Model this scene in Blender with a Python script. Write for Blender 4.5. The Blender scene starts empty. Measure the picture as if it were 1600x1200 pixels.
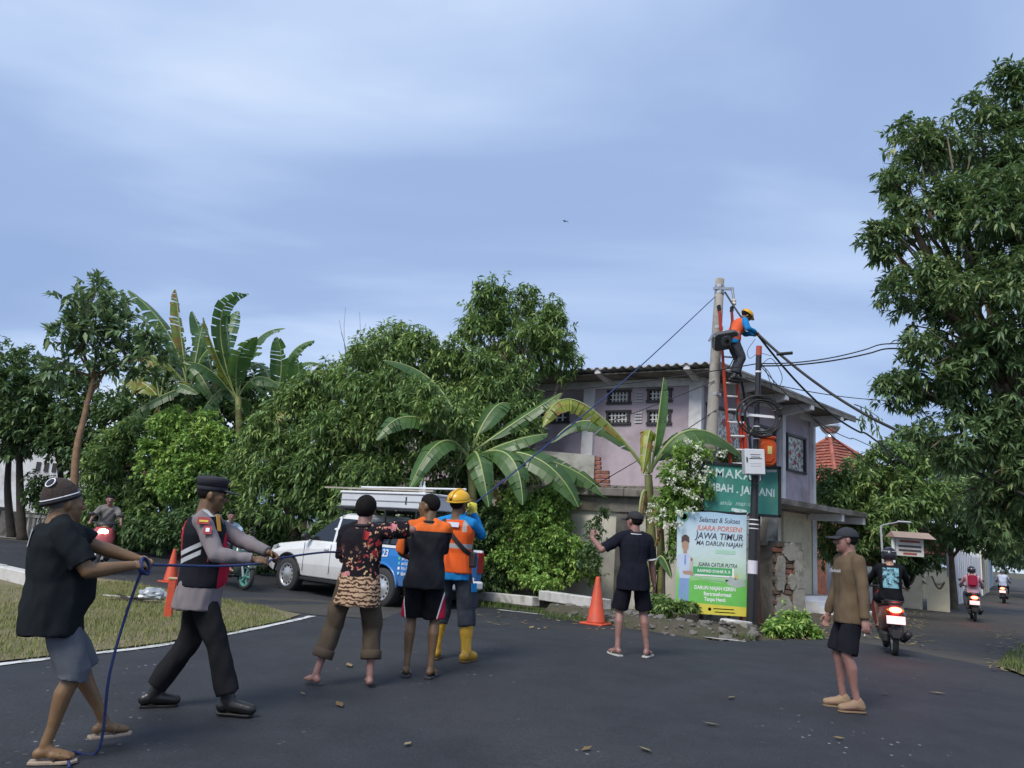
import bpy, bmesh, math, random
import numpy as np
from mathutils import Vector, Matrix, noise as mnoise

# ------------------------------------------------------------------ camera, sky, sun, exposure
SC = bpy.context.scene
COL = SC.collection
F = 1202.0                      # focal length in pixels of the 1600 wide photograph
HC = 1.42                       # camera height
PH = math.radians(4.0)          # camera roll
TH = math.atan((838 - 600) * math.cos(PH) / F)   # pitch up
_f = np.array([0, math.cos(TH), math.sin(TH)])
_r0 = np.array([1.0, 0, 0]); _u0 = np.array([0, -math.sin(TH), math.cos(TH)])
_r = math.cos(PH) * _r0 + math.sin(PH) * _u0
_u = math.cos(PH) * _u0 - math.sin(PH) * _r0
CAM = np.array([0, 0, HC])
cd = bpy.data.cameras.new('camera'); co = bpy.data.objects.new('camera', cd); COL.objects.link(co)
M3 = Matrix(((_r[0], _u[0], -_f[0]), (_r[1], _u[1], -_f[1]), (_r[2], _u[2], -_f[2])))
co.matrix_world = Matrix.Translation(Vector(CAM)) @ M3.to_4x4()
cd.sensor_fit = 'HORIZONTAL'; cd.sensor_width = 36.0; cd.lens = 36.0 * F / 1600.0
cd.clip_start = 0.05; cd.clip_end = 2000
SC.camera = co
SC.render.resolution_x, SC.render.resolution_y = 1024, 768
SC.view_settings.view_transform = 'Standard'; SC.view_settings.look = 'None'
SC.view_settings.gamma = 1; SC.view_settings.use_curve_mapping = False
SC.view_settings.exposure = 1.12

SUN_EL, SUN_AZ = math.radians(48), math.radians(215)      # high, behind the camera, veiled by cloud
wd = bpy.data.worlds.new('World'); SC.world = wd; wd.use_nodes = True
def world():
    nt = wd.node_tree; N = nt.nodes; L = nt.links; N.clear()
    out = N.new('ShaderNodeOutputWorld'); bg = N.new('ShaderNodeBackground'); L.new(bg.outputs[0], out.inputs[0])
    sky = N.new('ShaderNodeTexSky'); sky.sky_type = 'NISHITA'; sky.sun_disc = False
    sky.sun_elevation = SUN_EL; sky.sun_rotation = SUN_AZ; sky.dust_density = 2.0
    tc = N.new('ShaderNodeTexCoord')
    sep = N.new('ShaderNodeSeparateXYZ'); L.new(tc.outputs['Generated'], sep.inputs[0])
    ad = N.new('ShaderNodeMath'); ad.operation = 'ADD'; ad.inputs[1].default_value = 0.36
    ab = N.new('ShaderNodeMath'); ab.operation = 'ABSOLUTE'; L.new(sep.outputs[2], ab.inputs[0]); L.new(ab.outputs[0], ad.inputs[0])
    dv = N.new('ShaderNodeVectorMath'); dv.operation = 'DIVIDE'
    cb = N.new('ShaderNodeCombineXYZ')
    for i in range(3): L.new(ad.outputs[0], cb.inputs[i])
    L.new(tc.outputs['Generated'], dv.inputs[0]); L.new(cb.outputs[0], dv.inputs[1])
    mp = N.new('ShaderNodeMapping'); L.new(dv.outputs[0], mp.inputs[0])
    mp.inputs['Location'].default_value = (7.7, 3.6, 0.0); mp.inputs['Scale'].default_value = (0.6, 1.25, 0.5)
    mp.inputs['Rotation'].default_value = (0, 0, math.radians(-24))
    n1 = N.new('ShaderNodeTexNoise'); n1.inputs['Scale'].default_value = 0.95; n1.inputs['Detail'].default_value = 7
    n1.inputs['Roughness'].default_value = 0.47; n1.inputs['Distortion'].default_value = 0.55; L.new(mp.outputs[0], n1.inputs[0])
    n2 = N.new('ShaderNodeTexNoise'); n2.inputs['Scale'].default_value = 0.9; n2.inputs['Detail'].default_value = 3
    L.new(dv.outputs[0], n2.inputs[0])
    r1 = N.new('ShaderNodeValToRGB'); L.new(n1.outputs[0], r1.inputs[0])
    e = r1.color_ramp.elements
    e[0].position = 0.38; e[0].color = (1.42, 2.02, 3.35, 1)
    e[1].position = 0.68; e[1].color = (4.6, 4.95, 5.4, 1)
    m = e.new(0.47); m.color = (1.66, 2.28, 3.62, 1)
    m = e.new(0.55); m.color = (2.5, 3.15, 4.4, 1)
    mx = N.new('ShaderNodeMix'); mx.data_type = 'RGBA'; mx.inputs[0].default_value = 0.9
    L.new(sky.outputs[0], mx.inputs[6]); L.new(r1.outputs[0], mx.inputs[7])
    L.new(mx.outputs[2], bg.inputs[0]); bg.inputs[1].default_value = 0.1
world()
sd = bpy.data.lights.new('sun', 'SUN'); sd.energy = 1.5; sd.angle = math.radians(24); sd.color = (1, 0.95, 0.86)
so = bpy.data.objects.new('sun', sd); COL.objects.link(so)
_sv = Vector((math.sin(SUN_AZ) * math.cos(SUN_EL), math.cos(SUN_AZ) * math.cos(SUN_EL), math.sin(SUN_EL)))
so.rotation_euler = _sv.to_track_quat('Z', 'Y').to_euler()

# ------------------------------------------------------------------ helpers
def ss(a, b, t):
    t = np.clip((t - a) / (b - a), 0, 1); return t * t * (3 - 2 * t)
def gz(x, y):                                     # gentle crown and falls of the junction
    return (0.12 * np.exp(-((x - 1.2) / 5) ** 2 - ((y - 9.3) / 3.2) ** 2) - 0.2 * ss(12, 17, y) * np.exp(-((x + 3) / 3.5) ** 2)
            + 0.2 * ss(6, 12, -x) * ss(10, 16, y) - 0.18 * ss(6, 9, x) * ss(10, 15, y))
def ray(px, py): return _f + _r * (px - 800) / F - _u * (py - 600) / F
def P(px, py, d):                                 # point at world distance d seen at a photograph position
    v = ray(px, py); return CAM + v * (d / v[1])
def G(px, py, dz=0.0):                            # point of the ground
    v = ray(px, py); z = 0.0
    for i in range(60):
        p = CAM + v * ((z - HC) / v[2]); z = .5 * z + .5 * float(gz(p[0], p[1]))
    return np.array([p[0], p[1], z + dz])
def onG(x, y, dz=0.0): return np.array([x, y, float(gz(x, y)) + dz])
RNG = random.Random(7)
NR = np.random.default_rng(11)

def tag(o, label=None, cat=None, group=None, kind=None):
    if label: o['label'] = label
    if cat: o['category'] = cat
    if group: o['group'] = group
    if kind: o['kind'] = kind
    return o
def empty(name, loc=(0, 0, 0), rz=0.0, label=None, cat=None, group=None):
    o = bpy.data.objects.new(name, None); COL.objects.link(o); o.empty_display_size = 0.2
    o.location = [float(v) for v in loc]; o.rotation_euler = (0, 0, rz)
    return tag(o, label, cat, group)
def link_mesh(name, me, parent=None):
    o = bpy.data.objects.new(name, me); COL.objects.link(o)
    if parent is not None: o.parent = parent
    return o
def copy_tree(o, parent=None):
    c = o.copy(); COL.objects.link(c)
    if parent is not None: c.parent = parent
    for ch in o.children: copy_tree(ch, c)
    return c

class MB:
    """mesh builder: collects solids, builds one mesh object"""
    def __init__(s): s.v = []; s.f = []; s.m = []
    def raw(s, vs, fs, mi=0):
        b = len(s.v); s.v += [tuple(float(c) for c in p) for p in vs]
        s.f += [tuple(b + i for i in q) for q in fs]; s.m += [mi] * len(fs); return s
    def box(s, c, size, rz=0.0, mi=0, R=None, taper=1.0):
        hx, hy, hz = [k / 2 for k in size]; vs = []
        for z, t in ((-hz, 1), (hz, taper)):
            for x, y in ((-hx, -hy), (hx, -hy), (hx, hy), (-hx, hy)): vs.append(Vector((x * t, y * t, z)))
        R = R if R is not None else Matrix.Rotation(rz, 3, 'Z')
        vs = [R @ v + Vector(c) for v in vs]
        return s.raw(vs, [(3, 2, 1, 0), (4, 5, 6, 7), (0, 1, 5, 4), (1, 2, 6, 5), (2, 3, 7, 6), (3, 0, 4, 7)], mi)
    def bar(s, a, b, w, h, mi=0, up=(0, 0, 1)):
        a = Vector(a); b = Vector(b); d = b - a; L = d.length; d.normalize(); up = Vector(up)
        x = d.cross(up)
        if x.length < 1e-4: x = Vector((1, 0, 0))
        x.normalize(); z = x.cross(d)
        R = Matrix((x, d, z)).transposed()
        return s.box((a + b) / 2, (w, L, h), mi=mi, R=R)
    def tube(s, pts, rad, n=8, mi=0, caps=True, sx=1.0):
        pts = [Vector(p) for p in pts]; k = len(pts)
        if not hasattr(rad, '__len__'): rad = [rad] * k
        up = Vector((0, 0, 1)); rings = []
        d0 = (pts[1] - pts[0]).normalized()
        x = d0.cross(up)
        if x.length < 1e-3: x = Vector((1, 0, 0))
        x.normalize()
        for i in range(k):
            d = (pts[min(i + 1, k - 1)] - pts[max(i - 1, 0)])
            if d.length < 1e-9: d = d0.copy()
            d.normalize(); x = x - d * x.dot(d)
            if x.length < 1e-6: x = d.orthogonal()
            x.normalize(); y = d.cross(x)
            rings.append([pts[i] + (x * math.cos(a) * sx + y * math.sin(a)) * rad[i] for a in [2 * math.pi * j / n for j in range(n)]])
        vs = [p for r in rings for p in r]; fs = []
        for i in range(k - 1):
            for j in range(n): fs.append((i * n + j, i * n + (j + 1) % n, (i + 1) * n + (j + 1) % n, (i + 1) * n + j))
        if caps: fs.append(tuple(range(n))[::-1]); fs.append(tuple((k - 1) * n + j for j in range(n)))
        return s.raw(vs, fs, mi)
    def loft(s, rings, mi=0, caps=True, closed=True):
        n = len(rings[0]); vs = [p for r in rings for p in r]; fs = []
        for i in range(len(rings) - 1):
            for j in range(n if closed else n - 1):
                fs.append((i * n + j, i * n + (j + 1) % n, (i + 1) * n + (j + 1) % n, (i + 1) * n + j))
        if caps: fs.append(tuple(range(n))[::-1]); fs.append(tuple((len(rings) - 1) * n + j for j in range(n)))
        return s.raw(vs, fs, mi)
    def lathe(s, prof, c=(0, 0, 0), n=20, mi=0, R=None, caps=True):
        rings = []
        R = R if R is not None else Matrix.Identity(3)
        for r, z in prof:
            rings.append([R @ Vector((r * math.cos(2 * math.pi * j / n), r * math.sin(2 * math.pi * j / n), z)) + Vector(c) for j in range(n)])
        return s.loft(rings, mi, caps)
    def ell(s, c, rad, R=None, n=14, m=10, mi=0):
        rings = []; R = R if R is not None else Matrix.Identity(3)
        for i in range(m + 1):
            t = math.pi * (i + 0.0) / m; t = min(max(t, 0.06), math.pi - 0.06)
            rings.append([R @ Vector((rad[0] * math.sin(t) * math.cos(2 * math.pi * j / n), rad[1] * math.sin(t) * math.sin(2 * math.pi * j / n), -rad[2] * math.cos(t))) + Vector(c) for j in range(n)])
        return s.loft(rings, mi)
    def cap(s, a, b, r0, r1, n=10, mi=0, flat=False):
        a = Vector(a); b = Vector(b); d = (b - a); L = d.length
        if L < 1e-6: d = Vector((0, 0, 1)); L = 1e-6
        d = d / L
        if flat: return s.tube([a, b], [r0, r1], n, mi)
        pts = []; rr = []
        for t in (-0.98, -0.75, -0.4): pts.append(a + d * r0 * t); rr.append(r0 * math.sqrt(1 - t * t))
        pts += [a, b]; rr += [r0, r1]
        for t in (0.4, 0.75, 0.98): pts.append(b + d * r1 * t); rr.append(r1 * math.sqrt(1 - t * t))
        return s.tube(pts, rr, n, mi)
    def prism(s, poly, z0, z1, mi=0, fn=None):
        """poly in plan (x, y), from z0 to z1; fn maps (x, y, z) to a point"""
        n = len(poly); fn = fn or (lambda x, y, z: (x, y, z))
        vs = [fn(x, y, z0) for x, y in poly] + [fn(x, y, z1) for x, y in poly]
        fs = [tuple(range(n))[::-1], tuple(range(n, 2 * n))] + [(i, (i + 1) % n, n + (i + 1) % n, n + i) for i in range(n)]
        return s.raw(vs, fs, mi)
    def mesh(s, name, mats=None, smooth=False, fixn=True):
        me = bpy.data.meshes.new(name); me.from_pydata(s.v, [], s.f)
        if mats is not None:
            for m in (mats if isinstance(mats, (list, tuple)) else [mats]): me.materials.append(m)
            me.polygons.foreach_set('material_index', s.m)
        if fixn:
            bm = bmesh.new(); bm.from_mesh(me); bmesh.ops.recalc_face_normals(bm, faces=bm.faces); bm.to_mesh(me); bm.free()
        if smooth: me.polygons.foreach_set('use_smooth', [True] * len(me.polygons))
        me.update(); return me
    def build(s, name, mats, parent=None, smooth=False, bevel=0.0, seg=1, fixn=True, sharp=None):
        me = s.mesh(name, mats, smooth, fixn)
        if bevel > 0:
            bm = bmesh.new(); bm.from_mesh(me)
            bmesh.ops.remove_doubles(bm, verts=bm.verts, dist=1e-5)
            ed = [e for e in bm.edges if len(e.link_faces) == 2 and e.calc_face_angle(0) > 0.5]
            bmesh.ops.bevel(bm, geom=ed, offset=bevel, segments=seg, affect='EDGES', clamp_overlap=True)
            bm.to_mesh(me); bm.free()
        if sharp is not None:
            me.polygons.foreach_set('use_smooth', [True] * len(me.polygons)); me.set_sharp_from_angle(angle=sharp)
        return link_mesh(name, me, parent)

# ------------------------------------------------------------------ materials
MATS = {}
def nmat(name):
    m = bpy.data.materials.new(name); m.use_nodes = True; nt = m.node_tree
    b = nt.nodes['Principled BSDF']; return m, nt, nt.nodes, nt.links, b
def ramp(N, stops, interp='LINEAR'):
    r = N.new('ShaderNodeValToRGB'); r.color_ramp.interpolation = interp; e = r.color_ramp.elements
    e[0].position, e[0].color = stops[0][0], (*stops[0][1], 1); e[1].position, e[1].color = stops[-1][0], (*stops[-1][1], 1)
    for p, c in stops[1:-1]:
        x = e.new(p); x.color = (*c, 1)
    return r
def tnoise(N, L, co, scale, detail=4, rough=0.55, dist=0.0):
    n = N.new('ShaderNodeTexNoise'); n.inputs['Scale'].default_value = scale; n.inputs['Detail'].default_value = detail
    n.inputs['Roughness'].default_value = rough; n.inputs['Distortion'].default_value = dist
    L.new(co, n.inputs['Vector']); return n.outputs[0]
def mixc(N, L, fac, a, b, mode='MIX'):
    m = N.new('ShaderNodeMix'); m.data_type = 'RGBA'; m.blend_type = mode
    for sock, v in ((m.inputs[0], fac), (m.inputs[6], a), (m.inputs[7], b)):
        if isinstance(v, (int, float)): sock.default_value = v
        elif isinstance(v, tuple): sock.default_value = (*v[:3], 1)
        else: L.new(v, sock)
    return m.outputs[2]
def mth(N, L, op, a, b=None, c=None):
    m = N.new('ShaderNodeMath'); m.operation = op
    for i, v in enumerate((a, b, c)):
        if v is None: continue
        if isinstance(v, (int, float)): m.inputs[i].default_value = v
        else: L.new(v, m.inputs[i])
    return m.outputs[0]
def step(N, L, v, a, b):           # smooth 0..1 between a and b
    m = N.new('ShaderNodeMapRange'); m.interpolation_type = 'SMOOTHSTEP'; L.new(v, m.inputs[0])
    m.inputs[1].default_value = a; m.inputs[2].default_value = b; return m.outputs[0]
def bumpn(N, L, b, h, strength=0.3, dist=0.02):
    bp = N.new('ShaderNodeBump'); bp.inputs['Strength'].default_value = strength; bp.inputs['Distance'].default_value = dist
    L.new(h, bp.inputs['Height']); L.new(bp.outputs[0], b.inputs['Normal'])
def mat(name, col, rough=0.6, var=0.12, scale=6.0, bump=0.15, bscale=40.0, metal=0.0, dirt=None, dscale=1.5, damt=0.5, spec=None, co='Object', emit=0.0, bdist=0.01):
    """plain procedural surface: base colour, tone variation, optional stains, fine relief"""
    if name in MATS: return MATS[name]
    m, nt, N, L, b = nmat(name)
    tc = N.new('ShaderNodeTexCoord').outputs[co]
    n1 = tnoise(N, L, tc, scale, 5, 0.6)
    lo = tuple(max(0, c * (1 - var)) for c in col); hi = tuple(min(1, c * (1 + var)) for c in col)
    r = ramp(N, [(0.3, lo), (0.7, hi)]); L.new(n1, r.inputs[0]); c = r.outputs[0]
    if dirt:
        n2 = tnoise(N, L, tc, dscale, 6, 0.65, 0.3); k = step(N, L, n2, 0.46, 0.68)
        c = mixc(N, L, mth(N, L, 'MULTIPLY', k, damt), c, dirt)
    L.new(c, b.inputs['Base Color']); b.inputs['Roughness'].default_value = rough; b.inputs['Metallic'].default_value = metal
    if spec is not None: b.inputs['Specular IOR Level'].default_value = spec
    if bump > 0: bumpn(N, L, b, tnoise(N, L, tc, bscale, 3), bump, bdist)
    if emit > 0: L.new(c, b.inputs['Emission Color']); b.inputs['Emission Strength'].default_value = emit
    MATS[name] = m; return m
def leafmat(name, stops, rough=0.45, trans=0.25, scale=0.45):
    """foliage: colour differs leaf by leaf and clump by clump, light passes through"""
    if name in MATS: return MATS[name]
    m, nt, N, L, b = nmat(name)
    g = N.new('ShaderNodeNewGeometry'); tc = N.new('ShaderNodeTexCoord').outputs['Object']
    n = tnoise(N, L, tc, scale, 3)
    v = mth(N, L, 'ADD', mth(N, L, 'MULTIPLY', g.outputs['Random Per Island'], 0.55), mth(N, L, 'MULTIPLY', n, 0.55))
    r = ramp(N, stops); L.new(v, r.inputs[0]); c = r.outputs[0]
    L.new(c, b.inputs['Base Color']); b.inputs['Roughness'].default_value = rough
    b.inputs['Specular IOR Level'].default_value = 0.28
    t = N.new('ShaderNodeBsdfTranslucent'); L.new(mixc(N, L, 0.5, c, (0.16, 0.26, 0.03), 'ADD'), t.inputs[0])
    mx = N.new('ShaderNodeMixShader'); mx.inputs[0].default_value = trans
    L.new(b.outputs[0], mx.inputs[1]); L.new(t.outputs[0], mx.inputs[2])
    L.new(mx.outputs[0], N['Material Output'].inputs[0])
    MATS[name] = m; return m
def glassmat(name, col=(0.02, 0.025, 0.03), rough=0.06, alpha=None):
    if name in MATS: return MATS[name]
    m, nt, N, L, b = nmat(name)
    b.inputs['Base Color'].default_value = (*col, 1); b.inputs['Roughness'].default_value = rough; b.inputs['Specular IOR Level'].default_value = 0.8
    if alpha is not None: b.inputs['Transmission Weight'].default_value = alpha
    MATS[name] = m; return m
def emitmat(name, col, s):
    if name in MATS: return MATS[name]
    m, nt, N, L, b = nmat(name)
    b.inputs['Base Color'].default_value = (*col, 1); b.inputs['Emission Color'].default_value = (*col, 1); b.inputs['Emission Strength'].default_value = s
    MATS[name] = m; return m

def text_mesh(body, size, mt, bold=0.0, shear=0.0, align='CENTER', extrude=0.0, sx=1.0, spacing=1.0):
    cu = bpy.data.curves.new('lettering', 'FONT'); cu.body = body; cu.size = size; cu.offset = bold; cu.shear = shear
    cu.align_x = align; cu.align_y = 'CENTER'; cu.extrude = extrude; cu.resolution_u = 3; cu.space_character = spacing
    o = bpy.data.objects.new('lettering_tmp', cu); COL.objects.link(o)
    bpy.context.view_layer.update()
    me = bpy.data.meshes.new_from_object(o.evaluated_get(bpy.context.evaluated_depsgraph_get()))
    bpy.data.objects.remove(o); bpy.data.curves.remove(cu)
    if sx != 1.0: me.transform(Matrix.Diagonal((sx, 1, 1, 1)))
    me.materials.clear(); me.materials.append(mt); return me

def sheet(poly, dz, stepx=0.8):
    """flat sheet over the ground, cut finely enough to follow it"""
    bm = bmesh.new(); vs = [bm.verts.new((float(x), float(y), 0)) for x, y in poly]; bm.faces.new(vs)
    xs = [p[0] for p in poly]; ys = [p[1] for p in poly]
    def cuts(lo, hi):
        out = []; t = math.floor(lo) + 0.37
        while t < hi:
            if t > lo: out.append(t)
            t += stepx if t < 32 and t > -32 else 8
        return out
    for t in cuts(min(xs), max(xs)):
        bmesh.ops.bisect_plane(bm, geom=bm.verts[:] + bm.edges[:] + bm.faces[:], plane_co=(t, 0, 0), plane_no=(1, 0, 0))
    for t in cuts(min(ys), max(ys)):
        bmesh.ops.bisect_plane(bm, geom=bm.verts[:] + bm.edges[:] + bm.faces[:], plane_co=(0, t, 0), plane_no=(0, 1, 0))
    for v in bm.verts: v.co.z = float(gz(v.co.x, v.co.y)) + dz
    bmesh.ops.triangulate(bm, faces=bm.faces)
    bmesh.ops.recalc_face_normals(bm, faces=bm.faces)
    if sum(f.normal.z for f in bm.faces) < 0: bmesh.ops.reverse_faces(bm, faces=bm.faces)
    me = bpy.data.meshes.new('sheet'); bm.to_mesh(me); bm.free(); return me
def smooth_line(pts, n=6):
    """Catmull-Rom through points"""
    pts = [np.array(p, float) for p in pts]; out = []
    for i in range(len(pts) - 1):
        p0, p1, p2, p3 = pts[max(i - 1, 0)], pts[i], pts[i + 1], pts[min(i + 2, len(pts) - 1)]
        for k in range(n):
            t = k / n
            out.append(0.5 * ((2 * p1) + (-p0 + p2) * t + (2 * p0 - 5 * p1 + 4 * p2 - p3) * t * t + (-p0 + 3 * p1 - 3 * p2 + p3) * t ** 3))
    out.append(pts[-1]); return out
def ribbon(pts, w, dz):
    """painted line following the ground"""
    b = MB(); n = len(pts); L = []; R = []
    for i in range(n):
        d = pts[min(i + 1, n - 1)][:2] - pts[max(i - 1, 0)][:2]; d = d / (np.linalg.norm(d) + 1e-9); q = np.array([-d[1], d[0]]) * w / 2
        ww = 1 + 0.16 * math.sin(i * 1.7) + 0.1 * math.sin(i * 4.1)
        a = pts[i][:2] + q * ww; c = pts[i][:2] - q * ww
        L.append(onG(a[0], a[1], dz)); R.append(onG(c[0], c[1], dz))
    b.raw(L + R, [(i, i + 1, n + i + 1, n + i) for i in range(n - 1)]); return b
# ------------------------------------------------------------------ ground, roads, verges
def asphalt(name, base, worn, flecks=0.5):
    m, nt, N, L, b = nmat(name); tc = N.new('ShaderNodeTexCoord').outputs['Object']
    big = tnoise(N, L, tc, 0.22, 5, 0.6, 0.4); mid = tnoise(N, L, tc, 1.6, 6, 0.7); fine = tnoise(N, L, tc, 55, 3, 0.7)
    r = ramp(N, [(0.35, tuple(c * 0.8 for c in base)), (0.68, tuple(c * 1.22 for c in base))]); L.new(mid, r.inputs[0])
    c = mixc(N, L, mth(N, L, 'MULTIPLY', step(N, L, big, 0.47, 0.7), 0.65), r.outputs[0], worn)
    r2 = ramp(N, [(0.3, (0.55, 0.55, 0.55)), (0.72, (1.5, 1.5, 1.5))]); L.new(fine, r2.inputs[0])
    c = mixc(N, L, 0.8, c, r2.outputs[0], 'MULTIPLY')
    vo = N.new('ShaderNodeTexVoronoi'); vo.inputs['Scale'].default_value = 13; vo.inputs['Randomness'].default_value = 1; L.new(tc, vo.inputs['Vector'])
    sepc = N.new('ShaderNodeSeparateColor'); L.new(vo.outputs['Color'], sepc.inputs[0])
    dot = mth(N, L, 'MULTIPLY', mth(N, L, 'LESS_THAN', vo.outputs['Distance'], 0.17), mth(N, L, 'GREATER_THAN', sepc.outputs[0], 0.6))
    msk = step(N, L, tnoise(N, L, tc, 0.5, 4, 0.65), 0.53, 0.66)
    c = mixc(N, L, mth(N, L, 'MULTIPLY', mth(N, L, 'MULTIPLY', dot, msk), flecks), c, (0.3, 0.3, 0.3))
    st = step(N, L, tnoise(N, L, tc, 0.8, 6, 0.75, 1.0), 0.56, 0.72); c = mixc(N, L, mth(N, L, 'MULTIPLY', st, 0.35), c, (0.020, 0.020, 0.022))
    # rolled joints and cracks
    wv = N.new('ShaderNodeTexVoronoi'); wv.feature = 'DISTANCE_TO_EDGE'; wv.inputs['Scale'].default_value = 0.32
    ds = N.new('ShaderNodeVectorMath'); ds.operation = 'ADD'; L.new(tc, ds.inputs[0])
    nn = N.new('ShaderNodeTexNoise'); nn.inputs['Scale'].default_value = 1.2; nn.inputs['Detail'].default_value = 5; L.new(tc, nn.inputs['Vector'])
    L.new(nn.outputs['Color'], ds.inputs[1]); L.new(ds.outputs[0], wv.inputs['Vector'])
    cr = mth(N, L, 'MULTIPLY', mth(N, L, 'LESS_THAN', wv.outputs['Distance'], 0.0022), 0.35)
    c = mixc(N, L, cr, c, (0.018, 0.018, 0.018))
    L.new(c, b.inputs['Base Color'])
    rr = ramp(N, [(0.3, (0.62, 0.62, 0.62)), (0.7, (0.88, 0.88, 0.88))]); L.new(big, rr.inputs[0]); L.new(rr.outputs[0], b.inputs['Roughness'])
    b.inputs['Specular IOR Level'].default_value = 0.35; bumpn(N, L, b, fine, 0.55, 0.012); return m
def soil(name, dirt, green, amt=0.5, sc=0.8):
    m, nt, N, L, b = nmat(name); tc = N.new('ShaderNodeTexCoord').outputs['Object']
    n1 = tnoise(N, L, tc, sc, 6, 0.65); n2 = tnoise(N, L, tc, 18, 5, 0.7)
    r = ramp(N, [(0.3, tuple(c * 0.6 for c in dirt)), (0.7, tuple(c * 1.35 for c in dirt))]); L.new(n2, r.inputs[0])
    c = mixc(N, L, mth(N, L, 'MULTIPLY', step(N, L, n1, 0.4, 0.62), amt), r.outputs[0], green)
    L.new(c, b.inputs['Base Color']); b.inputs['Roughness'].default_value = 0.95
    bumpn(N, L, b, n2, 0.8, 0.04); return m
M_ASPH = asphalt('asphalt', (0.026, 0.028, 0.034), (0.050, 0.050, 0.051), 0.9)
M_OLD = asphalt('old_asphalt', (0.052, 0.048, 0.041), (0.08, 0.071, 0.057), 0.3)
M_DIRT = soil('dirt', (0.10, 0.08, 0.058), (0.05, 0.075, 0.025), 0.6)
M_VERGE = soil('verge_soil', (0.19, 0.155, 0.09), (0.13, 0.135, 0.045), 0.8, 1.2)
M_PAINT = mat('road_paint', (0.62, 0.62, 0.6), 0.7, 0.1, 8, 0.1, dirt=(0.16, 0.16, 0.16), dscale=7, damt=0.75)
M_CONC = mat('concrete', (0.36, 0.35, 0.33), 0.85, 0.15, 3, 0.4, 30, dirt=(0.13, 0.12, 0.10), dscale=1.7, damt=0.7)
M_KERB = mat('kerb_concrete', (0.50, 0.49, 0.47), 0.85, 0.15, 4, 0.5, 25, dirt=(0.15, 0.14, 0.11), dscale=2.2, damt=0.75)
M_STONE = mat('rubble_stone', (0.17, 0.16, 0.145), 0.95, 0.35, 5, 0.8, 18, dirt=(0.06, 0.06, 0.045), dscale=4, damt=0.7)

def ground():
    xs = np.unique(np.concatenate([np.linspace(-36, 36, 91), np.linspace(-500, -36, 20), np.linspace(36, 500, 20)]))
    ys = np.unique(np.concatenate([np.linspace(-8, 36, 56), np.linspace(-60, -8, 8), np.linspace(36, 900, 26)]))
    X, Y = np.meshgrid(xs, ys, indexing='ij'); Z = gz(X, Y) - 0.03
    nx, ny = len(xs), len(ys); V = np.stack([X, Y, Z], -1).reshape(-1, 3)
    fs = [(i * ny + j, (i + 1) * ny + j, (i + 1) * ny + j + 1, i * ny + j + 1) for i in range(nx - 1) for j in range(ny - 1)]
    me = bpy.data.meshes.new('ground'); me.from_pydata([tuple(v) for v in V], [], fs); me.materials.append(M_DIRT)
    me.polygons.foreach_set('use_smooth', [True] * len(fs))
    tag(link_mesh('ground', me), kind='structure')
ground()
def lay(name, poly, dz, m, stepx=0.8):
    me = sheet(poly, dz, stepx); me.materials.append(m); me.polygons.foreach_set('use_smooth', [True] * len(me.polygons))
    return tag(link_mesh(name, me), kind='structure')
edge = [G(*p)[:2] for p in ((0, 842), (75, 849), (172, 857), (270, 869), (410, 893), (560, 918), (740, 945), (842, 956), (950, 971), (1060, 993), (1130, 1002), (1190, 1001))]
edge = smooth_line(edge, 4)
road_poly = [(-30, 30)] + [tuple(p) for p in edge] + [tuple(G(1300, 998)[:2]), tuple(G(1420, 1016)[:2]), tuple(G(1520, 1036)[:2]), tuple(G(1600, 1056)[:2]), (16, 8.5), (16, -6), (-26, -6), (-34, 14)]
lay('road', road_poly, 0.0, M_ASPH)
side_poly = [tuple(G(1180, 985)[:2]), (7.2, 17.3), (10.2, 22), (16.0, 31.5), (26.5, 47), (60, 96), (112, 180), (128, 172), (70, 92), (40, 51), (24, 29.5), (13.2, 18.2), (9.5, 12.6), (9.3, 9.0), (5.5, 9.5)]
lay('side_street', side_poly, -0.008, M_OLD, 1.2)
lay('driveway', [(-34, 30.5), (-15.6, 26.6), (-13.5, 27.6), (-15, 31.2), (-36, 35)], -0.004, M_CONC, 1.5)
vline = [G(*p)[:2] for p in ((0, 1039), (75, 1030), (172, 1019), (244, 1010), (360, 991), (450, 972), (488, 963))]
inner = [v + np.array([-0.10, 0.06]) for v in vline[:-1]]
verge_poly = [(-6.6, 1.0)] + [tuple(p) for p in inner] + [tuple(G(470, 961)[:2]), tuple(G(420, 951)[:2]), tuple(G(330, 934)[:2]), tuple(G(200, 909)[:2]), (-9.4, 15.2), (-12.5, 12.5), (-16, 8), (-16, 0)]
lay('verge', verge_poly, 0.012, M_VERGE)
tag(ribbon([G(*q)[:2] for q in ((300, 938), (400, 936), (480, 938), (560, 944), (620, 952))], 0.5, 0.003).build('tyre_track', M_OLD, fixn=False), kind='structure')
lay('worn_patch', [tuple(G(*p)[:2]) for p in ((400, 945), (560, 940), (640, 950), (600, 968), (500, 962), (430, 953))], 0.004, M_OLD)
tag(ribbon([np.array([-5.9, 2.5])] + smooth_line(vline, 5), 0.10, 0.008).build('road_edge_line', M_PAINT, fixn=False), kind='structure')
far_line = smooth_line([G(*p)[:2] for p in ((778, 953), (860, 962), (950, 973), (1010, 984), (1060, 991), (1110, 997), (1165, 1003))], 5)
tag(ribbon(far_line, 0.09, 0.008).build('road_edge_line', M_PAINT, fixn=False), kind='structure')
lay('grass_bank', [tuple(G(*p)[:2]) for p in ((1558, 1042), (1572, 1022), (1600, 1008))] + [(12, 14.6), (14, 12.2), tuple(G(1640, 1060)[:2]), tuple(G(1600, 1058)[:2])], 0.03, M_VERGE)

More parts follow.
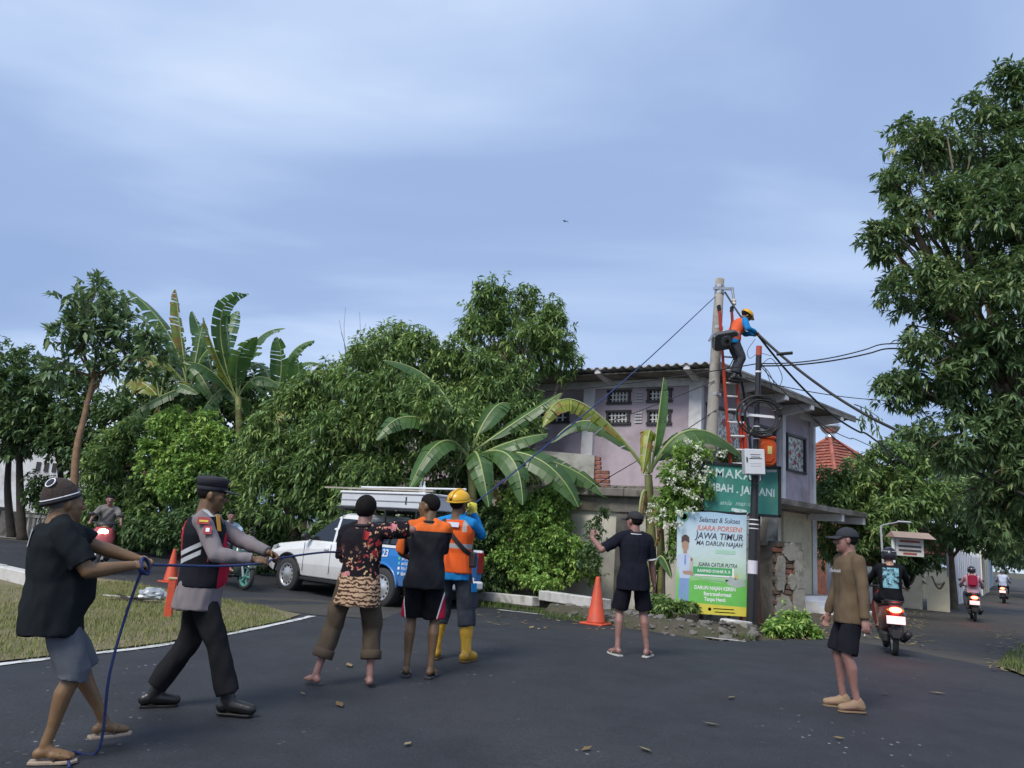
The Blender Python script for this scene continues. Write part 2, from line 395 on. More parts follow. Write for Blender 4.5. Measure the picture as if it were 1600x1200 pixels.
# kerbs: separate cast blocks end to end
def kerb_run(pts, w, h, label, seg=1.15, m=M_KERB, wob=0.02):
    e = empty('kerb', (0, 0, 0)); tag(e, kind='structure')
    pts = [np.array(p[:2], float) for p in pts]
    for a, b in zip(pts[:-1], pts[1:]):
        L = np.linalg.norm(b - a); n = max(1, int(round(L / seg))); d = (b - a) / L
        for i in range(n):
            p = a + d * (L * i / n + 0.012); q = a + d * (L * (i + 1) / n - 0.012)
            j = RNG.uniform(-wob, wob); nrm = np.array([-d[1], d[0]]) * j
            z = float(gz(*((p + q) / 2))) ; z0 = float(gz(*p)); z1 = float(gz(*q))
            mb = MB(); mb.bar((p[0] + nrm[0], p[1] + nrm[1], z0 + h / 2 - 0.06 + j), (q[0] + nrm[0], q[1] + nrm[1], z1 + h / 2 - 0.06 + RNG.uniform(-wob, wob)), w, h + 0.12)
            mb.build('kerb_stone', m, e, bevel=0.014)
    return e
kerb_run([G(172, 852), G(270, 863), G(340, 876), G(410, 889)], 0.3, 0.33, 'far', 1.6)
kerb_run([G(410, 889), G(560, 912), G(740, 938)], 0.22, 0.18, 'mid')
# kerb lifted on rubble, right of the truck
def raised(px0, px1, lift):
    e = empty('kerb', (0, 0, 0)); tag(e, kind='structure')
    a = G(*px0); b = G(*px1); L = np.linalg.norm((b - a)[:2]); n = max(1, int(L / 1.2))
    for i in range(n):
        p = a + (b - a) * (i + 0.012) / n; q = a + (b - a) * (i + 0.988) / n
        MB().bar((p[0], p[1], p[2] + lift + 0.04), (q[0], q[1], q[2] + lift + 0.04 + RNG.uniform(-.02, .02)), 0.24, 0.20).build('kerb_stone', M_KERB, e, bevel=0.015)
raised((735, 939), (838, 952), 0.10)
raised((846, 953), (948, 970), 0.26)
raised((1128, 990), (1172, 996), 0.12)
# left foreground kerb
kerb_run([(-12.6, 15.4), G(0, 903), G(56, 917)], 0.24, 0.22, 'left')

# loose rubble under the raised kerb
def stone_mesh(seed):
    bm = bmesh.new(); bmesh.ops.create_icosphere(bm, subdivisions=1, radius=1.0)
    r = random.Random(seed)
    for v in bm.verts: v.co *= r.uniform(0.65, 1.15); v.co.z *= 0.7
    me = bpy.data.meshes.new('stone'); bm.to_mesh(me); bm.free(); me.materials.append(M_STONE); return me
STONES = [stone_mesh(i) for i in range(6)]
def rubble():
    e = empty('rubble_bank', (0, 0, 0)); tag(e, kind='structure')
    base = MB(); path = smooth_line([G(*p) for p in ((846, 961), (950, 977), (1060, 993), (1130, 998), (1180, 1000))], 6)
    back = [p + np.array([0.28, 0.75, 0.0]) for p in path]
    n = len(path); V = []; 
    for p, q in zip(path, back):
        q = onG(q[0], q[1])
        for t, h in ((0, -.03), (.35, .12), (.7, .2), (1.0, .18), (1.6, 0.0)):
            s = p * (1 - t) + q * t; V.append((s[0], s[1], float(gz(s[0], s[1])) + h + RNG.uniform(-.02, .02)))
    fs = [(i * 5 + j, i * 5 + j + 1, (i + 1) * 5 + j + 1, (i + 1) * 5 + j) for i in range(n - 1) for j in range(4)]
    base.raw(V, fs).build('bank_soil', soil('bank_dirt', (0.085, 0.07, 0.05), (0.04, 0.055, 0.02), 0.5, 2), e)
    for i in range(120):
        k = RNG.uniform(0, n - 1.001); a = int(k); t = k - a; w = RNG.uniform(-0.25, 0.9)
        p = path[a] * (1 - t) + path[a + 1] * t; q = back[a] * (1 - t) + back[a + 1] * t; s = p * (1 - w) + q * w
        h = np.interp(w, [-.25, 0, .35, .7, 1], [0, 0, .12, .2, .18])
        o = link_mesh('stone', RNG.choice(STONES), e); r = (0.03 + 0.09 * RNG.random() ** 2) * (1 if w > 0 else 0.5)
        o.location = (s[0], s[1], float(gz(s[0], s[1])) + h); o.scale = (r * RNG.uniform(.8, 1.5), r, r * RNG.uniform(.6, 1.1))
        o.rotation_euler = (RNG.uniform(-.4, .4), RNG.uniform(-.4, .4), RNG.uniform(0, 6.3))
rubble()

# grass and litter: uncountable
def blades(name, pts, hmin, hmax, w, m, label, cat, lean=0.5):
    n = len(pts); pts = np.asarray(pts); az = NR.uniform(0, 2 * np.pi, n); h = NR.uniform(hmin, hmax, n); ln = NR.uniform(0.1, lean, n) * h
    dx = np.cos(az); dy = np.sin(az); V = np.zeros((n, 5, 3))
    sx = -dy * w; sy = dx * w
    V[:, 0] = pts + np.stack([sx, sy, 0 * h], -1); V[:, 1] = pts - np.stack([sx, sy, 0 * h], -1)
    mid = pts + np.stack([dx * ln * .4, dy * ln * .4, h * .6], -1)
    V[:, 2] = mid - np.stack([sx, sy, 0 * h], -1) * .8; V[:, 3] = mid + np.stack([sx, sy, 0 * h], -1) * .8
    V[:, 4] = pts + np.stack([dx * ln, dy * ln, h], -1)
    me = fast_mesh(name, V.reshape(-1, 3), 5, [(0, 1, 2, 3), (3, 2, 4)], n, m)
    return tag(link_mesh(name, me), label, cat, kind='stuff')
def fast_mesh(name, V, nv, faces, n, m, smooth=False):
    lt = [len(f) for f in faces]; idx = np.concatenate([np.array(f) for f in faces])
    loops = (idx[None, :] + (np.arange(n) * nv)[:, None]).ravel().astype(np.int32)
    tot = np.tile(np.array(lt, np.int32), n); start = np.concatenate([[0], np.cumsum(tot)[:-1]]).astype(np.int32)
    me = bpy.data.meshes.new(name); me.vertices.add(len(V)); me.vertices.foreach_set('co', V.astype(np.float32).ravel())
    me.loops.add(len(loops)); me.loops.foreach_set('vertex_index', loops)
    me.polygons.add(len(tot)); me.polygons.foreach_set('loop_start', start)
    if smooth: me.polygons.foreach_set('use_smooth', np.ones(len(tot), bool))
    me.update(calc_edges=True)
    if m is not None: me.materials.append(m)
    return me
def in_poly(pts, poly):
    x, y = pts[:, 0], pts[:, 1]; r = np.zeros(len(pts), bool); n = len(poly); j = n - 1
    for i in range(n):
        xi, yi = poly[i]; xj, yj = poly[j]
        c = ((yi > y) != (yj > y)) & (x < (xj - xi) * (y - yi) / (yj - yi + 1e-12) + xi); r ^= c; j = i
    return r
def scatter(poly, n, keep=None):
    poly = [(float(a), float(b)) for a, b in poly]; xs = [p[0] for p in poly]; ys = [p[1] for p in poly]
    q = np.stack([NR.uniform(min(xs), max(xs), n), NR.uniform(min(ys), max(ys), n)], -1); q = q[in_poly(q, poly)]
    k = np.array([mnoise.noise(Vector((a * 0.9, b * 0.9, 3.1))) for a, b in q])
    q = q[k + NR.uniform(-.35, .35, len(q)) > (-.12 if keep is None else keep)]
    return np.column_stack([q, gz(q[:, 0], q[:, 1]) + 0.02])
M_DRYGRASS = leafmat('dry_grass', [(0.1, (0.07, 0.11, 0.03)), (0.5, (0.17, 0.19, 0.06)), (0.9, (0.36, 0.32, 0.15))], 0.7, 0.2, 1.0)
M_GRASS = leafmat('green_grass', [(0.1, (0.03, 0.06, 0.015)), (0.5, (0.06, 0.11, 0.025)), (0.9, (0.14, 0.17, 0.05))], 0.6, 0.25, 1.0)
vis_verge = [tuple(G(*p)[:2]) for p in ((-60, 1040), (75, 1032), (172, 1021), (244, 1012), (360, 993), (455, 970), (420, 952), (330, 935), (200, 910), (100, 915), (-60, 930))]
blades('dry_grass', scatter(vis_verge, 42000, -.25), 0.012, 0.065, 0.004, M_DRYGRASS, 'short dry yellow grass covering the verge beside the white edge line', 'grass', 0.9)
strip = [tuple(G(*p)[:2]) for p in ((735, 948), (838, 960), (846, 968), (1000, 984), (1180, 1003), (1180, 999), (1000, 976), (846, 957), (735, 940))]
blades('verge_grass', scatter(strip, 16000, -.2), 0.03, 0.13, 0.005, M_GRASS, 'low green weeds along the kerb between truck and banner', 'grass', 0.8)
bank = [tuple(G(*p)[:2]) for p in ((1556, 1043), (1572, 1022), (1605, 1008), (1640, 1012), (1640, 1062), (1600, 1059))]
blades('bank_grass', scatter(bank, 8000, -.3), 0.03, 0.12, 0.006, M_GRASS, 'patch of green grass at the right edge of the side street', 'grass', 0.8)
def litter():
    n = 1500; pts = []
    while len(pts) < n:
        u = RNG.random()
        if u < 0.45:
            t = RNG.random(); p = np.array([7.2, 15.5]) * (1 - t) + np.array([15, 30]) * t + np.array([RNG.uniform(-.5, 1.2), RNG.uniform(-.4, .4)])
        elif u < 0.75: p = G(RNG.uniform(1180, 1330), RNG.uniform(945, 1000))[:2]
        elif u < 0.9: p = G(RNG.uniform(1540, 1620), RNG.uniform(985, 1050))[:2]
        else: p = G(RNG.uniform(300, 1500), RNG.uniform(960, 1190))[:2] if RNG.random() < 0.12 else G(RNG.uniform(740, 1180), RNG.uniform(955, 985))[:2]
        pts.append(onG(p[0], p[1], 0.012))
    pts = np.array(pts); az = NR.uniform(0, 6.3, n); l = NR.uniform(.03, .085, n); V = np.zeros((n, 4, 3))
    d = np.stack([np.cos(az), np.sin(az), NR.uniform(-.1, .2, n)], -1); s = np.stack([-np.sin(az), np.cos(az), NR.uniform(-.2, .2, n)], -1)
    V[:, 0] = pts - d * l[:, None]; V[:, 1] = pts + s * l[:, None] * .4; V[:, 2] = pts + d * l[:, None]; V[:, 3] = pts - s * l[:, None] * .4
    V[:, :, 2] += 0.008
    m = leafmat('fallen_leaf', [(0.1, (0.08, 0.05, 0.025)), (0.5, (0.2, 0.14, 0.06)), (0.9, (0.33, 0.3, 0.16))], 0.8, 0.05)
    tag(link_mesh('leaf_litter', fast_mesh('leaf_litter', V.reshape(-1, 3), 4, [(0, 1, 2, 3)], n, m)), 'scattered fallen leaves on the side street and kerb edge', 'leaf litter', kind='stuff')
litter()
# ------------------------------------------------------------------ buildings and walls
M_LILAC = mat('lilac_render', (0.43, 0.365, 0.42), 0.9, 0.1, 2.0, 0.2, 30, dirt=(0.24, 0.20, 0.215), dscale=0.7, damt=0.7)
M_WHITEW = mat('white_render', (0.66, 0.66, 0.68), 0.88, 0.08, 2.0, 0.2, 30, dirt=(0.30, 0.29, 0.28), dscale=1.1, damt=0.55)
M_CREAM = mat('cream_render', (0.68, 0.64, 0.56), 0.9, 0.08, 2.0, 0.2, 30, dirt=(0.34, 0.31, 0.25), dscale=1.0, damt=0.45)
M_YELLOW = mat('pale_yellow_render', (0.60, 0.54, 0.38), 0.9, 0.08, 2.0, 0.2, 30, dirt=(0.26, 0.23, 0.15), dscale=1.0, damt=0.5)
M_ROOFS = mat('corrugated_cement', (0.30, 0.29, 0.28), 0.9, 0.2, 1.5, 0.2, 25, dirt=(0.10, 0.10, 0.09), dscale=1.3, damt=0.7)
M_WFRAME = mat('dark_window_frame', (0.030, 0.026, 0.028), 0.5, 0.1, 8, 0)
M_BARW = mat('white_grille', (0.62, 0.62, 0.62), 0.6, 0.06, 8, 0)
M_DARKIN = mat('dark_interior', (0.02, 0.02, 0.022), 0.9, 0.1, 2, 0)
M_GLASS = glassmat('window_glass', (0.05, 0.055, 0.065), 0.08)
M_OLDC = mat('weathered_concrete', (0.20, 0.185, 0.165), 0.95, 0.3, 2.5, 0.7, 14, dirt=(0.055, 0.05, 0.04), dscale=1.4, damt=0.8)
M_BRICK = mat('red_brick', (0.26, 0.10, 0.07), 0.95, 0.3, 9, 0.6, 22, dirt=(0.10, 0.08, 0.06), dscale=5, damt=0.75)
M_TILE = mat('red_roof_tile', (0.34, 0.105, 0.07), 0.85, 0.35, 2.2, 0.3, 25, dirt=(0.12, 0.05, 0.04), dscale=3, damt=0.6)
M_GREENP = mat('green_paint', (0.05, 0.20, 0.15), 0.6, 0.15, 5, 0.1)

def house():
    A = P(1094, 690, 21.0)[:2]; B = P(1268, 720, 25.8)[:2]
    wl = np.array([-0.86, 0.51]); wl /= np.linalg.norm(wl)
    dl = wl; dr = (B - A) / np.linalg.norm(B - A); LR = np.linalg.norm(B - A); LL = 13.0
    z0 = -0.2; ZS = 3.05; ZB = 5.90; ZE = 6.02      # ground, first floor slab, ring beam, eave
    h = empty('house', (A[0], A[1], z0), 0, 'two storey lilac house with corrugated roof and white columns at the street corner', 'house')
    # local frame: origin A; s along left facade, t along right facade
    def W(s, t, z): p = dl * s + dr * t; return (p[0], p[1], z - z0)
    nl = np.array([-dl[1], dl[0]]);  nl = nl if nl[1] < 0 else -nl       # outward normals (towards the camera)
    nr = np.array([-dr[1], dr[0]]);  nr = nr if nr[1] < 0 else -nr
    def onL(s, z, o=0.0): p = dl * s + nl * o; return (p[0], p[1], z - z0)
    def onR(t, z, o=0.0): p = dr * t + nr * o; return (p[0], p[1], z - z0)
    def slab(pts, za, zb, name, m, bevel=0.0):
        return MB().prism([(p[0], p[1]) for p in pts], za - z0, zb - z0).build(name, m, h, bevel=bevel)
    fp = [W(0, 0, 0), W(LL, 0, 0), W(LL, LR, 0), W(0, LR, 0)]
    # upper walls with openings as panels between openings (real reveals)
    def wall_with_holes(fn, length, za, zb, holes, thick, name, m):
        xs = sorted(set([0, length] + [v for q in holes for v in q[:2]])); zs = sorted(set([za, zb] + [v for q in holes for v in q[2:4]]))
        mb = MB()
        for i in range(len(xs) - 1):
            for j in range(len(zs) - 1):
                cx, cz = (xs[i] + xs[i + 1]) / 2, (zs[j] + zs[j + 1]) / 2
                if any(q[0] < cx < q[1] and q[2] < cz < q[3] for q in holes): continue
                a, b = xs[i], xs[i + 1]; c, d = zs[j], zs[j + 1]
                mb.raw([fn(a, c, 0), fn(b, c, 0), fn(b, d, 0), fn(a, d, 0)], [(0, 1, 2, 3)])
        for q in holes:
            a, b, c, d = q[:4]
            for (p0, p1) in (((a, c), (b, c)), ((b, c), (b, d)), ((b, d), (a, d)), ((a, d), (a, c))):
                mb.raw([fn(p0[0], p0[1], 0), fn(p1[0], p1[1], 0), fn(p1[0], p1[1], -thick), fn(p0[0], p0[1], -thick)], [(0, 1, 2, 3)])
        return mb.build(name, m, h, fixn=False)
    def window(fn, q, bars, style='bars'):
        a, b, c, d = q; fr = MB(); f = 0.07
        for (p0, p1) in (((a - f, c), (b + f, c)), ((a - f, d), (b + f, d)), ((a, c), (a, d)), ((b, c), (b, d))):
            fr.bar(fn(p0[0], p0[1], 0.02), fn(p1[0], p1[1], 0.02), 0.07, 0.08, up=(nl[0], nl[1], 0) if fn is onL else (nr[0], nr[1], 0))
        w = fr.build('window', M_WFRAME, h)
        MB().raw([fn(a, c, -.10), fn(b, c, -.10), fn(b, d, -.10), fn(a, d, -.10)], [(0, 1, 2, 3)]).build('pane', M_GLASS, w)
        if style == 'bars':
            for i in range(1, bars):
                x = a + (b - a) * i / bars
                MB().bar(fn(x, c, -.02), fn(x, d, -.02), 0.05, 0.03).build('grille_bar', M_BARW, w)
            for zz in (c + (d - c) * .33, c + (d - c) * .66):
                MB().bar(fn(a, zz, -.015), fn(b, zz, -.015), 0.03, 0.03).build('grille_bar', M_BARW, w)
        else:   # pale panel with small dark flecks and red diamonds
            mp, nt, N, L, bs = nmat('fleck_glass') if 'fleck' not in MATS else (MATS['fleck'], None, None, None, None)
            if 'fleck' not in MATS:
                tc = N.new('ShaderNodeTexCoord').outputs['Object']; n = tnoise(N, L, tc, 9, 4, 0.75)
                r = ramp(N, [(0.46, (0.10, 0.10, 0.10)), (0.52, (0.62, 0.63, 0.62))]); L.new(n, r.inputs[0]); L.new(r.outputs[0], bs.inputs['Base Color']); bs.inputs['Roughness'].default_value = 0.3
                MATS['fleck'] = mp
            MB().raw([fn(a, c, -.03), fn(b, c, -.03), fn(b, d, -.03), fn(a, d, -.03)], [(0, 1, 2, 3)]).build('pane', MATS['fleck'], w)
            mr = mat('red_inlay', (0.32, 0.03, 0.05), 0.4, 0.1, 5, 0)
            for (u, v) in ((.5, .74), (.24, .5), (.76, .5), (.5, .26)):
                x = a + (b - a) * u; z = c + (d - c) * v; r_, s_ = (b - a) * .085, (d - c) * .075
                MB().raw([fn(x - r_, z, -.022), fn(x, z - s_ * 1.3, -.022), fn(x + r_, z, -.022), fn(x, z + s_ * 1.3, -.022)], [(0, 1, 2, 3)]).build('inlay', mr, w)
    # place windows from the photograph by cutting the facade plane
    def sOf(px, py, left=True):
        v = ray(px, py); d, n = (dl, nl) if left else (dr, nr)
        o = CAM[:2] - A; t = -(o @ n) / (v[:2] @ n); p = CAM + v * t; return (p[:2] - A) @ d, p[2]
    def rect(x0, y0, x1, y1, left=True):
        a = sOf(x0, y0, left); b = sOf(x1, y1, left); c = sOf(x0, y1, left); d = sOf(x1, y0, left)
        ss_ = sorted([(a[0] + c[0]) / 2, (b[0] + d[0]) / 2]); zz = sorted([(a[1] + d[1]) / 2, (b[1] + c[1]) / 2]); return (ss_[0], ss_[1], zz[0], zz[1])
    L4 = [rect(952, 611, 984, 630), rect(950, 643, 983, 662), rect(1014, 609, 1048, 627), rect(1014, 642, 1047, 662)]
    L0 = rect(826, 638, 888, 660)
    R1 = rect(1104, 640, 1160, 720, False); R2 = rect(1183, 668, 1210, 735, False); R3 = rect(1229, 682, 1257, 737, False)
    wall_with_holes(onL, LL, ZS, ZB, L4 + [L0], 0.14, 'wall', M_LILAC)
    wall_with_holes(onR, LR, ZS, ZB, [R1, R2, R3], 0.14, 'wall', M_LILAC)
    MB().raw([W(LL, 0, z0), W(LL, LR, z0), W(LL, LR, ZB), W(LL, 0, ZB)], [(0, 1, 2, 3)]).build('wall', M_LILAC, h)
    MB().raw([W(0, LR, z0), W(LL, LR, z0), W(LL, LR, ZB), W(0, LR, ZB)], [(0, 1, 2, 3)]).build('wall', M_LILAC, h)
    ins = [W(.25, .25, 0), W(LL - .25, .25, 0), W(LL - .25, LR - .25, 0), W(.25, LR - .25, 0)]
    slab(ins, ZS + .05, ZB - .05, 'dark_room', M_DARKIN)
    for q in L4: window(onL, q, 6)
    window(onL, L0, 7)
    for q in (R1, R2, R3): window(onR, q, 0, 'fleck')
    # breeze block vents between the windows
    for q in (rect(994, 611, 1004, 630), rect(993, 643, 1003, 662)):
        mb = MB(); a, b, c, d = q
        for i in range(3):
            for j in range(4):
                x = a + (b - a) * (i + .5) / 3; z = c + (d - c) * (j + .5) / 4
                mb.bar(onL(x - .045, z, .012), onL(x + .045, z, .012), 0.05, (d - c) / 4 * .5)
        mb.build('vent_block', M_WHITEW, h)
    # white columns
    def column(fn, s, name='column', w=0.36, za=ZS, zb=ZB):
        MB().bar(fn(s, za + .01, .03), fn(s, zb, .03), w, 0.22, up=(nl[0], nl[1], 0) if fn is onL else (nr[0], nr[1], 0)).build(name, M_WHITEW, h)
    column(onL, 0.12); column(onL, sOf(922, 650)[0]); column(onL, 9.5); column(onR, sOf(1219, 690, False)[0], w=.2); column(onR, LR - .06, w=.16)
    # ring beam, first floor slab edge, ground floor
    out = lambda o: [W(-o, -o, 0), W(LL + o, -o, 0), W(LL + o, LR + o, 0), W(-o, LR + o, 0)]
    slab(out(0.10), ZB, ZB + .22, 'ring_beam', M_WHITEW)
    slab(out(0.16), ZS - .28, ZS, 'floor_slab', M_OLDC)
    slab([W(.02, .02, 0), W(LL, .02, 0), W(LL, LR - .02, 0), W(.02, LR - .02, 0)], z0 + .45, ZS - .28, 'ground_floor_wall', M_CREAM)
    # pale yellow front of the ground floor along the street
    t0 = sOf(1222, 850, False)[0]
    MB().prism([(onR(t0, 0, .05)[0], onR(t0, 0, .05)[1]), (onR(LR, 0, .05)[0], onR(LR, 0, .05)[1]), (onR(LR, 0, -.1)[0], onR(LR, 0, -.1)[1]), (onR(t0, 0, -.1)[0], onR(t0, 0, -.1)[1])], .45, ZS - .28 - z0).build('front_wall', M_YELLOW, h)
    MB().bar(onR(LR - .05, z0 + .45, .09), onR(LR - .05, ZS - .28, .09), .14, .14).build('corner_post', M_WHITEW, h)
    # plinth and steps
    slab([W(-.5, -.3, 0), W(LL, -.3, 0), W(LL, LR + .2, 0), W(-.5, LR + .2, 0)], z0 - .3, z0 + .448, 'plinth', M_CONC)
    for i in range(4):
        a = LR - 1.2 + i * .08
        mb = MB(); mb.prism([(onR(t0 + .3, 0, .3 + i * .34)[0], onR(t0 + .3, 0, .3 + i * .34)[1]), (onR(LR + 1.2, 0, .3 + i * .34)[0], onR(LR + 1.2, 0, .3 + i * .34)[1]), (onR(LR + 1.2, 0, .3 + (i + 1) * .34)[0], onR(LR + 1.2, 0, .3 + (i + 1) * .34)[1]), (onR(t0 + .3, 0, .3 + (i + 1) * .34)[0], onR(t0 + .3, 0, .3 + (i + 1) * .34)[1])], -.1, .44 - i * .13)
        mb.build('step', M_WHITEW, h)
    # street canopy slab between floors on the right facade
    def strip(ta, tb, oa, ob, za, zb, name, m):
        pts = [onR(ta, 0, oa), onR(tb, 0, oa), onR(tb, 0, ob), onR(ta, 0, ob)]
        return slab(pts, za, zb, name, m)
    strip(1.6, LR + 1.5, 0.165, 1.25, ZS - .22, ZS - .06, 'canopy', M_OLDC)
    for t in (LR - .4, LR + 1.3): MB().bar(onR(t, ZS - .34, .1), onR(t, ZS - .34, 1.2), .16, .22).build('canopy_beam', M_WHITEW, h)
    # roof: corrugated sheets on beams, falling to the street side
    o = 1.15
    def corr(s):  return 0.045 * math.sin(s * 2 * math.pi / 0.26)
    rf = MB(); ns = int((LL + 2 * o) / 0.065); V = []
    for i in range(ns + 1):
        s = -o + (LL + 2 * o) * i / ns
        for t in (-o, LR * .4, LR + o):
            V.append(W(s, t, ZE + 0.26 - 0.012 * (t + o) + corr(s)))
    rf.raw(V, [(i * 3 + j, (i + 1) * 3 + j, (i + 1) * 3 + j + 1, i * 3 + j + 1) for i in range(ns) for j in range(2)])
    ro = rf.build('roof', M_ROOFS, h, smooth=True)
    sm = ro.modifiers.new('thickness', 'SOLIDIFY'); sm.thickness = 0.02
    for s in [0.1 + k * 2.6 for k in range(6)]:
        MB().prism([(0, 0), (1.0, 0), (1.0, .30), (0, .14)], -.09, .09, fn=lambda x, y, z, s=s: (onL(s, 0, 1.05 - x)[0] + dl[0] * z, onL(s, 0, 1.05 - x)[1] + dl[1] * z, ZB + .34 - y + .04 - z0)).build('roof_beam', M_WHITEW, h)
    for t in (1.2, 2.9, 4.6, LR - .1):
        zt = ZE + .14 - .012 * (t + o)
        MB().prism([(0, 0), (1.05, 0), (1.05, .34), (0, .2)], -.1, .1, fn=lambda x, y, z, t=t, zt=zt: (onR(t, 0, 1.10 - x)[0] + dr[0] * z, onR(t, 0, 1.10 - x)[1] + dr[1] * z, zt - y - z0)).build('roof_beam', M_WHITEW, h)
    # soffit boards so the eave reads from below
    slab(out(1.0), ZB + .225, ZB + .25, 'soffit', M_OLDC)
    fa = MB(); p0 = onR(-.9, ZE + .16, 1.08); p1 = onR(LR + 1.0, ZE + .08, 1.08); fa.bar(p0, p1, .05, .2); fa.build('fascia', M_OLDC, h)
    return A, B, dl, dr, nl, nr, sOf
HOUSE = house()

def garden_wall():
    """cream boundary wall with a weathered concrete coping in front of the house"""
    a = P(780, 860, 20.2)[:2]; b = P(1072, 860, 17.9)[:2]; c = P(1190, 860, 18.8)[:2]
    w = empty('garden_wall', (b[0], b[1], -0.1), 0, 'cream rendered wall with cracked concrete ledge behind the banana plant', 'wall')
    d = (b - a) / np.linalg.norm(b - a); L = np.linalg.norm(b - a); n = np.array([d[1], -d[0]])
    def Q(s, o, z): p = a + d * s + n * o - b; return (p[0], p[1], z)
    H1 = 2.62
    mb = MB(); mb.prism([Q(0, 0, 0)[:2], Q(L, 0, 0)[:2], Q(L, -.16, 0)[:2], Q(0, -.16, 0)[:2]], -.2, H1); mb.build('wall_face', M_CREAM, w)
    e = (c - b) / np.linalg.norm(c - b); L2 = np.linalg.norm(c - b); m2 = np.array([e[1], -e[0]])
    R = lambda s, o: tuple((e * s + m2 * o)[:2])
    MB().prism([R(0, 0), R(L2, 0), R(L2, -.16), R(0, -.16)], -.2, H1).build('wall_face', M_CREAM, w)
    for s0, s1 in ((0, L * .33), (L * .33, L * .7), (L * .7, L + .3)):
        MB().prism([Q(s0 + .005, .28, 0)[:2], Q(s1 - .005, .28, 0)[:2], Q(s1 - .005, -.5, 0)[:2], Q(s0 + .005, -.5, 0)[:2]], H1, H1 + .2).build('coping', M_OLDC, w, bevel=.02)
    MB().prism([Q(0, .1, 0)[:2], Q(L, .1, 0)[:2], Q(L, .004, 0)[:2], Q(0, .004, 0)[:2]], H1 - .35, H1 - .003).build('ledge_beam', M_OLDC, w)
    for s in (L * .33, L * .68): MB().prism([Q(s - .14, .06, 0)[:2], Q(s + .14, .06, 0)[:2], Q(s + .14, -.1, 0)[:2], Q(s - .14, -.1, 0)[:2]], -.2, H1 - .36).build('pier', M_OLDC, w)
    # broken raw parapet with bricks showing, at the left end on top
    s0, s1 = L * .10, L * .52
    MB().raw([Q(s0, .05, H1 + .2), Q(s1, .05, H1 + .2), Q(s1, .05, H1 + 1.0), Q(s0 + .3, .05, H1 + 1.12), Q(s0, .05, H1 + .9), Q(s0, -.12, H1 + .2), Q(s1, -.12, H1 + .2), Q(s1, -.12, H1 + 1.0), Q(s0 + .3, -.12, H1 + 1.12), Q(s0, -.12, H1 + .9)],
             [(0, 1, 2, 3, 4), (9, 8, 7, 6, 5), (0, 5, 6, 1), (1, 6, 7, 2), (2, 7, 8, 3), (3, 8, 9, 4), (4, 9, 5, 0)]).build('parapet', M_CONC, w)
    for i in range(7):
        for k in range(2):
            l = RNG.uniform(.14, .24) * (1.3 - i * .1)
            p = Q(s1 + .10 + k * .2 - i * .012, -.04, H1 + .26 + i * .11)
            if k and i > 3: continue
            MB().box(p, (.2, .1, .09), math.atan2(d[1], d[0]) + RNG.uniform(-.08, .08)).build('brick', M_BRICK, w, bevel=.008)
    for i in range(26):
        o = link_mesh('stone', RNG.choice(STONES), w); s = RNG.uniform(L * .5, L + .2); o.location = Q(s, RNG.uniform(-.3, .2), H1 + .23); r = RNG.uniform(.03, .085); o.scale = (r, r, r); o.rotation_euler = (0, 0, RNG.uniform(0, 6))
garden_wall()

V3_ = Vector
def brick_pillar():
    c = onG(*P(1216, 900, 16.5)[:2]); p = empty('ruined_pillar', c, 0.35, 'crumbling mossy plastered brick gate pillar beside the black pole', 'pillar')
    # plaster core, brick courses showing at the sides
    core = MB(); core.prism([(-.30, -.26), (.38, -.26), (.38, .26), (-.30, .26)], -.2, 1.7); core.build('core', M_OLDC, p)
    mossy = mat('mossy_brick', (0.15, 0.10, 0.075), 0.95, 0.35, 6, 0.7, 20, dirt=(0.04, 0.042, 0.03), dscale=2.2, damt=0.85)
    pl = mat('peeling_plaster', (0.30, 0.285, 0.25), 0.95, 0.25, 4, 0.7, 16, dirt=(0.055, 0.055, 0.042), dscale=2.0, damt=0.95)
    for k in range(16):
        z = .05 + k * .105
        for i in range(3):
            if z > 1.62 and i == 2 or z > 1.85 and i > 0: continue
            w = .225; off = (k % 2) * .1
            x = -.24 + i * w + off * .5 + RNG.uniform(-.012, .012)
            MB().box((x, -.28 + RNG.uniform(-.02, .015), z), (w * .94, .1, .088), RNG.uniform(-.04, .04)).build('brick', mossy if (i * 5 + k * 3) % 7 else M_BRICK, p, bevel=.01)
        MB().box((.40 + RNG.uniform(-.02, .02), RNG.uniform(-.03, .03), z), (.1, .46, .088), RNG.uniform(-.04, .04)).build('brick', mossy, p, bevel=.01)
    # plaster still clinging in broken sheets
    for q, (x, z, w, h2) in enumerate(((-.12, .32, .42, .62), (.24, .42, .30, .86), (-.22, 1.05, .22, .7), (.26, 1.15, .26, .75), (.02, 1.5, .36, .34), (.05, .9, .16, .3))):
        mb = MB(); n = 34; ring = []; ph = q * 3.7
        for i in range(n):
            a = 2 * math.pi * i / n; r = 1 + .30 * mnoise.noise(V3_((math.cos(a) * 2 + ph, math.sin(a) * 2, q))) + .16 * mnoise.noise(V3_((math.cos(a) * 6 + ph, math.sin(a) * 6, q)))
            ca, sa = math.cos(a), math.sin(a); e = max(abs(ca), abs(sa)) ** .5; ring.append((x + ca / e * w / 2 * r, max(-.05, z + sa / e * h2 / 2 * r)))
        mb.prism(ring, -.352 - .006 * q, -.30, fn=lambda a, b, c: (a, c, b)); mb.build('plaster', pl, p)
    # taller broken stub behind
    st = MB(); st.loft([[Vector((x * s - .2 + k * .03, y * s + .1, z)) for x, y in ((-.15, -.14), (.15, -.14), (.15, .14), (-.15, .14))] for k, (z, s) in enumerate(((1.6, 1), (1.85, .95), (2.1, .8), (2.3, .45)))]); st.build('stub', pl, p)
brick_pillar()

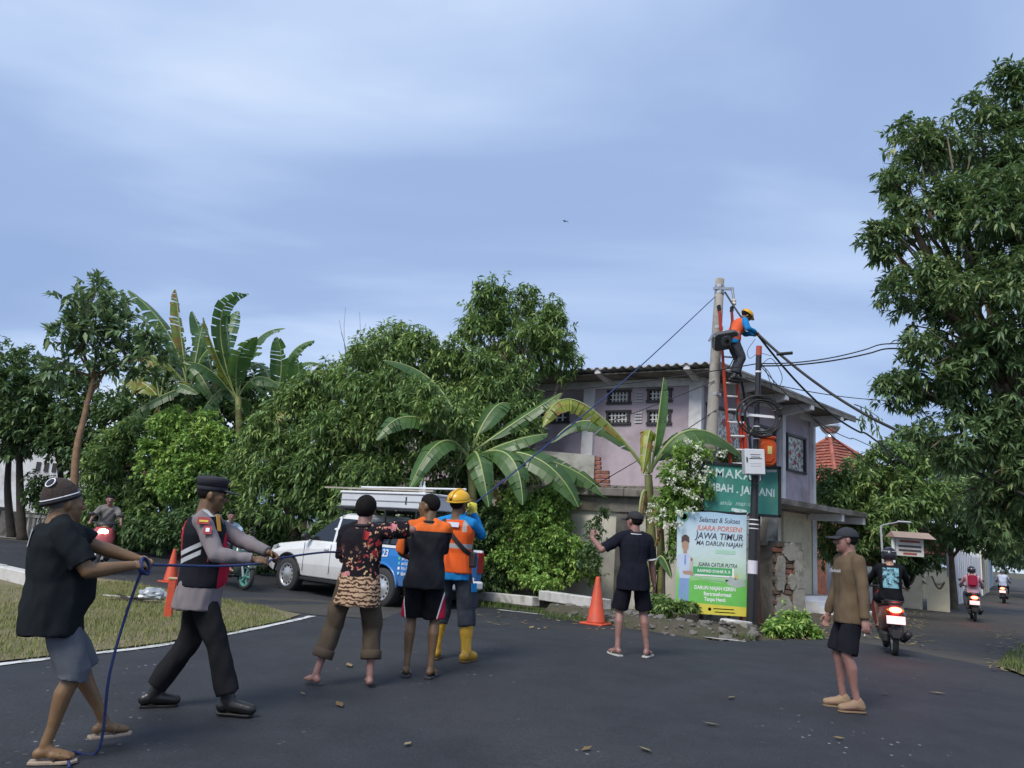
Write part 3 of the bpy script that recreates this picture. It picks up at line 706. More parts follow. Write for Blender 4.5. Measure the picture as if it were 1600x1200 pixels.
def tiled_house():
    c = P(1297, 684, 35.0); c = c - np.array([-math.sin(.45) * 2.2, math.cos(.45) * 2.2, 0])
    h = empty('tiled_house', (c[0], c[1], c[2] - 7.6), 0.45, 'brick red tiled house with a silver dome finial behind the lilac house', 'house')
    zb = 1.42 + (875 - 770) / F * 33 * 1.0
    MB().box((0, 2.2, 2.2), (4.6, 4.6, 4.6)).build('wall', M_BRICK, h)
    # lower roof slope and upper hip roof of overlapping tiles
    def slope(a0, a1, b0, b1, rows, cols, name):
        mb = MB(); a0, a1, b0, b1 = [Vector(v) for v in (a0, a1, b0, b1)]
        nrm = (a1 - a0).cross(b0 - a0).normalized()
        if nrm.z < 0: nrm = -nrm
        for i in range(rows):
            u0, u1 = i / rows, (i + 1.12) / rows
            for j in range(cols):
                v0, v1 = (j + .04) / cols, (j + .96) / cols
                q = [a0.lerp(a1, v0).lerp(b0.lerp(b1, v0), u) if False else a0.lerp(a1, v).lerp(b0.lerp(b1, v), u) for u, v in ((u0, v0), (u0, v1), (min(u1, 1), v1), (min(u1, 1), v0))]
                l = 0.075 + 0.02 * ((i * 7 + j * 3) % 5) / 5
                q = [q[0] + nrm * l, q[1] + nrm * l, q[2] + nrm * .02, q[3] + nrm * .02]
                dn = nrm * 0.05; mb.raw(q + [q[0] - dn, q[1] - dn], [(0, 1, 2, 3), (4, 5, 1, 0)])
        return mb
    tiles = lambda n, *a: tag(slope(*a).build(n, M_TILE, h, fixn=False), kind='stuff')
    z1, z2, z3 = 2.6, 4.7, 7.6
    tiles('roof_tiles', (-3.1, -1.3, z1), (3.1, -1.3, z1), (-2.3, -.1, z2), (2.3, -.1, z2), 12, 24, 'x')
    tiles('roof_tiles', (3.1, -1.3, z1), (3.1, 5.6, z1), (2.3, -.1, z2), (2.3, 4.5, z2), 12, 24, 'x')
    MB().box((0, 2.2, 4.95), (4.9, 4.9, .34)).build('green_fascia', M_GREENP, h)
    ap = (0, 2.2, z3)
    for (a, b) in (((-2.7, -.5), (2.7, -.5)), ((2.7, -.5), (2.7, 4.9)), ((-2.7, 4.9), (-2.7, -.5)), ((2.7, 4.9), (-2.7, 4.9))):
        tiles('roof_tiles', (*a, 5.1), (*b, 5.1), ap, ap, 16, 18, 'x')
        MB().tube([(*a, 5.14), (ap[0], ap[1], z3 + .03)], .09, 6).build('hip_ridge', M_TILE, h)
    fin = MB(); fin.lathe([(.22, 0), (.22, .12), (.16, .16), (.34, .34), (.46, .52), (.46, .62), (.34, .78), (.12, .92), (.02, 1.0)], (0, 2.2, z3 - .05), 18)
    fin.build('finial', mat('silver_metal', (0.62, 0.62, 0.64), 0.25, 0.05, 5, 0, metal=0.9), h, smooth=True)
tiled_house()

def street_walls():
    # cream gate wing with a scooped top
    def scoop(px, py, d, wpx, label, mirror=False, low=0.35, hh=1.55):
        c = P(px, py, d); z = float(gz(c[0], c[1])); w = wpx / F * d
        o = empty('gate_wing', (c[0], c[1], z), math.radians(-32), label, 'gate')
        n = 18; poly = [(-w / 2, -.1), (w / 2, -.1)]; top = []
        for i in range(n + 1):
            t = i / n; x = -w / 2 + w * t
            sc = hh - low * math.sin(math.pi * min(max((t - .25) / .66, 0), 1)) ** .7 + .1 * max(0, t - .5)
            top.append((x, sc))
        poly += top[::-1]
        MB().prism(poly, -.14, .14, fn=lambda x, y, z: ((-x if mirror else x), z, y)).build('wing_wall', mat('gate_cream', (0.66, 0.60, 0.44), 0.85, 0.08, 2, 0.2, 30, dirt=(0.4, 0.35, 0.24), dscale=1.5, damt=0.5), o)
        rim = [((-x if mirror else x), 0, y + .02) for x, y in top if -w / 2 + w * .2 < x < -w / 2 + w * .86]
        MB().tube(rim, .05, 8).build('rim', mat('brown_trim', (0.13, 0.09, 0.06), 0.8), o, smooth=True)
    scoop(1466, 935, 29.0, 30, 'cream garden gate wing with scooped brown rim, right of the dark gate opening', False, .45, 1.2)
    scoop(1424, 940, 29.5, 30, 'cream garden gate wing left of the dark gate opening, behind the red scooter', True, .4, 1.2)
    # white fence wall running down the street
    def run(p0, p1, h, name, label, m, gap=2.4, cat='wall', panels=True):
        p0 = np.array(p0); p1 = np.array(p1); L = np.linalg.norm(p1 - p0); d = (p1 - p0) / L; rz = math.atan2(d[1], d[0])
        o = empty(name, (p0[0], p0[1], float(gz(*p0))), rz, label, cat)
        n = int(L / gap)
        for i in range(n):
            MB().box(((i + .5) * gap, 0, h / 2 - .1), (gap - .16, .12, h + .2)).build('panel', m, o)
            MB().box((i * gap, 0, h / 2), (.2, .2, h + .34)).build('post', m, o, bevel=.02)
    run((12.6, 30.0), (15.3, 31.4), 1.4, 'boundary_wall', 'low white wall behind the small street sign', M_WHITEW)
    mw = mat('white_fence', (0.60, 0.62, 0.66), 0.7, 0.08, 2, 0.1, dirt=(0.35, 0.36, 0.36), dscale=.8, damt=.5)
    run((18.9, 33.0), (30, 49.0), 2.3, 'white_fence', 'long pale panel fence lining the left of the side street', mw, 1.1, 'fence')
    run((30.3, 49.5), (37.0, 59.5), 2.9, 'roadside_wall', 'tall cream wall beyond the white fence down the side street', M_CREAM, 3.0)
    run((38, 61.5), (54, 86.0), 3.4, 'far_wall', 'distant pale blue wall at the end of the side street', mat('blue_wall', (0.42, 0.50, 0.60), 0.8), 3.4)
    run((25, 28), (60, 75), 2.0, 'far_right_wall', 'grey wall under the trees along the right side of the street', M_CONC, 3.0)
street_walls()

def left_buildings():
    c = P(45, 740, 34); o = empty('white_house', (c[0] - 3, c[1] + 2, 0.2), 0.15, 'white gabled house with small dark vents behind trees at the left edge', 'house')
    MB().raw([(-5, 0, 0), (5, 0, 0), (5, 0, 3.2), (0, 0, 5.2), (-5, 0, 3.2), (-5, 7, 0), (5, 7, 0), (5, 7, 3.2), (0, 7, 5.2), (-5, 7, 3.2)],
             [(0, 1, 2, 3, 4), (9, 8, 7, 6, 5), (0, 4, 9, 5), (1, 6, 7, 2), (2, 7, 8, 3), (3, 8, 9, 4)]).build('wall', M_WHITEW, o)
    for s in (-1, 1): MB().raw([(s * 5.5, -.5, 3.0), (0, -.5, 5.32), (0, 7.5, 5.32), (s * 5.5, 7.5, 3.0)], [(0, 1, 2, 3)]).build('roof', M_TILE, o)
    for x in (2.0, 2.35, 2.7, 3.9, 4.25): MB().box((x, -.02, 2.9 - (.35 if x > 3 else 0)), (.18, .06, .42)).build('vent', M_WFRAME, o)
    MB().box((-1.8, -.03, 1.1), (1.1, .08, 2.2)).build('door', mat('brown_door', (.12, .06, .03), .6), o)
    c = P(20, 815, 28); w = empty('dark_wall', (c[0] - 8, c[1] + 2.4, 0.15), -0.28, 'dark weathered low concrete wall by the driveway at far left', 'wall')
    MB().box((5, 0, .45), (11, .2, .95)).build('wall_face', M_OLDC, w)
    for k in range(5): MB().box((k * 2.6 - .2, -.03, .5), (.26, .28, 1.1)).build('pier', M_OLDC, w, bevel=.02)
    # balustrade of moulded concrete slats between posts
    a = P(38, 816, 27.0); b = P(98, 822, 26.3); z = float(gz(a[0], a[1])); L = np.linalg.norm((b - a)[:2]); rz = math.atan2(b[1] - a[1], b[0] - a[0])
    f = empty('balustrade', (a[0], a[1], z), rz, 'short pale concrete balustrade with upright slats beside the driveway', 'balustrade')
    H = .78
    for x in (0, L): MB().box((x, 0, H / 2 + .05), (.17, .17, H + .22)).build('post', M_CREAM, f, bevel=.015)
    MB().box((L / 2, 0, H), (L - .2, .14, .1)).build('top_rail', M_CREAM, f); MB().box((L / 2, 0, .06), (L - .2, .14, .12)).build('bottom_rail', M_CREAM, f)
    for i in range(7): MB().box((.24 + i * (L - .36) / 6.6, 0, H / 2), (.11, .09, H - .14)).build('slat', M_CREAM, f, bevel=.02)
    # parked red motorcycle is only a glimpse; a red and white oil drum shape stands by the door
left_buildings()
# ------------------------------------------------------------------ vegetation
M_BARK = mat('grey_bark', (0.16, 0.125, 0.09), 0.95, 0.3, 4, 0.8, 14, dirt=(0.07, 0.06, 0.045), dscale=3, damt=0.6)
M_BARKD = mat('dark_bark', (0.05, 0.042, 0.035), 0.95, 0.3, 4, 0.7, 14)
M_BARKB = mat('brown_bark', (0.22, 0.13, 0.075), 0.9, 0.25, 5, 0.6, 14)
M_MANGO = leafmat('mango_leaf', [(0.12, (0.065, 0.107, 0.046)), (0.45, (0.115, 0.200, 0.074)), (0.72, (0.224, 0.333, 0.108)), (0.92, (0.478, 0.563, 0.186))], 0.42, 0.22, 0.5)
M_DARKL = leafmat('dark_leaf', [(0.12, (0.045, 0.087, 0.041)), (0.5, (0.088, 0.158, 0.067)), (0.9, (0.193, 0.269, 0.101))], 0.45, 0.18, 0.5)
M_BRIGHT = leafmat('bright_leaf', [(0.12, (0.095, 0.179, 0.050)), (0.5, (0.193, 0.347, 0.085)), (0.9, (0.478, 0.600, 0.169))], 0.45, 0.28, 0.6)
M_BROAD = leafmat('broad_leaf', [(0.12, (0.070, 0.123, 0.067)), (0.5, (0.128, 0.210, 0.108)), (0.9, (0.303, 0.384, 0.186))], 0.4, 0.2, 0.5)
M_RIGHT = leafmat('street_tree_leaf', [(0.12, (0.052, 0.092, 0.046)), (0.5, (0.095, 0.167, 0.074)), (0.78, (0.176, 0.255, 0.108)), (0.95, (0.417, 0.409, 0.169))], 0.42, 0.2, 0.45)
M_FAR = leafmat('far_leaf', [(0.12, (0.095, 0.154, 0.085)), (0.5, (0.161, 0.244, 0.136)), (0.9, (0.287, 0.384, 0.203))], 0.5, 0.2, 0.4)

def unit(v): return v / (np.linalg.norm(v, axis=-1, keepdims=True) + 1e-9)
def leaf_geo(c, t, nl, ll, lw, droop, spread, rng):
    """c (k,3) cluster centres, t (k,3) twig directions -> leaf vertices"""
    k = len(c); n = k * nl
    C = np.repeat(c, nl, 0); T = np.repeat(t, nl, 0)
    a = unit(np.cross(T, rng.normal(size=(n, 3)))); ang = rng.uniform(spread[0], spread[1], n)[:, None]
    D = T * np.cos(ang) + a * np.sin(ang); D[:, 2] -= rng.uniform(0.3, 1.0, n) * droop; D = unit(D)
    C = C + T * rng.uniform(-.5, .35, n)[:, None] * ll + rng.normal(size=(n, 3)) * ll * .08
    S = np.cross(D, np.array([0, 0, 1.0])) + rng.normal(size=(n, 3)) * 0.35; S = unit(S - D * np.sum(S * D, -1, keepdims=True)); U = np.cross(S, D)
    l = (ll * rng.uniform(.65, 1.2, n))[:, None]; w = (lw * rng.uniform(.75, 1.2, n))[:, None]
    V = np.zeros((n, 6, 3))
    V[:, 0] = C
    mid = C + D * l * .45
    V[:, 1] = mid + S * w * .5 + U * w * .22; V[:, 2] = mid - U * w * .02; V[:, 3] = mid - S * w * .5 + U * w * .22
    V[:, 4] = C + D * l * .98 - np.array([0, 0, 1.0]) * l * .16
    V[:, 5] = C + D * l * .05
    return V[:, :5]
LFACES = [(0, 1, 2), (0, 2, 3), (1, 4, 2), (2, 4, 3)]
def lobe(px, py, d, rx, ry=None, rd=0.9):
    c = P(px, py, d); k = d / F; ry = ry or rx
    return (c, np.array([rx * k, rx * k * rd, ry * k]))
def clusters(lobes, n, rng, inner=0.45, lump=0.3):
    big = []
    for c, r in lobes:
        big.append((c, r * .80))
        for k in range(7):
            d = unit(rng.normal(size=3) + np.array([0, -.25, .15])); big.append((c + d * r * rng.uniform(.62, .86), r * rng.uniform(.30, .46)))
    lobes = big
    ar = np.array([(r[0] * r[1] + r[0] * r[2] + r[1] * r[2]) for c, r in lobes]); cnt = (n * ar / ar.sum()).astype(int) + 1
    Cs, Ts = [], []
    for (c, r), m in zip(lobes, cnt):
        d = unit(rng.normal(size=(m, 3)))
        s = rng.uniform(0, 60, 3)
        nz = np.array([mnoise.noise(Vector(q * 1.9 + s)) + .5 * mnoise.noise(Vector(q * 4.5 + s)) for q in d])
        rad = (inner + (1 - inner) * rng.uniform(0, 1, m) ** 0.55) * (1 + lump * nz); rad = np.where(rng.random(m) < .05, rad * rng.uniform(1.15, 1.5, m), rad)
        p = c + d * r * rad[:, None]; keep = p[:, 2] > 0.05
        Cs.append(p[keep]); t = d + rng.normal(size=(m, 3)) * .45; t[:, 2] += .35; Ts.append(unit(t)[keep])
    return np.concatenate(Cs), np.concatenate(Ts)
def limb(mb, a, b, r0, r1, rng, sag=0.12, n=5, sides=6):
    a = np.array(a, float); b = np.array(b, float); L = np.linalg.norm(b - a); off = rng.normal(size=3) * L * sag * .6; off[2] = abs(off[2])
    pts = [a + (b - a) * t + off * math.sin(math.pi * t) for t in np.linspace(0, 1, n)]
    mb.tube(pts, [r0 + (r1 - r0) * t for t in np.linspace(0, 1, n)], sides); return pts
def tree(name, label, base, fork, lobes, n, nl, ll, lw, m, bark, r0=0.12, droop=0.6, spread=(0.7, 1.5), seed=1, inner=0.4, cat='tree', group=None, trunk_pts=None, lump=0.3, twigs=3, extra=None):
    rng = np.random.default_rng(seed); base = np.array(base, float)
    o = empty(name, base, 0, label, cat, group)
    tk = MB(); fork = np.array(fork, float)
    pts = [np.array(p) for p in (trunk_pts or [base - [0, 0, .1], base * .5 + fork * .5 + rng.normal(size=3) * .08, fork])]
    sm = smooth_line([p - base for p in pts], 5); tk.tube(sm, [r0 * (1 - .55 * i / len(sm)) * (1.35 if i == 0 else 1) for i in range(len(sm))], 9)
    for c, r in lobes:
        q = limb(tk, sm[-1] if rng.random() < .7 else sm[int(len(sm) * .75)], c - base, r0 * .42, r0 * .12, rng)
        for k in range(twigs):
            d = unit(rng.normal(size=3) + [0, 0, .3]); limb(tk, q[2 + k % 3], c - base + d * r * .92, r0 * .14, r0 * .03, rng, .1, 4, 5)
    tk.build('trunk', bark, o, smooth=True, fixn=False)
    C, T = clusters(lobes, n, rng, inner, lump)
    V = leaf_geo(C - base, T, nl, ll, lw, droop, spread, rng)
    me = fast_mesh('crown', V.reshape(-1, 3), 5, LFACES, len(V), m)
    link_mesh('crown', me, o)
    if extra: extra(o, C - base, T, rng)
    return o
def gp(px, d):      # ground point below a photograph column at distance d
    p = P(px, 900, d); return onG(p[0], p[1])

# --- left edge: slender tree with grey branches
bt = gp(108, 21.5)
tree('slender_tree', 'slender tall tree with brown trunk and upright glossy leaves at far left', bt, P(146, 590, 22),
     [lobe(145, 470, 22, 52, 48), lobe(105, 520, 21.6, 34, 34), lobe(190, 520, 22.4, 44, 46), lobe(150, 545, 22, 56, 40), lobe(228, 560, 22.3, 46, 44), lobe(90, 575, 21.6, 34, 30)],
     230, 10, .34, .125, M_BROAD, M_BARKB, .12, .15, (.4, 1.25), 3, .25, trunk_pts=[bt - [0, 0, .1], P(118, 720, 21.6), P(132, 650, 21.8), P(146, 590, 22)], lump=.35)
b = gp(25, 26.5)
tree('bushy_tree', 'dense dark tree overhanging the driveway at the left edge', b, P(30, 690, 26.5),
     [lobe(30, 610, 26.5, 90, 75), lobe(-60, 620, 26.5, 80, 90), lobe(105, 640, 26, 70, 70), lobe(10, 680, 26, 70, 50), lobe(110, 700, 25.6, 60, 40), lobe(185, 670, 25.6, 60, 60)],
     1900, 9, .25, .105, M_DARKL, M_BARKD, .16, .5, (.6, 1.5), 4, .35)
for i, (px, d, h, seed, lb) in enumerate(((8, 27.5, 640, 5, 'dark bare trunk with small crown at the very left edge'), (82, 27, 640, 6, 'dark forked trunk with thin crown behind the balustrade'))):
    q = gp(px, d); tree('understorey_tree', lb, q, P(px + 8, 690, d), [lobe(px + 5, h + 20, d, 46, 40), lobe(px + 35, h + 50, d, 40, 35)], 260, 10, .22, .09, M_DARKL, M_BARKD, .15, .4, seed=seed)
q = gp(45, 26.8); tree('low_shrub', 'low dark shrub beside the balustrade under the left trees', q, q + [0, 0, .6], [lobe(62, 770, 26.6, 30, 32), lobe(85, 790, 26.3, 24, 22)], 240, 9, .17, .07, M_DARKL, M_BARKD, .04, .3, seed=61, cat='shrub')
# --- hedge of mixed trees along the far kerb
def hedge(name, label, px, d, lobes, n, m, ll, lw, seed, droop=.45, nl=10, cat='tree', r0=.1, bark=None, spread=(.6, 1.5), inner=.35, lump=.3, group=None):
    q = gp(px, d); top = lobes[0][0]; fork = np.array([q[0] * .6 + top[0] * .4, q[1], q[2] + (top[2] - q[2]) * .45])
    return tree(name, label, q, fork, lobes, n, nl, ll, lw, m, bark or M_BARKD, r0, droop, spread, seed, inner, cat, group, lump=lump)
hedge('leafy_shrub', 'tall mid green shrub left of the round bright bush', 215, 24.5, [lobe(205, 740, 24.5, 62, 70), lobe(170, 800, 24.3, 40, 50), lobe(250, 800, 24, 60, 48), lobe(215, 690, 24.6, 50, 46)], 1500, M_MANGO, .20, .075, 21, cat='shrub')
hedge('round_bush', 'rounded light green small leaved bush below the banana clump', 290, 22.8, [lobe(290, 690, 22.8, 58, 50), lobe(245, 720, 22.8, 36, 42), lobe(335, 700, 22.8, 38, 46), lobe(300, 750, 22.8, 66, 52)], 1900, M_BRIGHT, .15, .075, 22, .3, cat='shrub', lump=.22)
hedge('dark_shrub', 'dark leafy shrub behind the policeman at the low white kerb', 330, 22.6, [lobe(330, 810, 22.4, 74, 44), lobe(250, 835, 22.8, 50, 26), lobe(395, 830, 22, 60, 50), lobe(360, 760, 23, 60, 46)], 1700, M_DARKL, .20, .085, 23, cat='shrub')
hedge('mango_tree', 'spreading mango tree with hanging leaves above the white truck cab', 455, 21.2, [lobe(450, 660, 21.2, 66, 58), lobe(405, 720, 21.4, 50, 56), lobe(500, 710, 20.8, 66, 62), lobe(440, 780, 21, 70, 60), lobe(530, 780, 20.6, 60, 50), lobe(480, 620, 21.5, 50, 36)], 2500, M_MANGO, .22, .058, 24, .75, 10, r0=.14, bark=M_BARK)
hedge('mango_tree', 'mango tree with feathery top left of the tallest tree', 610, 20.8, [lobe(610, 545, 20.8, 66, 52), lobe(560, 590, 20.6, 56, 52), lobe(660, 560, 20.8, 40, 46), lobe(600, 640, 20.2, 80, 62), lobe(540, 680, 20.2, 66, 60), lobe(640, 700, 20.4, 60, 60), lobe(580, 750, 20, 60, 44)], 3000, M_MANGO, .21, .053, 25, .75, 10, r0=.16, bark=M_BARK)
hedge('tall_mango_tree', 'tallest mango tree with rounded crown rising beside the house roof', 815, 21.6, [lobe(795, 482, 21.6, 62, 46), lobe(860, 515, 21.6, 42, 50), lobe(755, 520, 21.4, 44, 40), lobe(820, 545, 21.4, 66, 42), lobe(700, 570, 21, 44, 46), lobe(745, 590, 20.8, 56, 46), lobe(800, 610, 20.8, 60, 46), lobe(720, 650, 20.4, 66, 46), lobe(790, 665, 20.3, 56, 40), lobe(735, 715, 20.2, 66, 50), lobe(800, 725, 20.0, 46, 46), lobe(880, 560, 21.6, 30, 34)], 3300, M_MANGO, .22, .055, 26, .8, 10, r0=.17, bark=M_BARK, lump=.35)
hedge('hedge_shrub', 'dark shrub mass directly behind the truck bed', 620, 20.6, [lobe(600, 830, 20.4, 90, 54), lobe(700, 800, 20.2, 70, 60), lobe(520, 850, 20.6, 60, 40), lobe(690, 870, 19.8, 70, 40)], 1300, M_DARKL, .2, .085, 27, cat='shrub')
hedge('hedge_shrub', 'bright small leaved shrub left of the traffic cone', 850, 18.6, [lobe(850, 850, 18.5, 54, 56), lobe(800, 820, 18.7, 44, 60), lobe(895, 880, 18.2, 44, 40), lobe(840, 900, 18.0, 56, 22), lobe(790, 880, 18.4, 40, 34), lobe(860, 790, 18.8, 46, 36)], 2500, M_BRIGHT, .105, .055, 28, .3, cat='shrub', lump=.25, nl=9)
hedge('hedge_shrub', 'dark green shrub at the foot of the large banana plant', 760, 19.2, [lobe(750, 850, 19, 50, 50), lobe(770, 900, 18.6, 40, 26), lobe(725, 800, 19.4, 46, 46)], 1100, M_DARKL, .15, .07, 29, cat='shrub')
hedge('climbing_shrub', 'thin dark leafy sprig against the cream wall beside the pointing man', 932, 17.6, [lobe(932, 830, 17.6, 16, 22, 1), lobe(920, 870, 17.4, 22, 30, 1), lobe(940, 805, 17.6, 12, 14, 1)], 130, M_DARKL, .10, .05, 30, .2, 8, cat='shrub', r0=.02)
hedge('low_shrub', 'low green weeds under the banner bush', 1030, 15.4, [lobe(1030, 945, 15.4, 36, 16), lobe(1075, 950, 15.3, 20, 9)], 330, M_MANGO, .11, .045, 31, .2, 8, cat='shrub', r0=.015)
hedge('low_shrub', 'leafy green weeds at the foot of the crumbling pillar', 1235, 14.4, [lobe(1235, 975, 14.4, 32, 22), lobe(1215, 985, 14.2, 24, 14), lobe(1262, 985, 14.3, 18, 12)], 300, M_BRIGHT, .13, .055, 32, .2, 8, cat='shrub', r0=.015)

hedge('hedge_shrub', 'low dark shrubs behind the front half of the truck', 470, 22.0, [lobe(440, 850, 22, 50, 40), lobe(490, 870, 21.6, 50, 34), lobe(550, 880, 21.2, 50, 34), lobe(400, 860, 22.2, 40, 30)], 1400, M_DARKL, .18, .075, 34, cat='shrub')
hedge('hedge_shrub', 'shrubs filling the space between truck tail and large banana plant', 700, 18.9, [lobe(690, 850, 19.4, 44, 50), lobe(735, 870, 18.4, 36, 44), lobe(765, 830, 18.7, 36, 46), lobe(720, 905, 18.4, 46, 20), lobe(660, 800, 19.6, 40, 46)], 1500, M_DARKL, .15, .065, 35, cat='shrub')
hedge('hedge_shrub', 'dark shrub below the slender tree left of the low white kerb', 170, 25, [lobe(165, 830, 25, 44, 30), lobe(215, 845, 24.4, 44, 26), lobe(130, 790, 25.4, 30, 40), lobe(190, 790, 25, 50, 40)], 900, M_DARKL, .18, .075, 36, cat='shrub')
hedge('mango_sprig', 'young mango shoot with hanging leaves in front of the large banana plant', 705, 18.0, [lobe(690, 640, 18.0, 36, 26), lobe(655, 610, 18.2, 30, 22), lobe(720, 665, 18.1, 26, 20)], 240, M_MANGO, .2, .048, 38, .8, 11, cat='shrub', r0=.03)
hedge('background_tree', 'dark tree filling the space behind the tall banana clump', 330, 28.5, [lobe(320, 600, 28.5, 90, 50), lobe(230, 620, 28.5, 60, 50), lobe(420, 620, 28.5, 80, 46), lobe(330, 660, 28, 120, 50), lobe(490, 640, 27.5, 60, 44)], 1400, M_DARKL, .28, .11, 37)
# --- big street tree at the right edge
bR = onG(10.4, 13.6)
tree('street_tree', 'huge leafy tree filling the right edge above the side street', bR, np.array([9.9, 13.8, 3.3]),
     [lobe(1540, 230, 13.6, 110, 70), lobe(1430, 220, 13.4, 54, 60), lobe(1450, 330, 13.2, 74, 70), lobe(1560, 340, 12.8, 120, 90), lobe(1380, 375, 13.2, 44, 36), lobe(1420, 450, 13.2, 64, 66),
      lobe(1540, 470, 12.6, 110, 90), lobe(1640, 400, 13, 120, 160), lobe(1460, 570, 13, 78, 66), lobe(1570, 600, 12.8, 100, 90), lobe(1410, 610, 13.4, 44, 44), lobe(1500, 680, 13, 84, 60), lobe(1600, 720, 13, 90, 60), lobe(1580, 150, 13.4, 50, 56), lobe(1670, 250, 13.6, 90, 120), lobe(1550, 780, 13.4, 60, 50), lobe(1620, 820, 13.4, 60, 60), lobe(1400, 280, 13.3, 36, 36)],
     5000, 12, .175, .052, M_RIGHT, M_BARK, .30, .6, (.6, 1.4), 41, .3, lump=.42, twigs=4)
def back_tree(name, label, px, d, lobes, n, seed, m=M_RIGHT, ll=.26, lw=.08):
    return hedge(name, label, px, d, lobes, n, m, ll, lw, seed, .6, 11, r0=.16, bark=M_BARK)
back_tree('roadside_tree', 'mango tree behind the small street sign and lilac house', 1385, 27.5, [lobe(1390, 730, 27.5, 66, 44), lobe(1330, 760, 27.5, 50, 50), lobe(1430, 770, 27, 66, 60), lobe(1310, 820, 27, 50, 60), lobe(1380, 820, 26.5, 70, 50), lobe(1300, 770, 27.4, 36, 40), lobe(1320, 860, 27.2, 40, 36)], 2000, 42, M_MANGO)
back_tree('roadside_tree', 'leafy tree overhanging the white fence on the side street', 1490, 31, [lobe(1500, 740, 30, 74, 54), lobe(1470, 810, 29, 70, 50), lobe(1560, 770, 30, 70, 60), lobe(1530, 830, 29, 66, 44), lobe(1600, 820, 30, 60, 44), lobe(1440, 700, 30, 50, 40)], 2000, 43)
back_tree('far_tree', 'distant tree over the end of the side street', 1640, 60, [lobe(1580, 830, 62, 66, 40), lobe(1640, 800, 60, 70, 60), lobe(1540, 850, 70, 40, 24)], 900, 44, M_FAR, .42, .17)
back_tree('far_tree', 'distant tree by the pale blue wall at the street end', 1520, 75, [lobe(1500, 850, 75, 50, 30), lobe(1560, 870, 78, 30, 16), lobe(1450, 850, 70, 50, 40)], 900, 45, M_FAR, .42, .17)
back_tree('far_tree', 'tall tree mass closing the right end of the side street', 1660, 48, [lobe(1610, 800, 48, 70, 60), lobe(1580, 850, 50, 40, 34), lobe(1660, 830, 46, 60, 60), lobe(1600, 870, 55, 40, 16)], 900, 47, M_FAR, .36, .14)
back_tree('far_tree', 'tree in the garden behind the cream gate wings', 1405, 34, [lobe(1410, 870, 34, 60, 36), lobe(1360, 880, 33, 40, 30)], 700, 46, M_DARKL, .26, .09)

# drooping twig with leaves caught on the cable
# --- bananas
M_RIB = mat('banana_rib', (0.30, 0.36, 0.14), 0.5, 0.1, 5, 0)
M_STEM = mat('banana_stem', (0.16, 0.17, 0.06), 0.7, 0.3, 3, 0.3, 12, dirt=(0.10, 0.06, 0.03), dscale=2.5, damt=0.8)
def bananamat(name, a, b, dry=None, trans=.3):
    m, nt, N, L, bs = nmat(name); tc = N.new('ShaderNodeTexCoord').outputs['Object']; g = N.new('ShaderNodeNewGeometry')
    n = tnoise(N, L, tc, 1.6, 4); v = mth(N, L, 'ADD', mth(N, L, 'MULTIPLY', g.outputs['Random Per Island'], .3), mth(N, L, 'MULTIPLY', n, .75))
    r = ramp(N, [(0.25, a), (0.8, b)]); L.new(v, r.inputs[0]); c = r.outputs[0]
    if dry: c = mixc(N, L, step(N, L, tnoise(N, L, tc, 4.5, 5, .65), .5, .6), c, dry)
    L.new(c, bs.inputs['Base Color']); bs.inputs['Roughness'].default_value = .38
    t = N.new('ShaderNodeBsdfTranslucent'); L.new(mixc(N, L, .6, c, (0.10, 0.2, 0.02), 'ADD'), t.inputs[0])
    mx = N.new('ShaderNodeMixShader'); mx.inputs[0].default_value = trans; L.new(bs.outputs[0], mx.inputs[1]); L.new(t.outputs[0], mx.inputs[2]); L.new(mx.outputs[0], N['Material Output'].inputs[0])
    return m
M_BAN = bananamat('banana_leaf', (0.038, 0.088, 0.028), (0.085, 0.17, 0.05))
M_BANY = bananamat('yellow_banana_leaf', (0.12, 0.19, 0.03), (0.33, 0.34, 0.05), (0.28, 0.15, 0.04))
M_BAND = bananamat('dry_banana_leaf', (0.16, 0.09, 0.04), (0.30, 0.19, 0.08), None, .1)
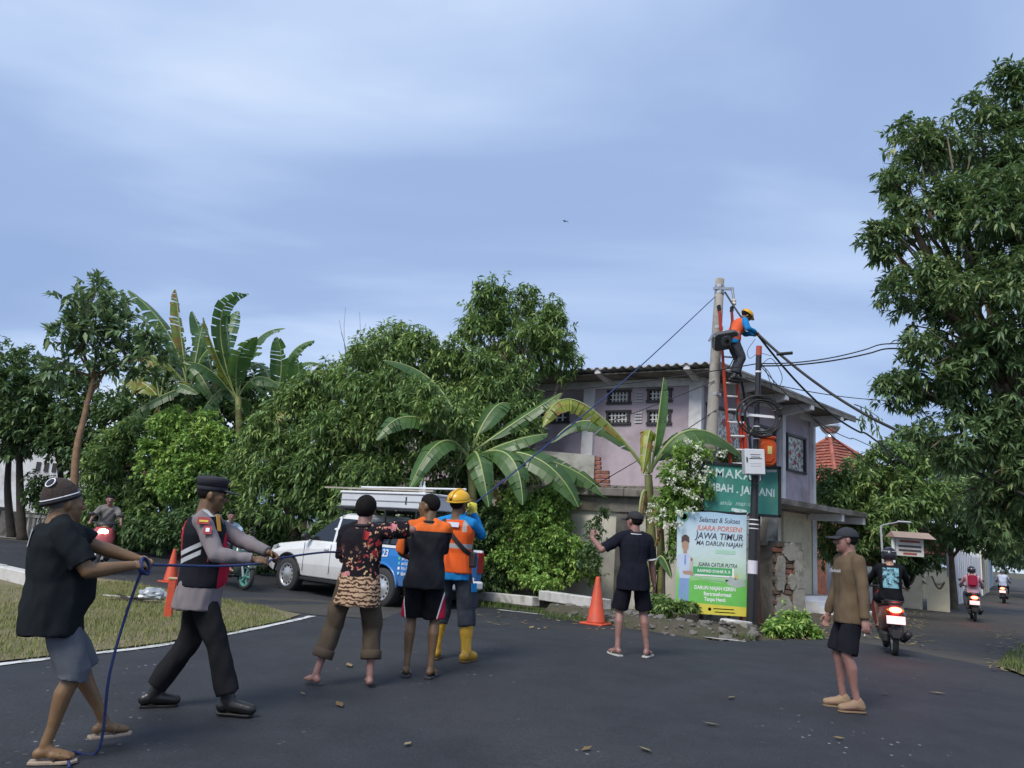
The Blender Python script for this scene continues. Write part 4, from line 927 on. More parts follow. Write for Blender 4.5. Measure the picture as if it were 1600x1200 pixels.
def banana_leaf(par, org, base, ctrl, tip, W, m, seed, tear=.3, fold=.35, petiole=.14, twist=None):
    """blade of separate strips on both sides of a midrib; points are world positions"""
    r = random.Random(seed); B, K, T = [Vector(p) - Vector(org) for p in (base, ctrl, tip)]
    sp = lambda t: B * (1 - t) ** 2 + K * 2 * t * (1 - t) + T * t * t
    tan = lambda t: ((K - B) * (1 - t) + (T - K) * t).normalized()
    mb = MB(); n = 20; mb.tube([sp(i / n) for i in range(n + 1)], [.028 * (1 - .85 * i / n) + .004 for i in range(n + 1)], 6, 1)
    prof = lambda t: W * max(0.02, math.sin(math.pi * min(1, max(0, (t - petiole) / (1 - petiole))) ** .75)) ** .55 * (1 if t < 1 else 0.05)
    chord = (T - B); view = chord.cross(Vector((0, 0, 1)))
    if view.length < .05: view = Vector((1, 0, 0))
    view.normalize()
    hx = abs(chord.normalized().x); tw = twist if twist is not None else r.uniform(.55, .95) * hx
    for sd in (-1, 1):
        t = petiole
        while t < .985:
            dt = r.uniform(.03, .09); t1 = min(1.0, t + dt); torn = r.random() < tear
            dro = fold + (r.uniform(-.1, .45) if torn else r.uniform(-.03, .03)); gap = .007 if torn else 0
            rows = []
            for tt in (t + gap * .2, t1 - gap):
                tg = tan(tt); s0 = (view - tg * view.dot(tg)).normalized(); u0 = s0.cross(tg)
                if u0.z < 0: u0 = -u0
                best = None
                for sg in (1, -1):
                    Rm = Matrix.Rotation(sg * tw, 3, tg); u1 = Rm @ u0
                    if best is None or u1.y < best[0]: best = (u1.y, Rm @ s0, u1)
                s = best[1] * sd; up = best[2]
                w = prof(tt); p = sp(tt); row = [p]
                lean = tan(tt) * w * .22
                for k, (f, dr) in enumerate(((.5, dro * .6), (1.0, dro))):
                    row.append(p + s * w * f * math.cos(dr) - up * w * f * math.sin(dr) + lean * f)
                rows.append(row)
            mb.raw(rows[0] + rows[1], [(0, 3, 4, 1), (1, 4, 5, 2)])
            t = t1
    return mb.build('leaf', [m, M_RIB], par, smooth=False, fixn=False)
def px_leaf(par, org, pts, W, m, seed, **k):
    """pts: base, way point on the arch, tip as (px, py, d)"""
    b, w, t = [np.array(P(*p)) for p in pts]; c = 2 * w - .5 * (b + t); return banana_leaf(par, org, b, c, t, W, m, seed, **k)
def stem(par, org, a, b, r0, r1, m=M_STEM):
    a = np.array(a) - org; b = np.array(b) - org
    MB().tube(smooth_line([a - [0, 0, .1], a * .5 + b * .5 + [.05, 0, 0], b], 4), [r0 - (r0 - r1) * i / 8 for i in range(9)], 10).build('stem', m, par, smooth=True)
def banana_mid():
    d = 18.6; g = gp(742, d); o = empty('banana_plant', g, 0, 'large banana plant with drooping green leaves behind the helmeted worker', 'banana plant', 'banana plants')
    stem(o, g, g, P(735, 715, d), .15, .08); W = .36
    L = [(((733, 725, d), (729, 690, d), (727, 652, d)), .22, M_BAN, 0), (((733, 715, d), (650, 652, d - .5), (588, 688, d - .9)), W, M_BAN, .3), (((735, 720, d), (690, 690, d - .8), (640, 764, d - 1.3)), W, M_BAN, .15),
         (((737, 715, d), (748, 715, d - 1.0), (764, 792, d - 1.4)), .34, M_BAN, .1), (((740, 715, d), (795, 712, d - .8), (817, 789, d - 1.2)), .38, M_BAN, .1), (((742, 712, d), (838, 716, d - .6), (904, 792, d - 1)), .40, M_BAN, .08),
         (((742, 710, d), (865, 722, d + .2), (950, 778, d)), .36, M_BAN, .15), (((738, 700, d), (770, 640, d + .5), (796, 632, d + .9)), W, M_BAN, .2), (((733, 705, d), (700, 650, d + .6), (630, 632, d + .3)), .34, M_BAN, .2),
         (((730, 700, d), (680, 600, d + .3), (598, 563, d)), .36, M_BAN, .12), (((740, 705, d), (820, 650, d + .4), (878, 614, d + .3)), .24, M_BAN, .05), (((735, 720, d), (715, 735, d + .8), (690, 760, d + .8)), .3, M_BAN, .3),
         (((742, 715, d), (800, 690, d - .3), (856, 678, d - .2)), .30, M_BAN, .2), (((738, 735, d), (775, 760, d + .3), (786, 830, d + .2)), .26, M_BAND, .6)]
    for i, (pts, w, m, tr) in enumerate(L): px_leaf(o, g, pts, w * .95, m, 100 + i, tear=tr + .22, fold=.28 + .04 * (i % 5))
banana_mid()
def banana_sign():
    d = 16.4; g = gp(1016, d); o = empty('banana_plant', g, 0, 'banana plant with torn yellowing leaves in front of the lilac house', 'banana plant', 'banana plants')
    stem(o, g, g, P(1013, 742, d), .14, .08); stem(o, g, g + [.22, .1, 0], P(1030, 800, d), .10, .07)
    L = [(((1013, 738, d), (905, 628, d - .4), (848, 668, d - .8)), .34, M_BANY, .6, .55), (((1011, 740, d), (930, 660, d + .4), (862, 692, d + .3)), .30, M_BAN, .35, .45), (((1018, 738, d), (1028, 660, d), (1037, 590, d)), .26, M_BAN, .05, .5),
         (((1016, 738, d), (1080, 672, d - .2), (1164, 716, d + .2)), .38, M_BAN, .1, .45), (((1014, 735, d), (1016, 672, d - .3), (1004, 742, d - .6)), .22, M_BANY, .6, .6), (((1014, 740, d), (1060, 690, d + .8), (1100, 700, d + 1.2)), .30, M_BAN, .2, .35),
         (((1012, 770, d), (1000, 790, d - .2), (998, 900, d - .15)), .13, M_BAND, .7, 1.0), (((1016, 780, d), (1030, 800, d - .2), (1022, 860, d - .2)), .14, M_BAND, .7, 1.0), (((1018, 930, d - .3), (1030, 870, d - .5), (1050, 905, d - .7)), .16, M_BAN, .1, .4)]
    for i, (pts, w, m, tr, fo) in enumerate(L): px_leaf(o, g, pts, w, m, 200 + i, tear=tr, fold=fo)
banana_sign()
def banana_clump(px, d, top, leaves, seed, label):
    g = gp(px, d); o = empty('banana_plant', g, 0, label, 'banana plant', 'banana plants'); stem(o, g, g, P(px, top, d), .16, .1)
    r = random.Random(seed)
    for i, (wx, wy, tx, ty, w, tr) in enumerate(leaves):
        dd = r.uniform(-1.1, 1.1); px_leaf(o, g, ((px + r.uniform(-3, 3), top + 8, d), (wx, wy, d + dd * .6), (tx, ty + 6, d + dd)), w * .95, M_BAN if r.random() > .1 else M_BANY, seed * 50 + i, tear=max(tr, .5), fold=r.uniform(.2, .55))
banana_clump(295, 25.5, 600, [(262, 520, 199, 446, .42, .15), (282, 520, 274, 446, .34, .4), (240, 560, 207, 610, .4, .3), (330, 545, 366, 594, .42, .35), (310, 540, 318, 498, .3, .8), (265, 575, 232, 560, .4, .3), (300, 570, 345, 640, .4, .4), (250, 620, 168, 668, .42, .2), (275, 600, 240, 640, .4, .2)], 7, 'left banana plant of the tall clump, leaning leaves against the sky')
banana_clump(372, 25.0, 620, [(358, 540, 356, 486, .5, .1), (345, 500, 389, 453, .32, .7), (395, 540, 445, 507, .42, .3), (340, 560, 318, 490, .32, .9), (330, 580, 290, 560, .42, .35), (400, 590, 440, 600, .42, .4), (372, 560, 402, 520, .45, .1), (345, 610, 310, 650, .4, .3), (385, 630, 400, 680, .36, .5)], 8, 'middle banana plant of the tall clump with broad upright leaf')
banana_clump(432, 25.4, 630, [(450, 560, 492, 526, .42, .2), (460, 575, 508, 566, .42, .15), (470, 585, 530, 578, .4, .15), (415, 580, 385, 560, .4, .3), (440, 570, 432, 520, .4, .2), (450, 620, 480, 640, .4, .3), (415, 615, 392, 590, .3, .3)], 9, 'right banana plant of the tall clump with leaves reaching right')
banana_clump(335, 26.2, 590, [(320, 540, 300, 480, .42, .3), (350, 530, 372, 480, .42, .3), (300, 560, 262, 540, .45, .3), (365, 560, 410, 545, .45, .3), (320, 590, 285, 620, .45, .3), (350, 600, 385, 640, .45, .3), (335, 590, 330, 660, .4, .3)], 10, 'rear banana plant in the middle of the tall clump')
banana_clump(250, 26.0, 620, [(235, 560, 212, 500, .42, .3), (265, 560, 290, 520, .42, .3), (225, 600, 190, 590, .45, .3), (275, 600, 310, 610, .45, .3), (240, 620, 215, 660, .45, .3), (262, 625, 280, 670, .4, .3)], 11, 'outermost left banana plant of the tall clump behind the slender tree')
banana_clump(470, 24.6, 650, [(480, 600, 505, 560, .42, .2), (490, 620, 530, 610, .42, .2), (450, 610, 425, 590, .42, .3), (470, 600, 462, 550, .4, .2), (445, 640, 420, 670, .4, .3)], 12, 'short banana plant at the right end of the tall clump')
def bare_twigs():
    o = P(560, 520, 22.5); g = gp(545, 22.6); e = empty('bare_sapling', g, 0, 'thin bare twigs rising above the mango foliage left of centre', 'sapling'); mb = MB(); rng = np.random.default_rng(5)
    for (a, b) in (((548, 600), (540, 480)), ((556, 600), (562, 488)), ((545, 560), (530, 500)), ((535, 590), (533, 520)), ((560, 560), (572, 505))): limb(mb, P(*a, 22.5) - g, P(*b, 22.5) - g, .012, .004, rng, .08, 5, 4)
    limb(mb, [0, 0, 0], P(550, 590, 22.5) - g, .04, .015, rng, .05, 5, 5); mb.build('twigs', M_BARK, e)
bare_twigs()

# --- white flowering bush by the sign
M_PETAL = leafmat('white_petal', [(0.1, (0.55, 0.6, 0.42)), (0.5, (0.75, 0.77, 0.66)), (0.9, (0.85, 0.85, 0.8))], .6, .2)
def flower_bush():
    d = 15.9; g = gp(1042, d)
    def extra(o, C, T, rng):
        for (px, py) in ((1052, 735), (1066, 740), (1048, 752), (1092, 700), (1088, 715), (1104, 735), (1098, 748), (1056, 765), (1075, 770), (1035, 800), (1062, 800), (1078, 795), (1018, 812), (1042, 822), (1058, 818), (1075, 690), (1128, 710), (1020, 790), (1085, 778)):
            c = P(px, py, d - .55) - g; k = 13; c2 = c + rng.normal(size=(k, 3)) * [.055, .04, .035]; t = unit(rng.normal(size=(k, 3)) + [0, -.6, .5])
            V = leaf_geo(c2, t, 5, .05, .04, .05, (.6, 1.3), rng); tag(link_mesh('flower_cluster', fast_mesh('flower_cluster', V.reshape(-1, 3), 5, LFACES, len(V), M_PETAL), o), kind='stuff')
    tree('flowering_bush', 'tall bush with clusters of white flowers left of the green sign', g, P(1052, 840, d),
         [lobe(1085, 712, d, 36, 28), lobe(1060, 745, d, 30, 32), lobe(1095, 755, d, 28, 28), lobe(1045, 790, d, 30, 30), lobe(1070, 800, d - .1, 30, 32), lobe(1075, 770, d, 40, 36), lobe(1056, 850, d, 16, 30)], 900, 10, .105, .045, M_BRIGHT, M_BARKD, .035, .25, (.5, 1.4), 51, .3, 'shrub', trunk_pts=[g - [0, 0, .1], P(1038, 890, d), P(1052, 840, d)], extra=extra)
    d2 = 17.4; g2 = gp(1140, d2)
    tree('flowering_bush', 'leafy bush top showing above the green sign behind the concrete pole', g2, P(1138, 760, d2), [lobe(1140, 715, d2, 20, 18), lobe(1135, 745, d2, 22, 20)], 200, 10, .11, .045, M_MANGO, M_BARKD, .03, .25, seed=52, cat='shrub')
flower_bush()
# ------------------------------------------------------------------ poles, signs, cables, street furniture
M_POLE = mat('pole_concrete', (0.34, 0.32, 0.29), 0.9, 0.15, 2.2, 0.35, 30, dirt=(0.16, 0.145, 0.12), dscale=1.6, damt=0.65)
M_BLACK = mat('black_paint', (0.018, 0.019, 0.022), 0.45, 0.2, 6, 0.1)
M_GREYP = mat('grey_paint', (0.42, 0.44, 0.48), 0.5, 0.08, 4, 0.05, dirt=(0.25, 0.25, 0.25), dscale=3, damt=.4)
M_STEEL = mat('steel', (0.45, 0.46, 0.47), 0.35, 0.1, 8, 0.05, metal=0.8)
M_RUBBER = mat('black_rubber', (0.016, 0.016, 0.017), 0.6, 0.2, 8, 0.1)
M_WHITE = mat('white_plain', (0.72, 0.73, 0.75), 0.5, 0.05, 5, 0.02)
M_ORANGE = mat('orange_plastic', (0.62, 0.09, 0.015), 0.45, 0.12, 4, 0.05, dirt=(0.3, 0.06, 0.02), dscale=4, damt=.4)
M_CONE = mat('cone_plastic', (0.56, 0.075, 0.03), 0.55, 0.12, 4, 0.1, dirt=(0.30, 0.06, 0.035), dscale=5, damt=.6)
M_REDFG = mat('red_fibreglass', (0.42, 0.045, 0.025), 0.5, 0.15, 5, 0.05)

D_UP = 16.9      # distance of the concrete pole
def concrete_pole():
    top = P(1125, 436, D_UP); bot = P(1113, 705, D_UP); k = (bot - top) / (top[2] - bot[2]); base = top + k * (top[2] - float(gz(top[0], top[1])))
    o = empty('utility_pole', base, 0, 'tall grey concrete utility pole behind the green sign', 'utility pole')
    v = top - base; pts = [v * t + np.array([-.03 * math.sin(t * 3), 0, 0]) for t in np.linspace(0, 1, 8)]; pts[0] = pts[0] - [0, 0, .2]
    MB().tube(pts, [.165 - .065 * t for t in np.linspace(0, 1, 8)], 18).build('shaft', M_POLE, o, smooth=True)
    for t, r in ((.975, .112), (.955, .114), (.845, .122), (.64, .138)):
        MB().tube([v * (t - .004), v * (t + .004)], r, 16).build('band', M_STEEL, o)
    br = MB(); q = v * .965; br.bar(q + [-.16, -.08, 0], q + [.30, -.08, .02], .05, .06); br.tube([q + [.27, -.1, 0], q + [.3, -.1, -.22]], .03, 8); br.build('bracket', M_STEEL, o)
    ins = MB(); ins.lathe([(.01, 0), (.05, .02), (.05, .06), (.03, .08), (.05, .1), (.05, .14), (.015, .16)], q + [.31, -.1, -.38], 10); ins.build('insulator', mat('porcelain', (.6, .58, .52), .3), o, smooth=True)
    cl = MB(); q = v * .80; cl.bar(q + [-.2, -.05, .0], q + [-.08, -.05, .24], .04, .05); cl.build('clamp', M_STEEL, o)
    return base, v
POLE_B, POLE_V = concrete_pole()

def street_light():
    c = P(1133, 532, D_UP - .55)
    o = empty('street_light', c, 0, 'dark grey street light head clamped to the concrete pole below the worker', 'street light')
    # housing: shallow tapered box tilted to the road
    R = Matrix.Rotation(math.radians(-14), 3, 'Y') @ Matrix.Rotation(math.radians(-44), 3, 'X')
    def rr(w, d, z, k=.3):
        return [R @ Vector((x, y, z)) for x, y in ((-w * (1 - k), -d), (w * (1 - k), -d), (w, -d * (1 - k)), (w, d * .6), (w * .7, d), (-w * .7, d), (-w, d * .6), (-w, -d * (1 - k)))]
    h = MB(); h.loft([rr(.27, .22, -.05), rr(.29, .235, .0), rr(.27, .22, .06), rr(.20, .16, .14)]); h.build('housing', mat('lamp_housing', (.07, .073, .08), .5, .1, 5, .05), o, bevel=.01)
    ln = MB(); ln.lathe([(.13, 0), (.13, .012), (.10, .02)], tuple(R @ Vector((0, -.03, -.075))), 18, R=R); ln.build('lens', glassmat('lamp_lens', (.16, .165, .17), .1), o)
    MB().lathe([(.05, 0), (.05, .014)], tuple(R @ Vector((.02, -.03, -.095))), 12, R=R).build('reflector', M_BLACK, o)
    for sx in (-1, 1): MB().bar(R @ Vector((sx * .27, -.2, -.056)), R @ Vector((sx * .27, .16, -.056)), .03, .02).build('rim', M_GREYP, o)
    arm = MB(); arm.tube([R @ Vector((0, .15, .05)), Vector((-.02, .35, .02)), Vector(POLE_B + POLE_V * ((c[2] - POLE_B[2]) / POLE_V[2]) - c)], .035, 8); arm.build('arm', M_BLACK, o)
    cab = MB(); cab.tube(smooth_line([(.24, .1, -.02), (.28, .15, -.2), (.22, .3, -.45), (.1, .4, -.6)], 5), .012, 6); cab.build('lead', M_RUBBER, o)
street_light()

def ladder():
    t1 = P(1137, 484, D_UP - .25); b1 = P(1154, 720, D_UP - .36)
    k = (b1 - t1) / (t1[2] - b1[2]); base = t1 + k * (t1[2] - float(gz(b1[0], b1[1]))); v = t1 - base
    o = empty('ladder', base, 0, 'tall red fibreglass ladder leaning on the concrete pole', 'ladder')
    d = v / np.linalg.norm(v); sx = np.array([1, .25, 0]); sx = sx - d * (sx @ d); sx /= np.linalg.norm(sx); L = np.linalg.norm(v); w = .20; nn = np.cross(sx, d)
    for s in (-1, 1):
        MB().bar(sx * w * s, d * (L * .62) + sx * w * s, .035, .085, up=tuple(nn)).build('rail', M_REDFG, o)
        MB().bar(d * (L * .40) + sx * (w - .045) * s - nn * .09, d * L + sx * (w - .045) * s - nn * .09, .03, .075, up=tuple(nn)).build('fly_rail', M_REDFG, o)
        MB().bar(d * L + sx * (w - .045) * s - nn * .09, d * (L + .12) + sx * (w - .03) * s - nn * .09, .05, .09, up=tuple(nn)).build('end_cap', M_BLACK, o)
    n = int(L / .3)
    for i in range(1, n):
        t = i * .3
        if t < L * .62: MB().tube([d * t - sx * w, d * t + sx * w], .024, 7).build('rung', M_WHITE, o)
        if t > L * .40: MB().tube([d * t - sx * (w - .045) - nn * .09, d * t + sx * (w - .045) - nn * .09], .022, 7).build('rung', M_WHITE, o)
    return base, d, L, sx, nn
LAD = ladder()

D_BP = 15.3
def black_pole():
    b = G(1173, 983); top = P(1186, 541, b[1]); o = empty('steel_pole', b, 0, 'slim black steel pole with cable coil and white box beside the banner', 'pole')
    v = top - b; seg = ((0, .36, .092, M_BLACK), (.36, .60, .075, M_BLACK), (.60, .965, .058, M_BLACK), (.965, 1.0, .058, mat('red_tip', (.4, .07, .04), .6)))
    for a, c, r, m in seg: MB().tube([v * a, v * c], r, 14).build('section', m, o, smooth=False)
    for a, c, r in ((.352, .356, .096), (.368, .372, .09), (.338, .341, .097), (.60, .606, .066), (.655, .658, .066), (.70, .703, .062), (.90, .906, .064)): MB().tube([v * a, v * c], r, 14).build('ring', M_WHITE, o)
    q = v * .185; MB().tube([q, q + v * .045], .0945, 14).build('sticker', mat('sticker', (.6, .58, .66), .5), o)
    MB().box(v * .02 + [0, 0, 0], (.26, .26, .05)).build('base_plate', M_BLACK, o)
    # cross arm that carries the cable coil
    c = v * ((P(1184, 650, b[1])[2] - b[2]) / v[2])
    MB().bar(c + [-.45, -.09, .0], c + [.32, -.09, -.02], .05, .05).build('cross_arm', M_WHITE, o)
    MB().bar(c + [-.22, -.10, -.05], c + [-.30, -.10, .22], .035, .035).build('brace', M_WHITE, o)
    return b, v, c
BPB, BPV, BPC = black_pole()
def cable_coil():
    c = BPB + BPC; o = empty('cable_coil', c + np.array([0, -.16, 0]), 0, 'round coil of black cable hung on the slim black pole', 'cable coil')
    mb = MB(); rng = random.Random(3)
    for k in range(7):
        r = .30 + .022 * k; ph = rng.uniform(0, 6); pts = []
        for i in range(37):
            a = 2 * math.pi * i / 36; pts.append((math.cos(a) * r * 1.06 + .05 * math.sin(k), -.02 - .014 * (k % 3) + .015 * math.sin(a * 3 + ph), math.sin(a) * r * .98 - .03 + .012 * math.sin(2 * a + ph)))
        mb.tube(pts, .014, 6)
    mb.build('windings', M_RUBBER, o, smooth=True)
    for a in (.4, 2.4, 4.2): MB().tube([(math.cos(a) * .27, -.03, math.sin(a) * .27 - .03), (math.cos(a) * .48, -.03, math.sin(a) * .48 - .03)], .018, 6).build('tie', M_BLACK, o)
cable_coil()
def white_box():
    c = P(1177, 722, D_BP - .05); c[1] = BPB[1] - .22; c = P(1177, 722, BPB[1] - .22)
    o = empty('junction_box', c, 0.05, 'small white metal cabinet with printed notice mounted on the black pole', 'cabinet')
    MB().box((0, 0, 0), (.40, .18, .50), R=Matrix.Rotation(-.05, 3, 'Y')).build('body', M_GREYP, o, bevel=.012)
    R = Matrix.Rotation(-.05, 3, 'Y')
    MB().box(tuple(R @ Vector((0, -.098, 0))), (.385, .014, .48), R=R).build('door', mat('cabinet_door', (.60, .62, .66), .5, .05, 5, .02), o, bevel=.006)
    MB().box(tuple(R @ Vector((-.165, -.112, .04))), (.022, .02, .09), R=R).build('latch', M_BLACK, o)
    for z, w, t, n in ((.135, .20, .012, 2), (.09, .18, .014, 1), (.06, .25, .016, 1), (-.04, .22, .006, 2), (-.085, .2, .006, 1)):
        MB().box(tuple(R @ Vector((.01, -.1065, z))), (w, .003, t), R=R).build('print_line', M_BLACK if t > .01 else mat('grey_print', (.3, .3, .32), .6), o)
    lp = MB(); lp.tube(smooth_line([(-.1, .02, -.25), (-.08, .0, -.36), (-.02, .0, -.37)], 4), .01, 6); lp.tube(smooth_line([(.17, .02, -.25), (.17, 0, -.33), (.08, 0, -.42), (.02, 0, -.36)], 4), .01, 6); lp.build('lead', M_RUBBER, o)
white_box()
def orange_box():
    c = P(1195, 707, BPB[1] + .28); o = empty('orange_box', c, 0.1, 'orange plastic fibre box mounted behind the white cabinet', 'box')
    def ring(w, h, y, k=.08): return [(x, y, z) for x, z in ((-w + k, -h), (w - k, -h), (w, -h + k), (w, h - k), (w - k, h), (-w + k, h), (-w, h - k), (-w, -h + k))]
    MB().loft([ring(.20, .26, -.10), ring(.215, .275, -.06), ring(.215, .275, .08)]).build('body', M_ORANGE, o, bevel=.015)
    MB().loft([ring(.15, .20, -.12), ring(.165, .215, -.10)]).build('lid', M_ORANGE, o, bevel=.008)
    MB().box((.05, -.124, .04), (.09, .006, .16)).build('label', mat('label_yellow', (.62, .55, .2), .5), o)
    MB().box((0, -.02, .3), (.40, .2, .07)).build('top_cap', M_ORANGE, o, bevel=.02)
    MB().bar((-.1, .1, 0), (BPB[0] + BPC[0] - c[0], BPB[1] - c[1], 0), .05, .05).build('bracket', M_STEEL, o)
orange_box()

M_SIGNG = mat('sign_green', (0.045, 0.24, 0.20), 0.55, 0.14, 2.5, 0.1, dirt=(0.10, 0.26, 0.21), dscale=2.2, damt=0.6)
M_LETW = mat('worn_white_letter', (0.60, 0.72, 0.74), 0.7, 0.12, 9, 0, dirt=(0.20, 0.42, 0.38), dscale=8, damt=.8)
def board(name, label, cat, corners, d, mtl):
    """flat board from photograph corners tl, tr, br, bl; returns empty, width, height and local placing"""
    tl, tr, br, bl = [P(x, y, d) for x, y in corners]
    c = (tl + tr + br + bl) / 4; ux = (tr - tl + br - bl) / 2; uz = (tl - bl + tr - br) / 2; w = np.linalg.norm(ux); h = np.linalg.norm(uz)
    ux /= w; uz = uz - ux * (uz @ ux); uz /= np.linalg.norm(uz); n = np.cross(ux, uz)
    o = empty(name, (0, 0, 0), 0, label, cat); o.matrix_world = Matrix(((ux[0], uz[0], n[0], c[0]), (ux[1], uz[1], n[1], c[1]), (ux[2], uz[2], n[2], c[2]), (0, 0, 0, 1)))
    return o, w, h      # local x right, y up, z towards the viewer
def put_text(par, body, x, y, size, mtl, z, **k):
    o = link_mesh('lettering', text_mesh(body, size, mtl, **k), par); o.location = (x, y, z); return o
def green_sign():
    o, w, h = board('sign_board', 'faded green hand lettered sign board behind the black pole', 'sign', ((1099, 724), (1219, 730), (1216, 808), (1096, 798)), 15.75, M_SIGNG)
    MB().box((0, 0, 0), (w, h, .02)).build('panel', M_SIGNG, o)
    for a, b in (((-w / 2 - .03, h / 2), (w / 2 + .03, h / 2)), ((-w / 2 - .03, -h / 2), (w / 2 + .03, -h / 2)), ((-w / 2, -h / 2), (-w / 2, h / 2)), ((w / 2, -h / 2), (w / 2, h / 2))):
        MB().bar((*a, .012), (*b, .012), .055, .06, up=(0, 0, 1)).build('frame_bar', M_BLACK, o)
    sc = w / 119.0
    put_text(o, 'MAKAM', -4 * sc, 22 * sc, 19 * sc, M_LETW, .0125, bold=.006, spacing=1.15).rotation_euler = (0, 0, -.03)
    put_text(o, 'MBAH . JAELANI', 1 * sc, -1 * sc, 16.5 * sc, M_LETW, .0125, bold=.007, sx=.84, spacing=1.05).rotation_euler = (0, 0, -.035)
    tag(put_text(o, 'anda  masuk', -8 * sc, -22 * sc, 10 * sc, mat('faint_letter', (.36, .55, .52), .7, .2, 9, 0, dirt=(.08, .28, .24), dscale=7, damt=.9), .0125, bold=.002, shear=.3), kind='stuff')
    sm = MB(); sm.prism([(-15, -33), (-13.5, -29), (8, -31), (10, -34), (-6, -36)], .0105, .0125, fn=lambda x, y, z: (x * sc, y * sc, z)); sm.build('white_smear', M_LETW, o)
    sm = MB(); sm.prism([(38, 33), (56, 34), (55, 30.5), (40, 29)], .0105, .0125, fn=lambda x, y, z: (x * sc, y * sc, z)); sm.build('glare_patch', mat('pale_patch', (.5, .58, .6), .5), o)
    # posts to the ground
    rust = mat('rusty_post', (.085, .05, .04), .8, .3, 5, .3)
    for px, dd in ((1186, 15.82), (1100, 15.82)):
        a = P(px, 790, dd); g = onG(a[0], a[1]); inv = o.matrix_world.inverted()
        MB().bar(inv @ Vector(a + [0, .05, .4]), inv @ Vector((g[0], g[1] + .05, g[2] - .1)), .07, .07).build('post', rust, o)
green_sign()

def printmat(name):
    m, nt, N, L, b = nmat(name); tc = N.new('ShaderNodeTexCoord').outputs['Object']; sp = N.new('ShaderNodeSeparateXYZ'); L.new(tc, sp.inputs[0])
    n = tnoise(N, L, tc, 2.2, 4); y = mth(N, L, 'ADD', sp.outputs[1], mth(N, L, 'MULTIPLY', mth(N, L, 'SUBTRACT', n, .5), .35))
    r = ramp(N, [(0.0, (0.16, 0.50, 0.10)), (0.30, (0.22, 0.52, 0.16)), (0.40, (0.42, 0.60, 0.40)), (0.56, (0.55, 0.68, 0.66)), (0.8, (0.50, 0.64, 0.74)), (1.0, (0.34, 0.52, 0.68))])
    L.new(mth(N, L, 'MULTIPLY_ADD', y, .5, .5), r.inputs[0]); L.new(r.outputs[0], b.inputs['Base Color']); b.inputs['Roughness'].default_value = .45
    bumpn(N, L, b, tnoise(N, L, tc, 3, 2), .25, .05); return m
